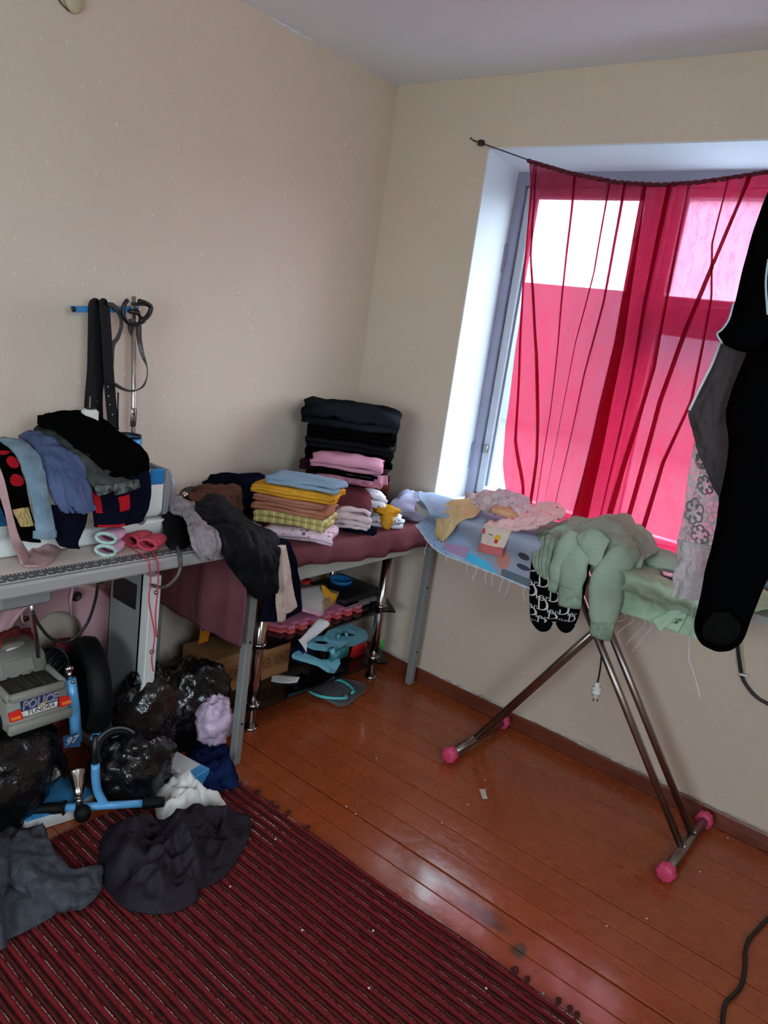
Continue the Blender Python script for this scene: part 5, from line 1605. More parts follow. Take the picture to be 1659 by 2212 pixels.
def ring_piece(name, outer, inner, th, m, parent):
    """Flat plastic piece with an opening, from matched outer and inner outlines."""
    n = len(outer)
    V = [Vector(p) for p in outer] + [Vector(p) for p in inner]
    d = Vector(th)
    V = V + [v + d for v in V]
    F = []
    for i in range(n):
        j = (i + 1) % n
        F += [(i, j, n + j, n + i)[::-1], (2 * n + i, 2 * n + j, 3 * n + j, 3 * n + i), (i, j, 2 * n + j, 2 * n + i), (n + i, 3 * n + i, 3 * n + j, n + j)]
    return O(name, (V, F), m, parent, smooth=False)


ty = T('toy_parts', 'pale teal plastic toy shell with oval openings on the lower rack shelf', 'toy', (0.36, -0.35, S2))
ring_piece('upper_shell', [(0.360, -0.440, 0.247), (0.340, -0.376, 0.262), (0.320, -0.243, 0.241), (0.340, -0.136, 0.188), (0.360, -0.136, 0.168), (0.380, -0.203, 0.166), (0.390, -0.318, 0.194), (0.380, -0.417, 0.224)],
           [(0.360, -0.345, 0.232), (0.350, -0.318, 0.239), (0.340, -0.263, 0.229), (0.350, -0.228, 0.213), (0.360, -0.225, 0.201), (0.370, -0.261, 0.203), (0.370, -0.305, 0.214), (0.365, -0.331, 0.220)], (0, 0, -0.020), M_teal, ty)
ring_piece('lower_shell', [(0.360, -0.541, 0.231), (0.350, -0.491, 0.252), (0.350, -0.416, 0.237), (0.370, -0.359, 0.214), (0.390, -0.313, 0.202), (0.400, -0.369, 0.186), (0.400, -0.457, 0.205), (0.380, -0.516, 0.220)],
           [(0.370, -0.515, 0.241), (0.360, -0.483, 0.243), (0.360, -0.443, 0.233), (0.370, -0.412, 0.223), (0.380, -0.405, 0.217), (0.385, -0.438, 0.217), (0.385, -0.479, 0.227), (0.375, -0.502, 0.233)], (0, 0, -0.012), M_teal, ty)
for p in (((0.390, -0.334, 0.245), (0.390, -0.325, 0.218)), ((0.385, -0.381, 0.246), (0.385, -0.373, 0.219))):
    O('peg', tube(list(p), 0.007, 8), M_teal, ty)
O('tray_front', prism([(0.340, -0.603, 0.187), (0.340, -0.573, 0.191), (0.400, -0.493, 0.152), (0.420, -0.399, 0.138), (0.440, -0.413, 0.129), (0.440, -0.437, 0.102), (0.440, -0.479, 0.119), (0.410, -0.513, 0.145), (0.350, -0.601, 0.178)], (0.0, 0.01, 0.014), 0.002), M_teal, ty, smooth=False)
O('tray_post', tube([(0.420, -0.452, 0.211), (0.425, -0.433, 0.171), (0.420, -0.408, 0.187)], [0.014, 0.008, 0.014], 8), M_teal, ty)
O('toy_block', box((0.320, -0.511, 0.174), (0.06, 0.11, 0.055), rotz(12), 0.004), plastic('deep_navy_plastic', (20, 34, 74), 0.35), None, label='deep navy plastic block behind the teal tray', cat='toy')
tb = T('toy_bin', 'green-teal plastic bin lying on its side in front of the red one', 'toy', (0.420, -0.395, 0.148))
O('bin', box((0.400, -0.376, 0.160), (0.03, 0.105, 0.042), eul(0, 10, 6), 0.006, 2), M_teal2, tb)
O('rim', box((0.419, -0.393, 0.172), (0.006, 0.115, 0.050), eul(0, 10, 6), 0.002), M_teal2, tb)
tb = T('toy_bin', 'bright red plastic bin lying next to the far chrome post', 'toy', (0.380, -0.224, 0.113))
O('bin', box((0.360, -0.203, 0.122), (0.04, 0.095, 0.045), eul(0, 8, 4), 0.006, 2), plastic('bin_red', (190, 26, 34), 0.3), tb)
O('rim', box((0.383, -0.226, 0.137), (0.006, 0.105, 0.052), eul(0, 8, 4), 0.002), MATS['bin_red'], tb)
O('toy_strip', box((0.460, -0.159, 0.172), (0.01, 0.014, 0.045), None, 0.003), plastic('toy_green', (40, 170, 60), 0.35), None, label='small bright green plastic strip behind the far chrome post', cat='toy')
O('paper_scrap', shell(catmull(catmull(np.array([[(0.315, -0.671, 0.112), (0.321, -0.635, 0.108), (0.355, -0.614, 0.110), (0.388, -0.587, 0.112)], [(0.339, -0.699, 0.104), (0.365, -0.675, 0.102), (0.391, -0.648, 0.103), (0.405, -0.618, 0.104)]]), 6).transpose(1, 0, 2), 14).transpose(1, 0, 2), 0.0012), MATS['white_paper'], None,
  label='small creased white paper lying at the front of the lower glass shelf', cat='paper')

# clear plastic lid with teal handles on the floor
M_clear = NT('clear_plastic')
M_clear.t.nodes.remove(M_clear.b)
a_ = M_clear.n('BsdfTransparent')
a_.inputs[0].default_value = (0.80, 0.80, 0.80, 1)
b2 = M_clear.n('BsdfPrincipled')
b2.inputs['Base Color'].default_value = (0.30, 0.30, 0.30, 1)
b2.inputs['Roughness'].default_value = 0.15
mx_ = M_clear.n('MixShader')
mx_.inputs[0].default_value = 0.30
M_clear.l(a_.outputs[0], mx_.inputs[1])
M_clear.l(b2.outputs[0], mx_.inputs[2])
M_clear.l(mx_.outputs[0], M_clear.out.inputs[0])
lid = T('container_lid', 'clear ribbed plastic container lid with two teal clips on the floor', 'lid', (0.420, -0.403, 0.000))
cor = [(0.341, -0.504, 0.004), (0.323, -0.344, 0.004), (0.469, -0.255, 0.004), (0.510, -0.297, 0.004), (0.545, -0.454, 0.004), (0.525, -0.488, 0.004)]
O('panel', prism(cor, (0, 0, 0.012), 0.003), M_clear.m, lid, smooth=False)
O('edge_rim', tube([(p[0], p[1], 0.018) for p in cor + [cor[0]]], 0.0035, 6), M_clear.m, lid)
for f_ in np.linspace(0.15, 0.85, 7):
    a1 = Vector(cor[0]).lerp(Vector(cor[1]), f_)
    a2 = Vector(cor[5]).lerp(Vector(cor[3]), f_)
    O('rib', tube([(a1.x * 0.8 + a2.x * 0.2, a1.y * 0.8 + a2.y * 0.2, 0.018), (a1.x * 0.2 + a2.x * 0.8, a1.y * 0.2 + a2.y * 0.8, 0.018)], 0.002, 5), M_clear.m, lid)
M_aqua = plastic('aqua_plastic', (84, 190, 186), 0.35)
O('clip', tube(curve([(0.358, -0.511, 0.022), (0.428, -0.514, 0.024), (0.480, -0.482, 0.024), (0.514, -0.435, 0.024), (0.501, -0.420, 0.024)], 18), 0.0062, 8), M_aqua, lid)
O('clip', tube(curve([(0.361, -0.358, 0.022), (0.402, -0.335, 0.024), (0.455, -0.340, 0.024), (0.498, -0.364, 0.024), (0.499, -0.383, 0.024)], 18), 0.0062, 8), M_aqua, lid)
# ================================================================== CURTAIN ON ITS STRING
def curtain_mat():
    k = NT('sheer_red_cotton')
    k.t.nodes.remove(k.b)
    tc_ = k.n('TexCoord')
    n = k.n('TexNoise', Scale=420.0, Detail=2.0)
    k.l(tc_.outputs['Object'], n.inputs['Vector'])
    mp = k.n('Mapping')
    mp.inputs['Scale'].default_value = (30, 30, 9)
    k.l(tc_.outputs['Object'], mp.inputs['Vector'])
    n2 = k.n('TexNoise', Scale=1.0, Detail=5.0)
    k.l(mp.outputs[0], n2.inputs['Vector'])
    tr = k.n('BsdfTransparent')
    tr.inputs[0].default_value = (0.60, 0.27, 0.34, 1)
    tl = k.n('BsdfTranslucent')
    tl.inputs[0].default_value = (0.50, 0.012, 0.044, 1)
    df = k.n('BsdfDiffuse')
    df.inputs[0].default_value = (0.24, 0.02, 0.06, 1)
    m1 = k.n('MixShader')
    m1.inputs[0].default_value = 0.22
    k.l(tl.outputs[0], m1.inputs[1])
    k.l(df.outputs[0], m1.inputs[2])
    m2 = k.n('MixShader')
    mp3 = k.n('Mapping')
    mp3.inputs['Scale'].default_value = (22, 22, 7)
    mp3.inputs['Rotation'].default_value = (0, 0.25, 0)
    k.l(tc_.outputs['Object'], mp3.inputs['Vector'])
    n3 = k.n('TexNoise', Scale=1.0, Detail=7.0, Roughness=0.65)
    k.l(mp3.outputs[0], n3.inputs['Vector'])
    line = k.math('ABSOLUTE', k.math('SUBTRACT', n3.outputs['Fac'], 0.5))
    crease = k.ramp(line, [(0.0, (0.17,) * 3), (0.018, (0.0,) * 3)])
    f = k.math('ADD', k.ramp(n2.outputs['Fac'], [(0.25, (0.50,) * 3), (0.75, (0.64,) * 3)]), crease)
    k.l(f, m2.inputs[0])
    k.l(tr.outputs[0], m2.inputs[1])
    k.l(m1.outputs[0], m2.inputs[2])
    bp = k.n('Bump')
    bp.inputs['Strength'].default_value = 0.5
    bp.inputs['Distance'].default_value = 0.004
    k.l(n2.outputs['Fac'], bp.inputs['Height'])
    k.l(bp.outputs[0], tl.inputs['Normal'])
    k.l(m2.outputs[0], k.out.inputs[0])
    return k.m


M_curtain = curtain_mat()
STR = [(0.428, 2.264), (0.474, 2.251), (0.676, 2.192), (0.693, 2.187), (0.867, 2.144), (1.051, 2.112), (1.201, 2.103), (1.323, 2.110), (1.436, 2.125), (1.541, 2.141), (1.70, 2.190), (1.86, 2.262)]
LEFT = [(2.19, 0.690), (2.051, 0.718), (1.835, 0.750), (1.597, 0.773), (1.385, 0.780), (1.203, 0.787), (1.057, 0.808), (0.948, 0.844), (0.90, 0.85)]


def lerp_tab(tab, v):
    tab = sorted(tab)
    xs = [a for a, _ in tab]
    return float(np.interp(v, xs, [b for _, b in tab]))


cur = T('curtain', 'sheer red cotton curtain gathered on a string across the window', 'curtain', (1.22, -0.012, 0.84))
# folds: list of (z, x) track and half widths at top and bottom
FOLDS = [
    ([(2.10, 1.160), (1.632, 1.180), (1.311, 1.175), (0.85, 1.160)], 0.009, 0.030),
    ([(2.14, 0.895), (1.747, 0.925), (1.326, 0.970), (0.85, 0.99)], 0.004, 0.0012),
    ([(2.12, 1.030), (1.852, 1.039), (1.60, 1.020), (0.85, 1.02)], 0.004, 0.0004),
    ([(2.12, 1.090), (1.76, 1.094), (1.50, 1.077), (0.85, 1.06)], 0.005, 0.0006),
    ([(2.17, 0.725), (1.837, 0.772), (1.503, 0.866), (1.127, 0.945), (0.85, 0.96)], 0.003, 0.010),
    ([(2.11, 1.245), (1.772, 1.244), (1.489, 1.258), (0.85, 1.24)], 0.010, 0.002),
    ([(2.11, 1.308), (1.807, 1.316), (1.562, 1.324), (1.20, 1.29), (0.85, 1.262)], 0.002, 0.012),
    ([(2.13, 1.490), (1.874, 1.437), (1.695, 1.404), (1.457, 1.372), (1.212, 1.362), (0.85, 1.34)], 0.006, 0.010),
    ([(2.13, 1.428), (1.96, 1.424), (1.80, 1.46), (1.474, 1.471), (1.26, 1.426), (0.85, 1.40)], 0.002, 0.008),
    ([(2.15, 1.60), (1.6, 1.58), (0.85, 1.55)], 0.008, 0.016),
    ([(2.19, 0.712), (1.767, 0.757), (1.459, 0.802), (1.157, 0.845), (0.968, 0.905), (0.85, 0.92)], 0.002, 0.007),
]
NR = 80
rows = []
for i in range(NR):
    v = i / (NR - 1)
    row = []
    # column positions in the flat cloth are the same for every row
    xl_b, xr = 0.69, 1.79
    base_cols = np.linspace(0, 1, 90)
    ev = []
    zc = 2.15 - v * 1.225
    xl = lerp_tab(LEFT, zc)
    for s_ in base_cols:
        ev.append((xl + (xr - xl) * s_, 0, s_))
    rows.append((zc, xl, xr))
V = []
ncol = None
for i in range(NR):
    v = i / (NR - 1)
    zc, xl, xr = rows[i]
    pts = []
    tracks = sorted([(lerp_tab([(a, b) for a, b in tr_], zc), wt + (wb - wt) * v) for tr_, wt, wb in FOLDS])
    xs = [xl] + [t_[0] for t_ in tracks] + [xr]
    per = 9
    for k_ in range(len(xs) - 1):
        a = xs[k_] + (tracks[k_ - 1][1] * -1 if k_ > 0 else 0)
        b = xs[k_ + 1] + (tracks[k_][1] if k_ < len(tracks) else 0)
        for q in range(per):
            x = a + (b - a) * q / (per - 1)
            pts.append((x, k_, q))
    ncol = len(pts)
    for j, (x, k_, q) in enumerate(pts):
        ztop = lerp_tab(STR, x) - 0.004
        zb = 0.925 - 0.078 * min(1.0, max(0.0, (x - 0.90) / 0.16))
        z = ztop + (zb + 0.004 * math.sin(x * 30) - ztop) * v
        y = -0.012 + 0.010 * v
        y += -0.0022 * (k_ % 2) - 0.0015 * k_ * 0.2
        y += 0.012 * v * math.sin(x * 21 + 1.3) + 0.006 * v * math.sin(x * 47 + v * 3)
        y += 0.006 * noise.noise((x * 14, z * 5, 1.7)) * min(1, v * 6)
        y += 0.005 * math.sin(x * 160) * max(0, 1 - v * 9)
        V.append((x, y, z))
F = []
for i in range(NR - 1):
    for j in range(ncol - 1):
        a = i * ncol + j
        F.append((a, a + 1, a + ncol + 1, a + ncol))
O('cloth', (V, F), M_curtain, cur)
# gathered heading rolled round the string
M_head = mat('dense_red_cotton', (96, 22, 40), rough=0.9, var=0.3, vscale=60.0, bump=0.6, bscale=120.0)
hp, hr = [], []
for i in range(120):
    x = 0.686 + (1.79 - 0.686) * i / 119
    hp.append((x, -0.013 + 0.002 * math.sin(i * 1.9), lerp_tab(STR, x) - 0.003 + 0.0015 * math.sin(i * 2.3)))
    hr.append(0.006 + 0.0022 * abs(math.sin(i * 1.1)))
O('heading', tube(hp, hr, 8), M_head, cur)
st_ = T('curtain_string', 'dark string knotted to a nail beside the window, holding the red curtain', 'string', (1.14, -0.01, 2.10))
O('string', tube([(x, -0.012, z) for x, z in STR], 0.0022, 6), M_black, st_)
for x in (0.428, 1.86):
    O('nail', tube([(x, 0.002, 2.264), (x - 0.004, -0.022, 2.268), (x - 0.0045, -0.024, 2.2685)], [0.002, 0.002, 0.005], 8), M_black, st_)
O('knot', blob((0.468, -0.014, 2.253), (0.016, 0.011, 0.011), seed=4, amp=0.3, f=2.5, nu=14, nv=10), M_black, st_)

# ================================================================== IRONING BOARD
BZ = 0.890
M_pinkrub = mat('pink_rubber', (214, 70, 110), rough=0.45)
ib = T('ironing_board', 'ironing board on chrome scissor legs with pink fluted feet below the window', 'ironing board', (1.40, -0.235, 0))
bo = []
for k_ in range(15):
    a = math.pi / 2 + math.pi * k_ / 14
    bo.append((0.73 + 0.075 * math.cos(a), -0.310 + 0.105 * math.sin(a), BZ - 0.022))
bo += [(1.98, -0.415, BZ - 0.022), (1.98, -0.205, BZ - 0.022)]
O('board', prism(bo, (0, 0, 0.022)), M_apron, ib, smooth=False)
for (fx, tx, dy) in ((1.045, 1.566, 0.030), (1.855, 1.250, 0.052)):
    sgn = 1 if fx > 1.4 else -1
    for s_ in (-1, 1):
        O('leg', tube([(fx, -0.245 + s_ * dy, 0.034), (tx, -0.245 + s_ * dy * 1.0, BZ - 0.022)], 0.0125, 16), M_steel, ib)
    fb_ = O('foot_bar', tube([(fx, -0.425, 0.030), (fx, -0.062, 0.030)], 0.0165, 16), M_steel, ib)
    for y in (-0.443, -0.058):
        pr = []
        for yy, rr_ in ((-0.020, 0.020), (-0.016, 0.0275), (0.012, 0.0285), (0.018, 0.024), (0.018, 0.017)):
            for k_ in range(32):
                a = 2 * math.pi * k_ / 32
                r_ = rr_ * (1 + 0.075 * math.cos(a * 8))
                pr.append((fx + r_ * math.cos(a), y + yy * (1 if y < -0.2 else -1), 0.030 + r_ * math.sin(a)))
        Fp = []
        for i in range(4):
            for k_ in range(32):
                Fp.append((i * 32 + k_, i * 32 + (k_ + 1) % 32, (i + 1) * 32 + (k_ + 1) % 32, (i + 1) * 32 + k_))
        Fp += [tuple(range(31, -1, -1)), tuple(128 + k_ for k_ in range(32))]
        O('foot', (pr, Fp), M_pinkrub, ib)
    for s_ in (-1, 1):
        O('clamp_bolt', lathe([(0.006, 0), (0.006, 0.004), (0.003, 0.006), (0, 0.006)], (fx + 0.004, -0.245 + s_ * dy, 0.046), (0.3, 0, 1), 10), M_chrome, fb_)
O('pivot', tube([(1.425, -0.315, 0.640), (1.425, -0.175, 0.640)], 0.006, 10), M_steel, ib)

# ---- pale blue printed cover, left half


def thin_cloth(name, rgb, rgb2, amount=0.45):
    """Thin cotton that lets some daylight through."""
    k = NT(name)
    tc_ = k.n('TexCoord')
    n = k.n('TexNoise', Scale=7.0, Detail=4.0)
    k.l(tc_.outputs['Object'], n.inputs['Vector'])
    c = k.ramp(n.outputs['Fac'], [(0.35, lin(rgb2)), (0.65, lin(rgb))])
    k.t.nodes.remove(k.b)
    df = k.n('BsdfDiffuse')
    tl = k.n('BsdfTranslucent')
    k.l(c, df.inputs[0])
    k.l(c, tl.inputs[0])
    mx = k.n('MixShader')
    mx.inputs[0].default_value = amount
    k.l(df.outputs[0], mx.inputs[1])
    k.l(tl.outputs[0], mx.inputs[2])
    k.l(mx.outputs[0], k.out.inputs[0])
    return k.m


K_cover = thin_cloth('pale_blue_cover', (196, 214, 232), (178, 198, 220))
cv = T('board_cover', 'pale blue printed cotton cover with frayed hem over the tip of the ironing board', 'cloth', (0.95, -0.23, BZ))
cs_ = sheet('spread', [
    [(0.615, -0.190, 0.902), (0.74, -0.190, 0.902), (0.92, -0.190, 0.902), (1.10, -0.190, 0.902), (1.32, -0.190, 0.902)],
    [(0.622, -0.300, 0.906), (0.74, -0.300, 0.906), (0.92, -0.300, 0.906), (1.10, -0.300, 0.906), (1.32, -0.300, 0.906)],
    [(0.802, -0.471, 0.900), (0.896, -0.462, 0.907), (1.023, -0.450, 0.907), (1.138, -0.453, 0.907), (1.294, -0.448, 0.907)],
    [(0.734, -0.403, 0.842), (0.855, -0.423, 0.833), (1.008, -0.427, 0.833), (1.130, -0.428, 0.822), (1.289, -0.428, 0.820)],
    [(0.703, -0.396, 0.817), (0.833, -0.425, 0.759), (0.996, -0.431, 0.751), (1.141, -0.432, 0.746), (1.301, -0.432, 0.741)]],
    K_cover, cv, nu=44, nv=54, th=0.003, wr=0.004, wf=6, seed=101, along=0.004, cr=0.003)
fri = []
for i in range(46):
    v = i / 45
    p = Vector(on_surf(cs_, [(1.0, v)])[0])
    fri.append((p.x, p.y, p.z))
O('frayed_hem', tube(fri, [0.0030 + 0.0012 * math.sin(i * 2.2) for i in range(46)], 6), mat('white_cotton_fray', (226, 226, 230), rough=0.95, bump=0.8, bscale=200.0), cv)
for i, v in enumerate((0.16, 0.33, 0.47, 0.53, 0.60, 0.64, 0.72, 0.76, 0.86)):
    p = Vector(on_surf(cs_, [(1.0, v)])[0])
    L = (0.05, 0.02, 0.035, 0.05, 0.04, 0.045, 0.05, 0.06, 0.05)[i]
    O('loose_thread', tube(curve([p, p + Vector((0.004 * math.sin(i * 3), -0.003, -L * 0.4)), p + Vector((-0.006 * math.cos(i * 2), -0.004, -L * 0.75)), p + Vector((0.008 * math.sin(i * 1.7), -0.004, -L))], 10), 0.0011, 5), MATS['white_cotton_fray'], cv)


def quad_on(o, a, b, c, d, off=0.0015, nu=10, nv=10):
    """Patch of colour on a cloth: the (u, v) quad a b c d, subdivided to follow the surface."""
    uv = []
    for i in range(nu):
        s = i / (nu - 1)
        for j in range(nv):
            t_ = j / (nv - 1)
            uv.append(tuple((a[q] * (1 - t_) + b[q] * t_) * (1 - s) + (d[q] * (1 - t_) + c[q] * t_) * s for q in (0, 1)))
    F_ = [(i * nv + j, (i + 1) * nv + j, (i + 1) * nv + j + 1, i * nv + j + 1) for i in range(nu - 1) for j in range(nv - 1)]
    return on_surf(o, uv, off), F_


def star_geo(o, u, v, r_, asp, off=0.0012):
    uv = [(u, v)]
    for k_ in range(10):
        a = math.pi * k_ / 5
        q = r_ if k_ % 2 == 0 else r_ * 0.42
        uv.append((u + q * math.cos(a), v + q * math.sin(a) * asp))
    return on_surf(o, uv, off), [(0, 1 + k_, 1 + (k_ + 1) % 10) for k_ in range(10)]


M_st = mat('blue_star_print', (120, 144, 180), rough=0.9)
sg = []
for u, v in ((0.80, 0.05), (0.90, 0.07), (0.95, 0.13), (0.86, 0.13), (0.91, 0.20), (0.97, 0.22), (0.84, 0.22), (0.79, 0.13), (0.94, 0.29), (0.87, 0.28), (0.98, 0.32), (0.72, 0.05)):
    sg.append(star_geo(cs_, u, v, 0.016, 0.75))
so = O('star_print', join(*sg), M_st, cv)
so['kind'] = 'stuff'
O('cyan_glow', quad_on(cs_, (0.88, 0.44), (0.90, 0.58), (0.985, 0.68), (0.965, 0.44), 0.0014, 10, 16), mat('cyan_glow', (70, 186, 226), rough=0.8), cv)  # cyan patch paints the daylight glowing through the thin cover
O('lilac_print', quad_on(cs_, (0.87, 0.27), (0.82, 0.44), (0.955, 0.45), (0.94, 0.30), 0.0014, 10, 16), mat('lilac_print', (176, 140, 178), rough=0.8), cv)
O('grey_print', quad_on(cs_, (0.50, 0.20), (0.50, 1.0), (0.985, 1.0), (0.985, 0.62), 0.0007, 24, 30), mat('grey_print', (152, 158, 174), rough=0.9), cv)
O('tan_oval_print', disc_on(cs_, 0.80, 0.70, 0.11, 0.055, 0.0016, 24), mat('tan_print', (196, 134, 118), rough=0.9), cv)
O('leaf_print', disc_on(cs_, 0.68, 0.84, 0.035, 0.035, 0.0016), mat('dark_leaf_print', (66, 64, 78), rough=0.9), cv)
O('leaf_print', disc_on(cs_, 0.80, 0.84, 0.030, 0.042, 0.0016), MATS['dark_leaf_print'], cv)
O('stem_print', patch_on(cs_, 0.66, 0.88, 0.895, 0.903, 0.0018, 8, 2), MATS['dark_leaf_print'], cv)
O('lower_print', patch_on(cs_, 0.90, 0.985, 0.70, 1.0, 0.0012, 6, 16), mat('slate_print', (92, 108, 116), rough=0.9), cv)

# ---- baby clothes on it
K_sand = cloth('sand_yellow_jersey', (212, 184, 138), (198, 168, 122))
g = sheet('baby_bodysuit', [[(0.811, -0.269, 0.932), (0.840, -0.255, 0.949), (0.884, -0.269, 0.940)], [(0.783, -0.340, 0.910), (0.858, -0.340, 0.929), (0.946, -0.354, 0.936)], [(0.810, -0.425, 0.894), (0.886, -0.439, 0.919), (0.972, -0.439, 0.928)],
                            [(0.837, -0.464, 0.864), (0.889, -0.476, 0.876), (0.939, -0.476, 0.897)], [(0.846, -0.469, 0.825), (0.888, -0.481, 0.829), (0.916, -0.480, 0.854)], [(0.855, -0.471, 0.815), (0.886, -0.483, 0.813), (0.901, -0.481, 0.826)]],
          K_sand, None, nu=40, nv=20, th=0.006, wr=0.007, wf=14, seed=102, label='sand yellow baby bodysuit hanging over the tip of the ironing board', cat='baby clothes')
for u, v in ((0.93, 0.22), (0.975, 0.5), (0.95, 0.8)):
    p = on_surf(g, [(u, v)], 0.001)[0]
    O('snap', lathe([(0.0034, 0), (0.0034, 0.002), (0.0015, 0.003), (0, 0.003)], p, (0.3, -1, 0.2), 10), metal('brass_snap', (150, 110, 70), 0.3), g)
K_starbeige = speckle_mat('grey_pink_star_print', (206, 184, 186), [(150, 130, 150), (206, 184, 186), (176, 156, 166)], 38.0, 0.14, 0.18)
g = sheet('baby_romper', [[(0.799, -0.237, 0.937), (0.882, -0.230, 0.968), (0.978, -0.230, 0.988), (1.068, -0.244, 0.985)], [(0.852, -0.294, 0.934), (0.933, -0.294, 0.965), (1.026, -0.294, 0.985), (1.108, -0.294, 0.976)],
                          [(0.900, -0.336, 0.929), (0.972, -0.343, 0.949), (1.057, -0.343, 0.968), (1.133, -0.329, 0.966)], [(0.927, -0.354, 0.931), (0.990, -0.364, 0.942), (1.079, -0.368, 0.959), (1.144, -0.343, 0.966)]],
          K_starbeige, None, nu=32, nv=40, th=0.016, wr=0.016, wf=16, seed=103, label='grey-pink star-print romper heaped at the back of the ironing board', cat='baby clothes')
O('baby_hat', join(blob((1.051, -0.382, 0.957), (0.050, 0.030, 0.016), seed=104, amp=0.2, f=2.0, ridge=0.3, rf=4, rz=10)), cloth('apricot_jersey', (222, 174, 136), (206, 154, 118)), None,
  label='small apricot baby hat lying in front of the star-print romper', cat='hat')
K_pinkprint = speckle_mat('pink_fruit_print', (232, 188, 184), [(206, 70, 80), (232, 188, 184), (216, 140, 60), (226, 150, 150)], 34.0, 0.20, 0.26)
g = sheet('baby_trousers', [[(1.095, -0.262, 0.973), (1.146, -0.247, 0.998), (1.203, -0.247, 0.993)], [(1.083, -0.333, 0.950), (1.160, -0.318, 0.979), (1.239, -0.304, 0.988)], [(1.036, -0.403, 0.925), (1.132, -0.389, 0.953), (1.226, -0.375, 0.973)],
                            [(1.024, -0.446, 0.910), (1.113, -0.439, 0.921), (1.206, -0.425, 0.945)]], K_pinkprint, None, nu=30, nv=34, th=0.012, wr=0.010, wf=13, seed=105,
          label='pink fruit-print baby trousers spread along the ironing board', cat='baby clothes')
g = T('baby_leggings', 'cream cupcake-print baby leggings with a rose cuff over the board front', 'baby clothes', (1.087, -0.464, 0.854))
lgs = sheet('leg', [[(1.016, -0.440, 0.910), (1.068, -0.442, 0.918), (1.126, -0.442, 0.918)], [(1.025, -0.457, 0.898), (1.075, -0.460, 0.903), (1.130, -0.460, 0.906)], [(1.029, -0.460, 0.870), (1.072, -0.464, 0.873), (1.125, -0.463, 0.878)], [(1.030, -0.462, 0.844), (1.071, -0.466, 0.847), (1.117, -0.464, 0.850)]],
            cloth('cream_cotton', (226, 206, 192), (212, 190, 176)), g, nu=24, nv=20, th=0.006, wr=0.003, seed=106)
sheet('cuff', [[(1.028, -0.464, 0.850), (1.072, -0.469, 0.852), (1.119, -0.467, 0.858)], [(1.027, -0.465, 0.820), (1.074, -0.469, 0.823), (1.120, -0.467, 0.827)]], cloth('rose_cuff', (206, 112, 112), (190, 96, 98)), g, nu=8, nv=18, th=0.008, wr=0.001, seed=107)
M_yel = mat('cupcake_yellow_print', (226, 178, 50), rough=0.9)
M_rd = mat('cupcake_red_print', (196, 60, 60), rough=0.9)
O('cupcake_print', disc_on(lgs, 0.56, 0.66, 0.13, 0.10, 0.001), M_yel, g)
O('cupcake_case_print', patch_on(lgs, 0.62, 0.78, 0.60, 0.72, 0.0012, 4, 4), M_rd, g)
O('cupcake_print', disc_on(lgs, 0.42, 0.06, 0.12, 0.06, 0.001), M_rd, g)
O('curl_print', patch_on(lgs, 0.48, 0.51, 0.28, 0.46, 0.001, 3, 6), MATS['dark_leaf_print'], g)

# ---- black sweatshirt with all-over lettering
K_jet = cloth('jet_black_knit', (14, 13, 14), var=0.2)
g = sheet('sweatshirt', [[(1.211, -0.432, 0.874), (1.258, -0.434, 0.885), (1.310, -0.435, 0.894), (1.360, -0.435, 0.903), (1.408, -0.434, 0.912)], [(1.217, -0.437, 0.816), (1.270, -0.441, 0.826), (1.322, -0.442, 0.839), (1.370, -0.441, 0.854), (1.414, -0.438, 0.865)],
                         [(1.228, -0.438, 0.738), (1.284, -0.444, 0.750), (1.333, -0.445, 0.764), (1.380, -0.444, 0.783), (1.417, -0.440, 0.798)], [(1.244, -0.438, 0.670), (1.296, -0.444, 0.681), (1.341, -0.445, 0.693), (1.384, -0.444, 0.708), (1.413, -0.440, 0.720)],
                         [(1.255, -0.438, 0.637), (1.300, -0.444, 0.642), (1.340, -0.444, 0.669), (1.382, -0.444, 0.669), (1.408, -0.440, 0.684)]], K_jet, None, nu=40, nv=34, th=0.006, wr=0.003, seed=108,
          label='black sweatshirt with white all-over lettering hanging from the board front', cat='sweatshirt')
M_lett = mat('white_letter_print', (206, 202, 196), rough=0.8)
# serif capital: thin stem, swelling bowl
VD = [(-0.36, -0.36), (-0.36, -0.32), (-0.27, -0.30), (-0.27, 0.30), (-0.36, 0.32), (-0.36, 0.36), (-0.19, 0.36), (-0.19, -0.36)]
FD = [(0, 7, 2, 1), (2, 7, 6, 3), (3, 6, 5, 4)]
k0 = len(VD)
for k_ in range(15):
    a = math.pi / 2 - math.pi * k_ / 14
    VD.append((-0.19 + 0.52 * math.cos(a), 0.36 * math.sin(a)))
    VD.append((-0.19 + 0.38 * math.cos(a), 0.315 * math.sin(a)))
FD += [(k0 + 2 * q, k0 + 2 * q + 2, k0 + 2 * q + 3, k0 + 2 * q + 1) for q in range(14)]
VO, FO = text2d('ior', -0.012)
Wm, Hm = 0.160, 0.235
lets = []
for r_ in range(9):
    for c_ in range(-1, 4):
        v0 = 0.04 + c_ * 0.40 + (r_ % 2) * 0.20
        u0 = -0.04 + r_ * 0.130 + v0 * 0.10
        for (VV, FF, sc_, dx, dy) in ((VD, FD, 0.050, 0.0, 0.0), (VO, FO, 0.033, 0.030, -0.010)):
            uv = []
            ok = True
            for x, y in VV:
                xm, ym = x * sc_ + dx, y * sc_ + dy
                vv, uu = v0 + xm / Wm, u0 - ym / Hm + xm * 0.9
                if not (-0.12 < vv < 1.12 and -0.1 < uu < 1.0):
                    ok = False
                vv, uu = min(max(vv, 0.005), 0.995), min(max(uu, 0.005), 0.975)
                uv.append((uu, vv))
            if ok:
                lets.append((on_surf(g, uv, 0.0008), FF))
lo = O('lettering', join(*lets), M_lett, g, smooth=False)
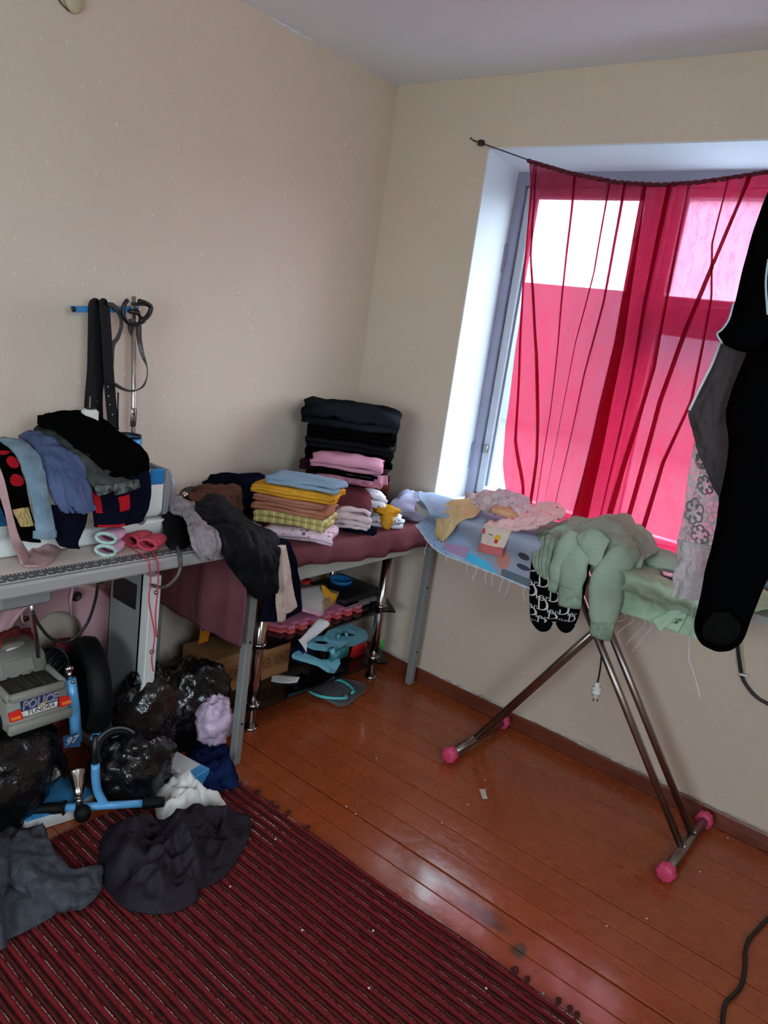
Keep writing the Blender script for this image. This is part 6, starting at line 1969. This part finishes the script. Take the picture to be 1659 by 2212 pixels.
lo['kind'] = 'stuff'
for pts in ([(1.261, -0.441, 0.640), (1.290, -0.445, 0.635), (1.314, -0.445, 0.644), (1.330, -0.444, 0.662)], [(1.346, -0.444, 0.668), (1.369, -0.445, 0.661), (1.389, -0.445, 0.668), (1.404, -0.441, 0.682)]):
    O('cuff', tube(curve(pts, 10), [0.006, 0.010, 0.014, 0.017, 0.019, 0.019, 0.017, 0.014, 0.010, 0.006], 8, flat=(0.45, (0, -1, 0))), K_jet, g)

# ---- sage green sweatshirt
K_sage = cloth('sage_green_fleece', (166, 182, 160), (150, 166, 144), vscale=9.0)
K_sagerib = cloth('sage_rib_knit', (154, 170, 148), (128, 142, 122), vscale=30.0)
g = T('sweatshirt', 'sage green sweatshirt with ribbed cuffs slumped over the ironing board', 'sweatshirt', (1.408, -0.367, 0.881))
sheet('body', [[(1.119, -0.225, 0.896), (1.240, -0.225, 0.968), (1.370, -0.218, 1.021), (1.459, -0.218, 1.006), (1.545, -0.218, 0.942)], [(1.157, -0.325, 0.889), (1.275, -0.325, 0.962), (1.397, -0.325, 1.005), (1.490, -0.311, 0.986), (1.558, -0.282, 0.943)],
               [(1.217, -0.403, 0.887), (1.322, -0.417, 0.949), (1.419, -0.417, 0.970), (1.499, -0.396, 0.958), (1.558, -0.353, 0.940)], [(1.278, -0.442, 0.889), (1.358, -0.452, 0.918), (1.430, -0.456, 0.917), (1.485, -0.438, 0.921), (1.552, -0.389, 0.927)],
               [(1.307, -0.445, 0.877), (1.373, -0.456, 0.898), (1.439, -0.459, 0.894), (1.480, -0.442, 0.898), (1.542, -0.392, 0.916)]], K_sage, g, nu=44, nv=44, th=0.010, wr=0.018, wf=7.5, seed=110)
sheet('waistband', [[(1.181, -0.367, 0.901), (1.214, -0.367, 0.927), (1.276, -0.381, 0.943)], [(1.192, -0.410, 0.900), (1.241, -0.424, 0.923), (1.294, -0.438, 0.928)], [(1.218, -0.445, 0.874), (1.262, -0.459, 0.896), (1.294, -0.459, 0.899)], [(1.226, -0.445, 0.837), (1.266, -0.459, 0.840), (1.296, -0.459, 0.843)], [(1.245, -0.445, 0.812), (1.281, -0.458, 0.803), (1.305, -0.459, 0.799)]],
      K_sagerib, g, nu=40, nv=26, th=0.010, wr=0.004, wf=10, seed=111, along=0.010)


def sleeve(name, path, radii, flat, parent, m, n=20, seg=26, wr=0.006, seed=1, up=(0, -1, 0)):
    P_ = catmull(path, seg)
    R_ = catmull(np.array(radii)[:, None], seg)[:, 0]
    Vs, Fs = tube(P_, R_, n, True, (flat, up))
    Vs = np.array([tuple(v) for v in Vs])
    d = fbm(Vs, 14.0, seed, 2)
    c = np.repeat(P_, n, axis=0)
    dr = Vs - c
    dr /= np.maximum(np.linalg.norm(dr, axis=1, keepdims=True), 1e-6)
    return O(name, (Vs + dr * (d * wr)[:, None], Fs), m, parent)


def ribcuff(path, radii, flat, parent, m, ribs=18, up=(0, -1, 0)):
    n = ribs * 4
    P_ = catmull(path, 6)
    R_ = catmull(np.array(radii)[:, None], 6)[:, 0]
    Vs, Fs = tube(P_, R_, n, True, (flat, up))
    Vs = np.array([tuple(v) for v in Vs])
    c = np.repeat(P_, n, axis=0)
    kk = np.tile(np.arange(n), 6)
    s_ = 1 + 0.05 * np.cos(kk * 2 * math.pi * ribs / n)
    return O('cuff', (c + (Vs - c) * s_[:, None], Fs), m, parent)


sleeve('sleeve', [(1.350, -0.438, 0.972), (1.340, -0.463, 0.922), (1.327, -0.467, 0.856), (1.323, -0.467, 0.807)], [0.030, 0.038, 0.030, 0.020], 0.55, g, K_sage, seed=112)
ribcuff([(1.323, -0.467, 0.815), (1.319, -0.467, 0.770)], [0.020, 0.014], 0.5, g, K_sagerib)
sleeve('sleeve', [(1.376, -0.452, 0.941), (1.377, -0.467, 0.895), (1.378, -0.470, 0.850), (1.380, -0.470, 0.804)], [0.034, 0.042, 0.044, 0.038], 0.5, g, K_sage, seed=113)
ribcuff([(1.379, -0.470, 0.809), (1.384, -0.470, 0.773), (1.389, -0.470, 0.742)], [0.038, 0.0385, 0.037], 0.42, g, K_sagerib, 24)
sleeve('sleeve', [(1.532, -0.396, 0.962), (1.509, -0.438, 0.939), (1.493, -0.463, 0.878), (1.493, -0.467, 0.803), (1.504, -0.467, 0.730)], [0.030, 0.046, 0.050, 0.046, 0.038], 0.55, g, K_sage, seed=114, wr=0.009)
ribcuff([(1.502, -0.467, 0.737), (1.504, -0.467, 0.707), (1.505, -0.467, 0.680)], [0.038, 0.036, 0.032], 0.5, g, K_sagerib, 22)
sheet('pocket_flap', [[(1.370, -0.452, 0.982), (1.418, -0.452, 1.002), (1.465, -0.452, 0.982)], [(1.369, -0.467, 0.961), (1.418, -0.477, 0.957), (1.461, -0.467, 0.948)], [(1.411, -0.467, 0.913), (1.435, -0.474, 0.899), (1.459, -0.467, 0.902)]], K_sage, g, nu=18, nv=18, th=0.008, wr=0.006, seed=115)
sheet('folded_back', [[(1.515, -0.254, 0.942), (1.563, -0.247, 0.949), (1.609, -0.240, 0.946)], [(1.532, -0.311, 0.930), (1.587, -0.311, 0.938), (1.631, -0.296, 0.940)], [(1.547, -0.335, 0.917), (1.600, -0.335, 0.921), (1.639, -0.318, 0.925)], [(1.557, -0.332, 0.911), (1.605, -0.332, 0.907), (1.641, -0.314, 0.913)]], K_sage, g, nu=22, nv=22, th=0.012, wr=0.006, seed=116)

# ---- right half of the board: pale green cover, its hanging print, a phone
K_mintc = thin_cloth('pale_green_cotton', (206, 228, 198), (186, 212, 180), 0.3)
cv2 = T('board_cover', 'pale green cotton cover with loose threads on the right half of the ironing board', 'cloth', (1.65, -0.23, BZ))
c2_ = sheet('spread', [
    [(1.335, -0.190, 0.902), (1.50, -0.190, 0.902), (1.70, -0.190, 0.902), (1.96, -0.190, 0.902)],
    [(1.335, -0.300, 0.906), (1.50, -0.300, 0.906), (1.70, -0.300, 0.906), (1.96, -0.300, 0.906)],
    [(1.549, -0.499, 0.905), (1.620, -0.502, 0.907), (1.729, -0.504, 0.907), (1.879, -0.503, 0.907)],
    [(1.503, -0.424, 0.813), (1.607, -0.427, 0.819), (1.711, -0.427, 0.819), (1.868, -0.427, 0.819)],
    [(1.518, -0.427, 0.765), (1.611, -0.432, 0.772), (1.708, -0.432, 0.766), (1.868, -0.431, 0.772)]], K_mintc, cv2, nu=40, nv=40, th=0.003, wr=0.010, wf=11, seed=120, along=0.006)
for i, v in enumerate((0.12, 0.2, 0.33, 0.41)):
    p = Vector(on_surf(c2_, [(1.0, v)])[0])
    O('loose_thread', tube(curve([p, p + Vector((0.010, -0.003, -0.012)), p + Vector((-0.012, -0.004, -0.03 - 0.012 * i)), p + Vector((-0.03, -0.004, -0.05 - 0.02 * i))], 12), 0.0009, 5), MATS['white_cotton_fray'], cv2)
g = T('baby_cloth', 'folded pale green cloth with a line drawing hanging at the right of the board', 'cloth', (1.688, -0.438, 0.813))
a_ = sheet('front_flap', [[(1.703, -0.435, 0.864), (1.729, -0.437, 0.871)], [(1.671, -0.438, 0.814), (1.705, -0.441, 0.817)], [(1.636, -0.438, 0.782), (1.668, -0.441, 0.753)]], K_mintc, g, nu=16, nv=12, th=0.003, wr=0.003, seed=121)
b3 = sheet('back_flap', [[(1.699, -0.434, 0.854), (1.733, -0.434, 0.872)], [(1.692, -0.436, 0.807), (1.727, -0.436, 0.819)], [(1.680, -0.436, 0.771), (1.717, -0.436, 0.770)]], K_mintc, g, nu=16, nv=12, th=0.003, wr=0.003, seed=122)
M_line = mat('pencil_line_print', (70, 76, 66), rough=0.9)
for q in range(3):
    uvs = [(0.62 + 0.10 * math.cos(t_ + q), 0.32 + 0.18 * q + 0.16 * math.sin(t_)) for t_ in np.linspace(0, 5.6, 18)]
    O('line_drawing', tube(on_surf(b3, uvs, 0.0006), 0.0008, 4), M_line, g)
ph_ = (1.650, -0.387, 0.918)
O('phone', box(ph_, (0.062, 0.085, 0.010), rotz(25), 0.004, 2), plastic('maroon_phone', (62, 34, 40), 0.2), None, label='dark maroon phone lying at the right end of the ironing board', cat='phone')

# white plug hanging from the iron's lead
pg = T('power_plug', 'white two-pin plug dangling on a black lead under the ironing board', 'plug', (1.474, -0.300, 0.427))
O('lead', tube(curve([(1.452, -0.300, 0.664), (1.461, -0.300, 0.584), (1.469, -0.300, 0.519), (1.472, -0.300, 0.459)], 20), 0.0032, 7), M_black, pg)
M_plug = plastic('white_plug_plastic', (222, 220, 212), 0.4)
c0 = Vector((1.471, -0.300, 0.462))
dn = (Vector((1.477, -0.300, 0.399)) - c0).normalized()
O('body', lathe([(0.006, 0.0), (0.0085, 0.004), (0.0085, 0.016), (0.017, 0.018), (0.018, 0.024), (0.013, 0.026), (0.013, 0.030), (0.018, 0.032), (0.0175, 0.038), (0.013, 0.040), (0.0145, 0.052), (0.010, 0.054), (0, 0.054)], c0, dn, 22), M_plug, pg)
for s_ in (-1, 1):
    q = c0 + dn * 0.054 + Vector((0.006 * s_, 0.004 * s_, 0))
    O('pin', tube([q, q + dn * 0.014], 0.0022, 8), metal('brass_pin', (120, 84, 56), 0.3), pg)

# ================================================================== CLOTHES HANGING IN THE FOREGROUND
def loft(rows, th, n=28, wr=0.006, seed=1, wf=9.0):
    """Hanging garment: each row gives left and right points; an oval of depth th joins them."""
    vd = np.array([-0.60, 0.80, 0.0])
    A = catmull([r_[0] for r_ in rows], 44)
    B_ = catmull([r_[1] for r_ in rows], 44)
    T_ = catmull(np.array([[t_] for t_ in th]), 44)[:, 0]
    V_ = []
    for a, b, t_ in zip(A, B_, T_):
        for k_ in range(n):
            q = 2 * math.pi * k_ / n
            V_.append((a + b) / 2 + (b - a) / 2 * math.cos(q) + vd * math.sin(q) * t_)
    V_ = np.array(V_)
    c = np.repeat((A + B_) / 2, n, axis=0)
    dr = V_ - c
    dr /= np.maximum(np.linalg.norm(dr, axis=1, keepdims=True), 1e-6)
    V_ = V_ + dr * (fbm(V_, wf, seed, 2) * wr)[:, None]
    F_ = []
    for i in range(43):
        for k_ in range(n):
            F_.append((i * n + k_, i * n + (k_ + 1) % n, (i + 1) * n + (k_ + 1) % n, (i + 1) * n + k_))
    F_ += [tuple(range(n - 1, -1, -1)), tuple(43 * n + k_ for k_ in range(n))]
    return V_, F_


K_coat = cloth('black_wool', (7, 7, 8), var=0.2, bump=0.1)
rk = T('clothes_rail', 'steel clothes rail on a floor stand beside the window', 'clothes rail', (2.55, -0.74, 0))
O('rail', tube([(1.90, -0.74, 2.05), (3.10, -0.74, 2.05)], 0.012, 12), M_steel, rk)
for x in (2.62, 3.05):
    O('stand_pole', tube([(x, -0.74, 0.02), (x, -0.74, 2.05)], 0.012, 12), M_steel, rk)
O('stand_foot', tube([(2.62, -0.74, 0.014), (3.05, -0.74, 0.014)], 0.012, 12), M_steel, rk)
for x in (2.62, 3.05):
    O('stand_foot', tube([(x, -0.96, 0.013), (x, -0.52, 0.013)], 0.012, 12), M_steel, rk)
ct = T('coat', 'black coat hanging in the foreground, its empty sleeve reaching below the sill', 'coat', (1.915, -0.800, 0.892))
O('sleeve', loft([((1.781, -0.760, 1.957), (2.028, -0.760, 1.999)), ((1.818, -0.780, 1.819), (2.037, -0.780, 1.846)), ((1.807, -0.790, 1.679), (2.030, -0.790, 1.718)), ((1.809, -0.800, 1.566), (2.027, -0.800, 1.605)), ((1.796, -0.800, 1.448), (2.002, -0.800, 1.494)), ((1.822, -0.800, 1.356), (1.998, -0.800, 1.403)),
                  ((1.832, -0.800, 1.226), (1.984, -0.800, 1.275)), ((1.838, -0.800, 1.101), (1.976, -0.800, 1.143)), ((1.842, -0.800, 1.003), (1.962, -0.800, 1.044)), ((1.841, -0.800, 0.924), (1.957, -0.800, 0.967)), ((1.861, -0.800, 0.888), (1.951, -0.800, 0.925)), ((1.898, -0.800, 0.881), (1.935, -0.800, 0.897))],
                 [0.04, 0.06, 0.07, 0.06, 0.06, 0.06, 0.055, 0.05, 0.045, 0.042, 0.03, 0.01], seed=131), K_coat, ct)
O('cuff_lining', loft([((1.887, -0.855, 0.987), (1.920, -0.855, 0.999)), ((1.875, -0.862, 0.949), (1.953, -0.862, 0.978)), ((1.882, -0.856, 0.920), (1.952, -0.856, 0.949)), ((1.908, -0.850, 0.912), (1.936, -0.850, 0.924))], [0.004, 0.006, 0.006, 0.003], wr=0.001), cloth('charcoal_lining', (20, 19, 18)), ct)
O('hanger_strap', tube([(1.928, -0.760, 1.974), (1.93, -0.74, 2.04)], 0.006, 6), M_black, ct)
bl_ = T('blouse', 'black short-sleeved top with pale piping hanging above the grey dress', 'blouse', (1.795, -0.840, 1.572))
O('body', loft([((1.784, -0.840, 1.916), (1.898, -0.840, 1.938)), ((1.775, -0.850, 1.844), (1.903, -0.850, 1.856)), ((1.776, -0.860, 1.742), (1.911, -0.860, 1.760)), ((1.771, -0.860, 1.648), (1.883, -0.860, 1.660)), ((1.754, -0.860, 1.604), (1.851, -0.860, 1.603)), ((1.770, -0.860, 1.586), (1.838, -0.860, 1.579)), ((1.800, -0.860, 1.575), (1.825, -0.860, 1.573))],
               [0.03, 0.04, 0.045, 0.04, 0.03, 0.02, 0.008], seed=132), K_coat, bl_)
O('piping', tube(curve([(1.778, -0.885, 1.671), (1.778, -0.890, 1.636), (1.769, -0.890, 1.614), (1.761, -0.890, 1.603), (1.776, -0.890, 1.585)], 16), 0.0022, 6), mat('pale_piping', (170, 190, 196), rough=0.7), bl_)
O('neck_piping', tube(curve([(1.830, -0.900, 1.763), (1.836, -0.900, 1.717), (1.855, -0.900, 1.653)], 10), 0.0024, 6), MATS['pale_piping'], bl_)
O('hanger_strap', tube([(1.859, -0.840, 1.921), (1.95, -0.74, 2.04)], 0.005, 6), M_black, bl_)


def sheer(name, rgb, opac, pattern=None):
    k = NT(name)
    k.t.nodes.remove(k.b)
    tr = k.n('BsdfTransparent')
    df = k.n('BsdfDiffuse')
    df.inputs[0].default_value = (*lin(rgb), 1)
    tl = k.n('BsdfTranslucent')
    tl.inputs[0].default_value = (*lin(rgb), 1)
    m1 = k.n('MixShader')
    m1.inputs[0].default_value = 0.4
    k.l(df.outputs[0], m1.inputs[1])
    k.l(tl.outputs[0], m1.inputs[2])
    m2 = k.n('MixShader')
    m2.inputs[0].default_value = opac
    if pattern:
        tc_ = k.n('TexCoord')
        v = k.n('TexVoronoi', Scale=pattern, feature='DISTANCE_TO_EDGE')
        k.l(tc_.outputs['Object'], v.inputs['Vector'])
        k.l(k.ramp(v.outputs['Distance'], [(0.05, (0.97,) * 3), (0.16, (opac,) * 3)]), m2.inputs[0])
    k.l(tr.outputs[0], m2.inputs[1])
    k.l(m1.outputs[0], m2.inputs[2])
    k.l(m2.outputs[0], k.out.inputs[0])
    return k.m


dr_ = T('dress', 'sheer grey pleated dress with white lace hem hanging behind the black coat', 'dress', (1.809, -0.740, 0.986))
sheet('skirt', [[(1.735, -0.760, 1.589), (1.772, -0.760, 1.583), (1.823, -0.760, 1.581)], [(1.719, -0.760, 1.504), (1.774, -0.770, 1.499), (1.824, -0.760, 1.496)], [(1.700, -0.760, 1.426), (1.761, -0.770, 1.420), (1.831, -0.760, 1.422)],
                [(1.729, -0.760, 1.358), (1.782, -0.770, 1.352), (1.850, -0.760, 1.344)], [(1.776, -0.760, 1.288), (1.815, -0.770, 1.281), (1.865, -0.760, 1.281)], [(1.821, -0.760, 1.226), (1.844, -0.770, 1.224), (1.879, -0.760, 1.223)]], sheer('sheer_grey_georgette', (92, 84, 84), 0.96), dr_, nu=60, nv=24, th=0.004, wr=0.006, wf=26, seed=133)
O('binding', tube(curve([(1.736, -0.765, 1.591), (1.729, -0.765, 1.541), (1.720, -0.765, 1.504), (1.710, -0.765, 1.462), (1.702, -0.765, 1.425)], 20), 0.0035, 6), mat('white_binding', (216, 210, 210), rough=0.8), dr_)
M_lace = sheer('white_lace', (214, 212, 212), 0.35, 60.0)
M_lace2 = sheer('dense_white_lace', (206, 204, 202), 0.70, 75.0)
lc = sheet('lace', [[(1.723, -0.740, 1.356), (1.753, -0.740, 1.322), (1.799, -0.740, 1.315)], [(1.729, -0.740, 1.264), (1.769, -0.745, 1.262), (1.814, -0.740, 1.250)], [(1.738, -0.740, 1.183), (1.777, -0.750, 1.183), (1.822, -0.740, 1.170)],
                    [(1.740, -0.740, 1.105), (1.784, -0.750, 1.107), (1.832, -0.740, 1.103)]], M_lace, dr_, nu=30, nv=20, th=0.002, wr=0.003, seed=134)
sheet('lace_hem', [[(1.740, -0.740, 1.105), (1.783, -0.750, 1.111), (1.835, -0.740, 1.115)], [(1.749, -0.745, 1.054), (1.790, -0.755, 1.062), (1.843, -0.745, 1.065)], [(1.756, -0.745, 0.996), (1.797, -0.755, 1.007), (1.849, -0.745, 1.013)], [(1.757, -0.740, 0.956), (1.799, -0.750, 0.966), (1.851, -0.740, 0.976)]],
      M_lace2, dr_, nu=30, nv=24, th=0.003, wr=0.012, wf=16, seed=135)
M_petal = sheer('lace_petal_grey', (150, 146, 148), 0.85)
for (fu, fv, rr_) in ((0.66, 0.35, 0.020), (0.36, 0.55, 0.015), (0.88, 0.6, 0.016), (0.12, 0.35, 0.012)):
    for k_ in range(6):
        a = 2 * math.pi * k_ / 6
        q = [(fu + rr_ * 4.6 * (math.cos(a) * 0.9 + 0.55 * math.cos(a + t_)), fv + rr_ * 10.0 * (math.sin(a) * 0.9 + 0.55 * math.sin(a + t_))) for t_ in np.linspace(-2.4, 2.4, 9)]
        O('lace_petal', tube(on_surf(lc, q, 0.001), 0.0022, 5), M_petal, dr_)
O('loose_thread', tube(curve([(1.813, -0.745, 0.969), (1.820, -0.745, 0.904), (1.835, -0.745, 0.821), (1.850, -0.745, 0.795), (1.870, -0.745, 0.759), (1.887, -0.745, 0.725)], 24), 0.0012, 5), MATS['white_cotton_fray'], dr_)
O('hanger_strap', tube([(1.823, -0.760, 1.581), (1.888, -0.750, 1.922), (1.92, -0.74, 2.04)], 0.004, 6), M_black, dr_)

# ================================================================== ON THE SILL, CABLES
M_pl = mat('lilac_pack_film', (196, 176, 190), rough=0.1, var=0.2, vscale=20.0, coat=0.6)
M_pb = mat('blue_pack_film', (140, 200, 222), rough=0.1, var=0.15, vscale=20.0, coat=0.6)
for nm, zc, sx, sd, mm in (('lilac plastic pack lying lowest on the window sill', 0.851, 0.11, 141, M_pl), ('sky blue plastic pack in the middle of the sill stack', 0.882, 0.10, 142, M_pb), ('topmost lilac plastic pack of the sill stack', 0.911, 0.09, 143, M_pl)):
    O('plastic_pack', blob((1.90, -0.004, zc), (sx, 0.030, 0.015), seed=sd, amp=0.1, f=2.0, ridge=0.2, rf=5, zmin=0.8335), mm, None, label=nm, cat='package', group='plastic packs on the sill')
wc = T('wall_cable', 'black cable clipped to the wall below the window sill', 'cable', (1.836, -0.006, 0.561))
O('cable', tube(curve([(1.773, -0.007, 0.748), (1.801, -0.007, 0.658), (1.822, -0.007, 0.599), (1.842, -0.008, 0.553), (1.872, -0.008, 0.521), (1.909, -0.008, 0.500), (1.969, -0.008, 0.493), (2.078, -0.008, 0.493)], 40), 0.0058, 8), M_black, wc)
O('thin_cable', tube(curve([(1.793, -0.005, 0.738), (1.818, -0.005, 0.647), (1.847, -0.005, 0.564)], 14), 0.0032, 6), plastic('cream_cable', (186, 172, 136), 0.6), wc)
O('clip', box((1.846, -0.012, 0.562), (0.030, 0.012, 0.007), eul(0, -6, 0), 0.002), M_plug, wc)
O('floor_cable', tube(curve([(2.206, -0.201, 0.007), (2.161, -0.301, 0.007), (2.137, -0.373, 0.007), (2.124, -0.452, 0.007), (2.117, -0.508, 0.007), (2.121, -0.563, 0.007), (2.134, -0.617, 0.007), (2.144, -0.692, 0.007), (2.138, -0.748, 0.007), (2.130, -0.792, 0.007), (2.142, -0.861, 0.007), (2.175, -0.977, 0.007)], 60), 0.006, 8), M_black, None,
  label='black cable snaking over the floorboards at the lower right', cat='cable')
g = T('wall_fitting', 'pale plastic fitting with a short wire high on the left wall', 'fitting', (0.000, -1.432, 2.270))
O('cover', blob((0.012, -1.436, 2.279), (0.014, 0.030, 0.040), seed=3, amp=0.06, f=1.5, nu=20, nv=14), plastic('cream_fitting', (190, 176, 142), 0.5), g)
O('wire', tube(curve([(0.006, -1.484, 2.271), (0.006, -1.470, 2.254), (0.006, -1.445, 2.242)], 12), 0.002, 5), plastic('brown_wire', (92, 74, 50), 0.6), g)

# ================================================================== RUG AND LITTER
def rug_mat():
    k = NT('woven_red_rug')
    ge = k.n('TexCoord')
    sp = k.n('SeparateXYZ')
    k.l(ge.outputs['Object'], sp.inputs[0])
    x, y = sp.outputs[0], sp.outputs[1]
    nz = k.n('TexNoise', Scale=6.0, Detail=3.0)
    k.l(ge.outputs['Object'], nz.inputs['Vector'])
    yw = k.math('ADD', y, k.math('MULTIPLY', k.math('SUBTRACT', nz.outputs['Fac'], 0.5), 0.006))
    ph = k.math('FRACT', k.math('DIVIDE', k.math('MULTIPLY', yw, -1.0), 0.0315))
    mp = k.n('Mapping')
    mp.inputs['Scale'].default_value = (26, 200, 1)
    k.l(ge.outputs['Object'], mp.inputs['Vector'])
    n1 = k.n('TexNoise', Scale=1.0, Detail=3.0)
    k.l(mp.outputs[0], n1.inputs['Vector'])
    n2 = k.n('TexNoise', Scale=190.0, Detail=3.0)
    k.l(ge.outputs['Object'], n2.inputs['Vector'])
    base = k.ramp(ph, [(0.0, lin((92, 30, 30))), (0.26, lin((122, 32, 33))), (0.34, lin((92, 26, 28))), (0.50, lin((54, 27, 23))), (0.68, lin((94, 29, 29))), (0.80, lin((58, 25, 22))), (0.93, lin((88, 28, 30)))])
    dash = k.math('MULTIPLY', k.math('GREATER_THAN', n1.outputs['Fac'], 0.50), k.math('MULTIPLY', k.math('GREATER_THAN', ph, 0.40), k.math('LESS_THAN', ph, 0.62)))
    c = k.mix(dash, base, lin((38, 26, 22)))
    d2 = k.math('MULTIPLY', k.math('GREATER_THAN', n1.outputs['Fac'], 0.47), k.math('MULTIPLY', k.math('GREATER_THAN', ph, 0.885), k.math('LESS_THAN', ph, 0.985)))
    sp2 = k.math('MULTIPLY', d2, k.math('GREATER_THAN', n2.outputs['Fac'], 0.46))
    c = k.mix(sp2, c, lin((198, 180, 162)))
    k.l(c, k.b.inputs['Base Color'])
    k.b.inputs['Roughness'].default_value = 1.0
    k.b.inputs['Specular IOR Level'].default_value = 0.1
    k.bump(n2.outputs['Fac'], 0.5, 0.004)
    return k.m


RX0, RX1, RY0, RY1 = 0.545, 2.70, -1.1185, -3.40
nx, ny_ = 50, int((RY0 - RY1) / 0.00263)
Vr = np.zeros((ny_ + 1, nx + 1, 3))
for j in range(nx + 1):
    x = RX0 + (RX1 - RX0) * j / nx
    yy = np.linspace(RY0, RY1, ny_ + 1)
    wob = 0.004 * math.sin(x * 4.1) + 0.0025 * math.sin(x * 13.0)
    Vr[:, j, 0] = x
    Vr[:, j, 1] = yy + wob * np.exp((RY1 - yy) * 0 + (yy - RY0) * 3)
    Vr[:, j, 2] = 0.0095 + 0.0022 * np.sin((yy - RY0) * 2 * math.pi / 0.01575 + 0.6 * math.sin(x * 9))
Vr[0, :, 2] = 0.0015
idx = np.arange((ny_ + 1) * (nx + 1)).reshape(ny_ + 1, nx + 1)
Fr = np.stack([idx[:-1, :-1], idx[1:, :-1], idx[1:, 1:], idx[:-1, 1:]], -1).reshape(-1, 4).tolist()
rg = T('rug', 'long red and brown striped rag rug on the floorboards', 'rug', (1.5, -2.2, 0))
rgo = O('weave', (Vr.reshape(-1, 3), Fr), rug_mat(), rg)
M_tuft = mat('dark_red_tuft', (74, 18, 22), rough=1.0, bump=0.6, bscale=200.0)
for i, p in enumerate(((0.753, -1.125, 0.010), (0.823, -1.127, 0.010), (0.849, -1.127, 0.010), (0.890, -1.118, 0.010), (0.981, -1.123, 0.010), (1.705, -1.118, 0.012), (1.740, -1.114, 0.010), (1.825, -1.114, 0.010), (1.855, -1.113, 0.010), (1.875, -1.117, 0.010))):
    p = Vector(p)
    r_ = 0.008 if i in (0, 5) else 0.005
    O('tuft', tube(curve([p + Vector((0, -0.012, 0)), p + Vector((r_, 0, 0.004)), p + Vector((0, r_ * 1.4, 0.006)), p + Vector((-r_, 0.002, 0.003)), p + Vector((0.002, -0.004, 0.004))], 14), 0.0035, 6), M_tuft, rg)
O('paper_scrap', prism([(1.217, -0.505, 0.002), (1.230, -0.485, 0.002), (1.243, -0.503, 0.002), (1.266, -0.528, 0.002), (1.254, -0.542, 0.002)], (0, 0, 0.0018)), mat('cream_paper', (206, 198, 178), rough=0.8), None, smooth=False,
  label='torn cream scrap lying alone on the bare floorboards', cat='paper')
cr = []
for px_ in ((1.238, -0.613, 0.003), (0.979, -0.941, 0.003), (1.024, -0.946, 0.003), (1.237, -0.764, 0.003), (1.876, -0.653, 0.003), (1.806, -0.771, 0.003), (1.924, -0.314, 0.003), (1.938, -0.051, 0.003), (1.785, -1.112, 0.003), (1.666, -0.006, 0.003), (0.861, -0.646, 0.003), (1.200, -0.438, 0.003),
             (1.255, -1.417, 0.014), (1.486, -1.425, 0.016), (0.957, -1.234, 0.014), (1.682, -1.214, 0.014), (1.018, -1.455, 0.014), (1.379, -1.282, 0.014)):
    cr.append(blob(px_, (0.0035, 0.003, 0.0022), seed=len(cr) + 1, amp=0.3, f=2, nu=8, nv=6))
O('crumbs', join(*cr), mat('pale_crumbs', (206, 190, 170), rough=0.9), None, label='pale crumbs scattered over the rug and floorboards', cat='crumbs', kind='stuff')
